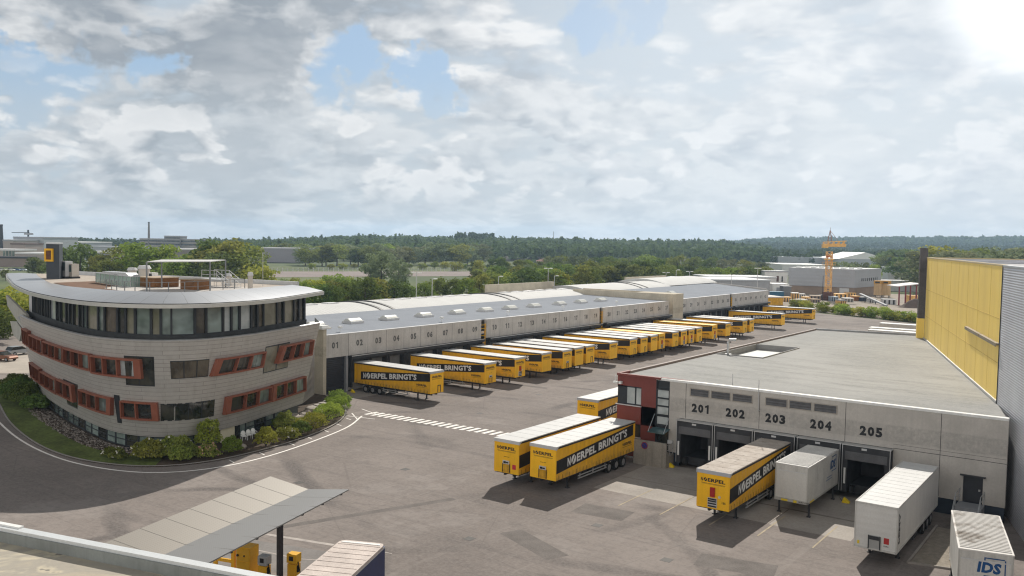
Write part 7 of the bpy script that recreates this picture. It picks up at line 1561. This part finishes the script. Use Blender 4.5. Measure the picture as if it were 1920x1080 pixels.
PROTO = {'round_a': tree_proto(1, 12, 5.0, .38, LEAF), 'round_b': tree_proto(2, 12, 5.6, .40, LEAF_D, 'wide'), 'round_c': tree_proto(3, 12, 4.4, .36, LEAF, 'round', None, 30, 62), 'round_d': tree_proto(8, 12, 4.9, .38, LEAF_D, 'round', None, 36, 60, .30), 'light': tree_proto(4, 12, 4.6, .36, LEAF_Y), 'willow': tree_proto(5, 14, 7.6, .40, LEAF_S, 'wide', 1.5, 46, 70, .28), 'russet': tree_proto(6, 12, 4.6, .36, LEAF_R), 'tall': tree_proto(7, 16, 4.2, .40, LEAF, 'tall', 2.0, 40, 60, .34), 'low': tree_proto(9, 5, 3.0, .26, LEAF_Y, 'wide', .3, 24, 60, .4)}
PLAB = {'round_a': 'green', 'round_b': 'dark green broad', 'round_c': 'green slender', 'round_d': 'dark green', 'light': 'bright yellow-green', 'willow': 'silvery green', 'russet': 'russet-tinged', 'tall': 'tall', 'low': 'low bright green'}
def plant(kind, x, y, h, where, group, label=None, wide=1.0):
    me, tm, H = PROTO[kind]; s = h/H; z = terrain_h(x, y)
    t = thing('shrub_tree' if kind == 'low' else 'tree', label or ('%s tree %s' % (PLAB[kind], where)), 'tree', (x, y, z-.1), RR.uniform(0, 6.28), None if label else group)
    c = link('crown', me, t); k = link('trunk', tm, t); t.scale = (s*wide, s*wide, s); return t
def row(px0, px1, n, depth0, depth1, y0, y1, kinds, where, group, jit=10, wide=1.0):
    """trees between two picture columns at true depths; heights from the tops read off the photograph"""
    for k in range(n):
        px = px0+(px1-px0)*(k+.5)/n+RR.uniform(-jit, jit); f = (px-px0)/(px1-px0); dep = depth0+(depth1-depth0)*f; dep *= RR.uniform(.96, 1.05); yt = y0+(y1-y0)*f+RR.uniform(-5, 6)
        p = at(px, yt, dep); h = max(3.5, p[2]-terrain_h(p[0], p[1])); plant(RR.choice(kinds), p[0], p[1], h, where, group, None, wide*RR.uniform(1.0, 1.4))
MIXK = ['round_a', 'round_b', 'round_c', 'round_d', 'round_a', 'round_d']
FR = ['round_a', 'round_a', 'round_c', 'round_d', 'light', 'round_b', 'russet']
row(590, 885, 11, 232, 285, 531, 524, FR, 'in the front row right behind the warehouse ridge', 'trees of the front row behind the warehouse', 8)
row(885, 1130, 8, 285, 335, 510, 501, FR, 'in the front row near the beige parapet screen', 'trees of the front row near the parapet screen', 8)
row(520, 700, 6, 215, 250, 535, 517, ['light', 'round_a', 'light', 'round_c'], 'between the office roof and the warehouse ridge', 'trees beside the office roof', 8)
row(890, 1250, 17, 350, 430, 502, 490, MIXK, 'in the second row behind the warehouse', 'trees of the second row behind the warehouse', 10)
row(1130, 1440, 20, 390, 440, 498, 504, MIXK+['light'], 'in the belt beyond the far warehouse roofs', 'trees beyond the far warehouse roofs', 8)
row(880, 1300, 26, 490, 560, 488, 480, MIXK+['willow', 'light'], 'in the middle belt before the gravel heaps', 'trees of the middle belt', 10, 1.1)
row(1180, 1450, 8, 560, 600, 484, 487, ['round_a', 'round_d', 'willow'], 'in the middle belt towards the sheds', 'trees of the middle belt near the sheds', 8, 1.1)
row(505, 660, 7, 330, 350, 525, 520, ['low', 'light', 'low'], 'in the rough meadow before the railway bed', 'shrubs of the meadow', 8, 1.2)
row(880, 1000, 5, 450, 470, 505, 500, ['low', 'willow', 'light'], 'at the end of the railway bed', 'trees at the end of the railway bed', 6, 1.1)
for (px, yt, dep, k, w, lab) in ((715, 472, 380, 'willow', 1.15, 'large silvery willow standing alone before the railway bed'), (748, 489, 372, 'willow', .8, 'smaller silvery willow at the right side of the large one'), (262, 458, 330, 'light', 1.5, 'broad yellowish tree above the left end of the pergola'), (228, 463, 345, 'round_a', 1.2, 'green tree left of the broad yellowish one'), (306, 462, 335, 'light', 1.3, 'yellowish tree right behind the pergola canopy'), (388, 452, 325, 'round_d', 1.25, 'dark tree with pointed top left of the tallest roadside tree'), (425, 452, 322, 'round_a', 1.3, 'tallest broad tree above the roof stairs'), (462, 462, 320, 'round_a', 1.2, 'broad tree right of the roof stairs'), (488, 502, 305, 'low', 1.2, 'low bright shrub tree right of the broad roadside tree'), (350, 480, 318, 'round_c', 1.2, 'lower tree behind the right pergola post'), (150, 461, 350, 'round_b', 1.1, 'dark tree right behind the lift tower'), (118, 466, 350, 'round_d', 1.2, 'dark tree half hidden by the lift tower'), (185, 480, 340, 'round_c', 1.1, 'small tree between the two dark groups'), (62, 483, 420, 'round_d', 1.4, 'dark spreading tree left of the lift tower'), (78, 488, 415, 'round_d', 1.0, 'smaller dark tree touching the lift tower'), (10, 505, 380, 'round_d', 1.1, 'dark tree below the far car park'), (205, 488, 320, 'round_a', 1.2, 'low green tree behind the air handlers'), (325, 485, 312, 'light', 1.2, 'yellowish low tree seen through the pergola'), (408, 478, 310, 'round_b', 1.1, 'low dark tree behind the roof stairs')):
    p = at(px, yt, dep); plant(k, p[0], p[1], p[2], '', None, lab, w)
row(-10, 30, 4, 190, 200, 545, 552, ['low', 'light', 'low'], 'on the sunny bank left of the office roof tip', 'trees on the bank left of the office', 4, 1.3)
row(-15, 28, 3, 165, 172, 580, 600, ['round_b', 'round_d'], 'in the shade under the bow of the office building', 'trees under the bow', 4, 1.2)
row(1690, 1735, 4, 520, 560, 488, 484, ['round_a', 'round_d'], 'between the factory and the yellow store', 'trees between factory and yellow store', 5, 1.2)
row(1560, 1650, 4, 470, 500, 491, 498, ['willow', 'light', 'round_c'], 'behind the grey factory roof', 'trees behind the factory roof', 8, .9)
row(1650, 1730, 7, 700, 780, 474, 470, MIXK, 'in the belt right of the far halls', 'trees right of the far halls', 6, 1.4)
row(1745, 1930, 14, 420, 470, 468, 470, ['round_a', 'willow', 'willow', 'light', 'round_c', 'round_d'], 'beyond the roof of the yellow store', 'trees beyond the yellow store roof', 6, 1.2)
row(560, 900, 20, 640, 720, 463, 458, ['round_a','round_c','willow','willow','light','round_d'], 'beyond the railway bed', 'trees beyond the railway bed', 8, 1.3)
row(480, 900, 20, 800, 860, 461, 459, ['round_a','round_c','willow','round_d'], 'at the foot of the wooded hill', 'trees at the foot of the wood', 8, 1.5)
row(580, 900, 16, 600, 615, 497, 494, ['low', 'light'], 'in the hedge line along the fence', 'bushes of the hedge line along the fence', 8, 1.3)
for k in range(26):
    f = k/25; px = 1478+240*f+RR.uniform(-4, 4); py = 577+27*f; p = gp(px, py+3); plant('low', p[0]+RR.uniform(-1, 1), p[1]+3+RR.uniform(0, 5), RR.uniform(1.6, 3.2), 'along the far edge of the yard', 'wild shrubs along the far edge of the yard', None, 1.3)

def woodland(name, label, n, pxr, depr, hr, quads, qs, lm, conif=0.0, keep=None):
    V = []; 
    for _ in range(n):
        px = RNG.uniform(*pxr); dep = math.sqrt(RNG.uniform(depr[0]**2, depr[1]**2))
        if keep and not keep(px, dep): continue
        q = EYE+FW*0; d = ray(px, 450); p = EYE+d*dep; x, y = p[0], p[1]; h = RNG.uniform(*hr); r = h*RNG.uniform(.34, .52); z = terrain_h(x, y)
        con = RNG.random() < conif
        d3 = RNG.normal(size=(quads, 3)); d3 /= np.linalg.norm(d3, axis=1)[:, None]
        if con:
            v = RNG.uniform(.15, 1, quads); rr = r*.7*(1-v)+.3; a = RNG.uniform(0, 6.28, quads); C = np.stack([rr*np.cos(a), rr*np.sin(a), h*1.15*v], 1)
        else:
            k = RNG.uniform(.55, 1, quads)[:, None]*(1+.25*np.sin(d3*5+x)); C = d3*k*np.array([r, r, h*.42])+np.array([0, 0, h*.6])
        V.append(leaf_quads(C+np.array([x, y, z]), qs*(h/14), d3, .5))
    o = link(name, np_mesh(name, np.concatenate(V))); o.data.materials.append(lm); tag(o, label, 'wood', kind='stuff')
woodland('woodland', 'wooded hill rising behind the warehouse', 2600, (380, 1440), (850, 1650), (12, 18), 40, 2.3, LEAF_F, .05)
woodland('conifer_wood', 'group of pointed conifers on the skyline of the wooded hill', 70, (852, 925), (1250, 1500), (17, 21), 46, 1.6, LEAF_F, 1.0)
woodland('distant_wood', 'blue far wooded ridge on the right', 3000, (1280, 2000), (2500, 3350), (13, 20), 16, 4.6, LEAF_F, .2)
woodland('distant_wood', 'distant tree belt below the left skyline', 420, (60, 600), (1150, 1500), (12, 17), 26, 2.6, LEAF_F)
woodland('plain_wood', 'tree belts across the plain on the right', 2600, (1400, 2000), (900, 2250), (11, 17), 28, 2.4, LEAF_F, 0, lambda px, dep: math.sin(px*.02+dep*.011) > -.6)

# ------------------------------------------------------------------ air
hz = MB(); hz.box(-4600, -4600, -100, 4600, 4600, 110); ho = hz.build('haze', mat('haze_air', (1, 1, 1))); ho['kind'] = 'stuff'; ho['label'] = 'thin pale haze over the plain'
hm = ho.data.materials[0]; hm.node_tree.nodes.clear(); vo = hm.node_tree.nodes.new('ShaderNodeVolumePrincipled'); ou = hm.node_tree.nodes.new('ShaderNodeOutputMaterial')
vo.inputs['Color'].default_value = (0.55, 0.76, 1.0, 1); vo.inputs['Density'].default_value = HAZE; vo.inputs['Anisotropy'].default_value = 0.35
hm.node_tree.links.new(vo.outputs[0], ou.inputs['Volume'])
SC.cycles.volume_bounces = 0; SC.cycles.max_bounces = 5; SC.cycles.diffuse_bounces = 3; SC.cycles.glossy_bounces = 3; SC.cycles.transmission_bounces = 3; SC.cycles.transparent_max_bounces = 4
SC.cycles.use_denoising = True; SC.cycles.filter_width = 1.2
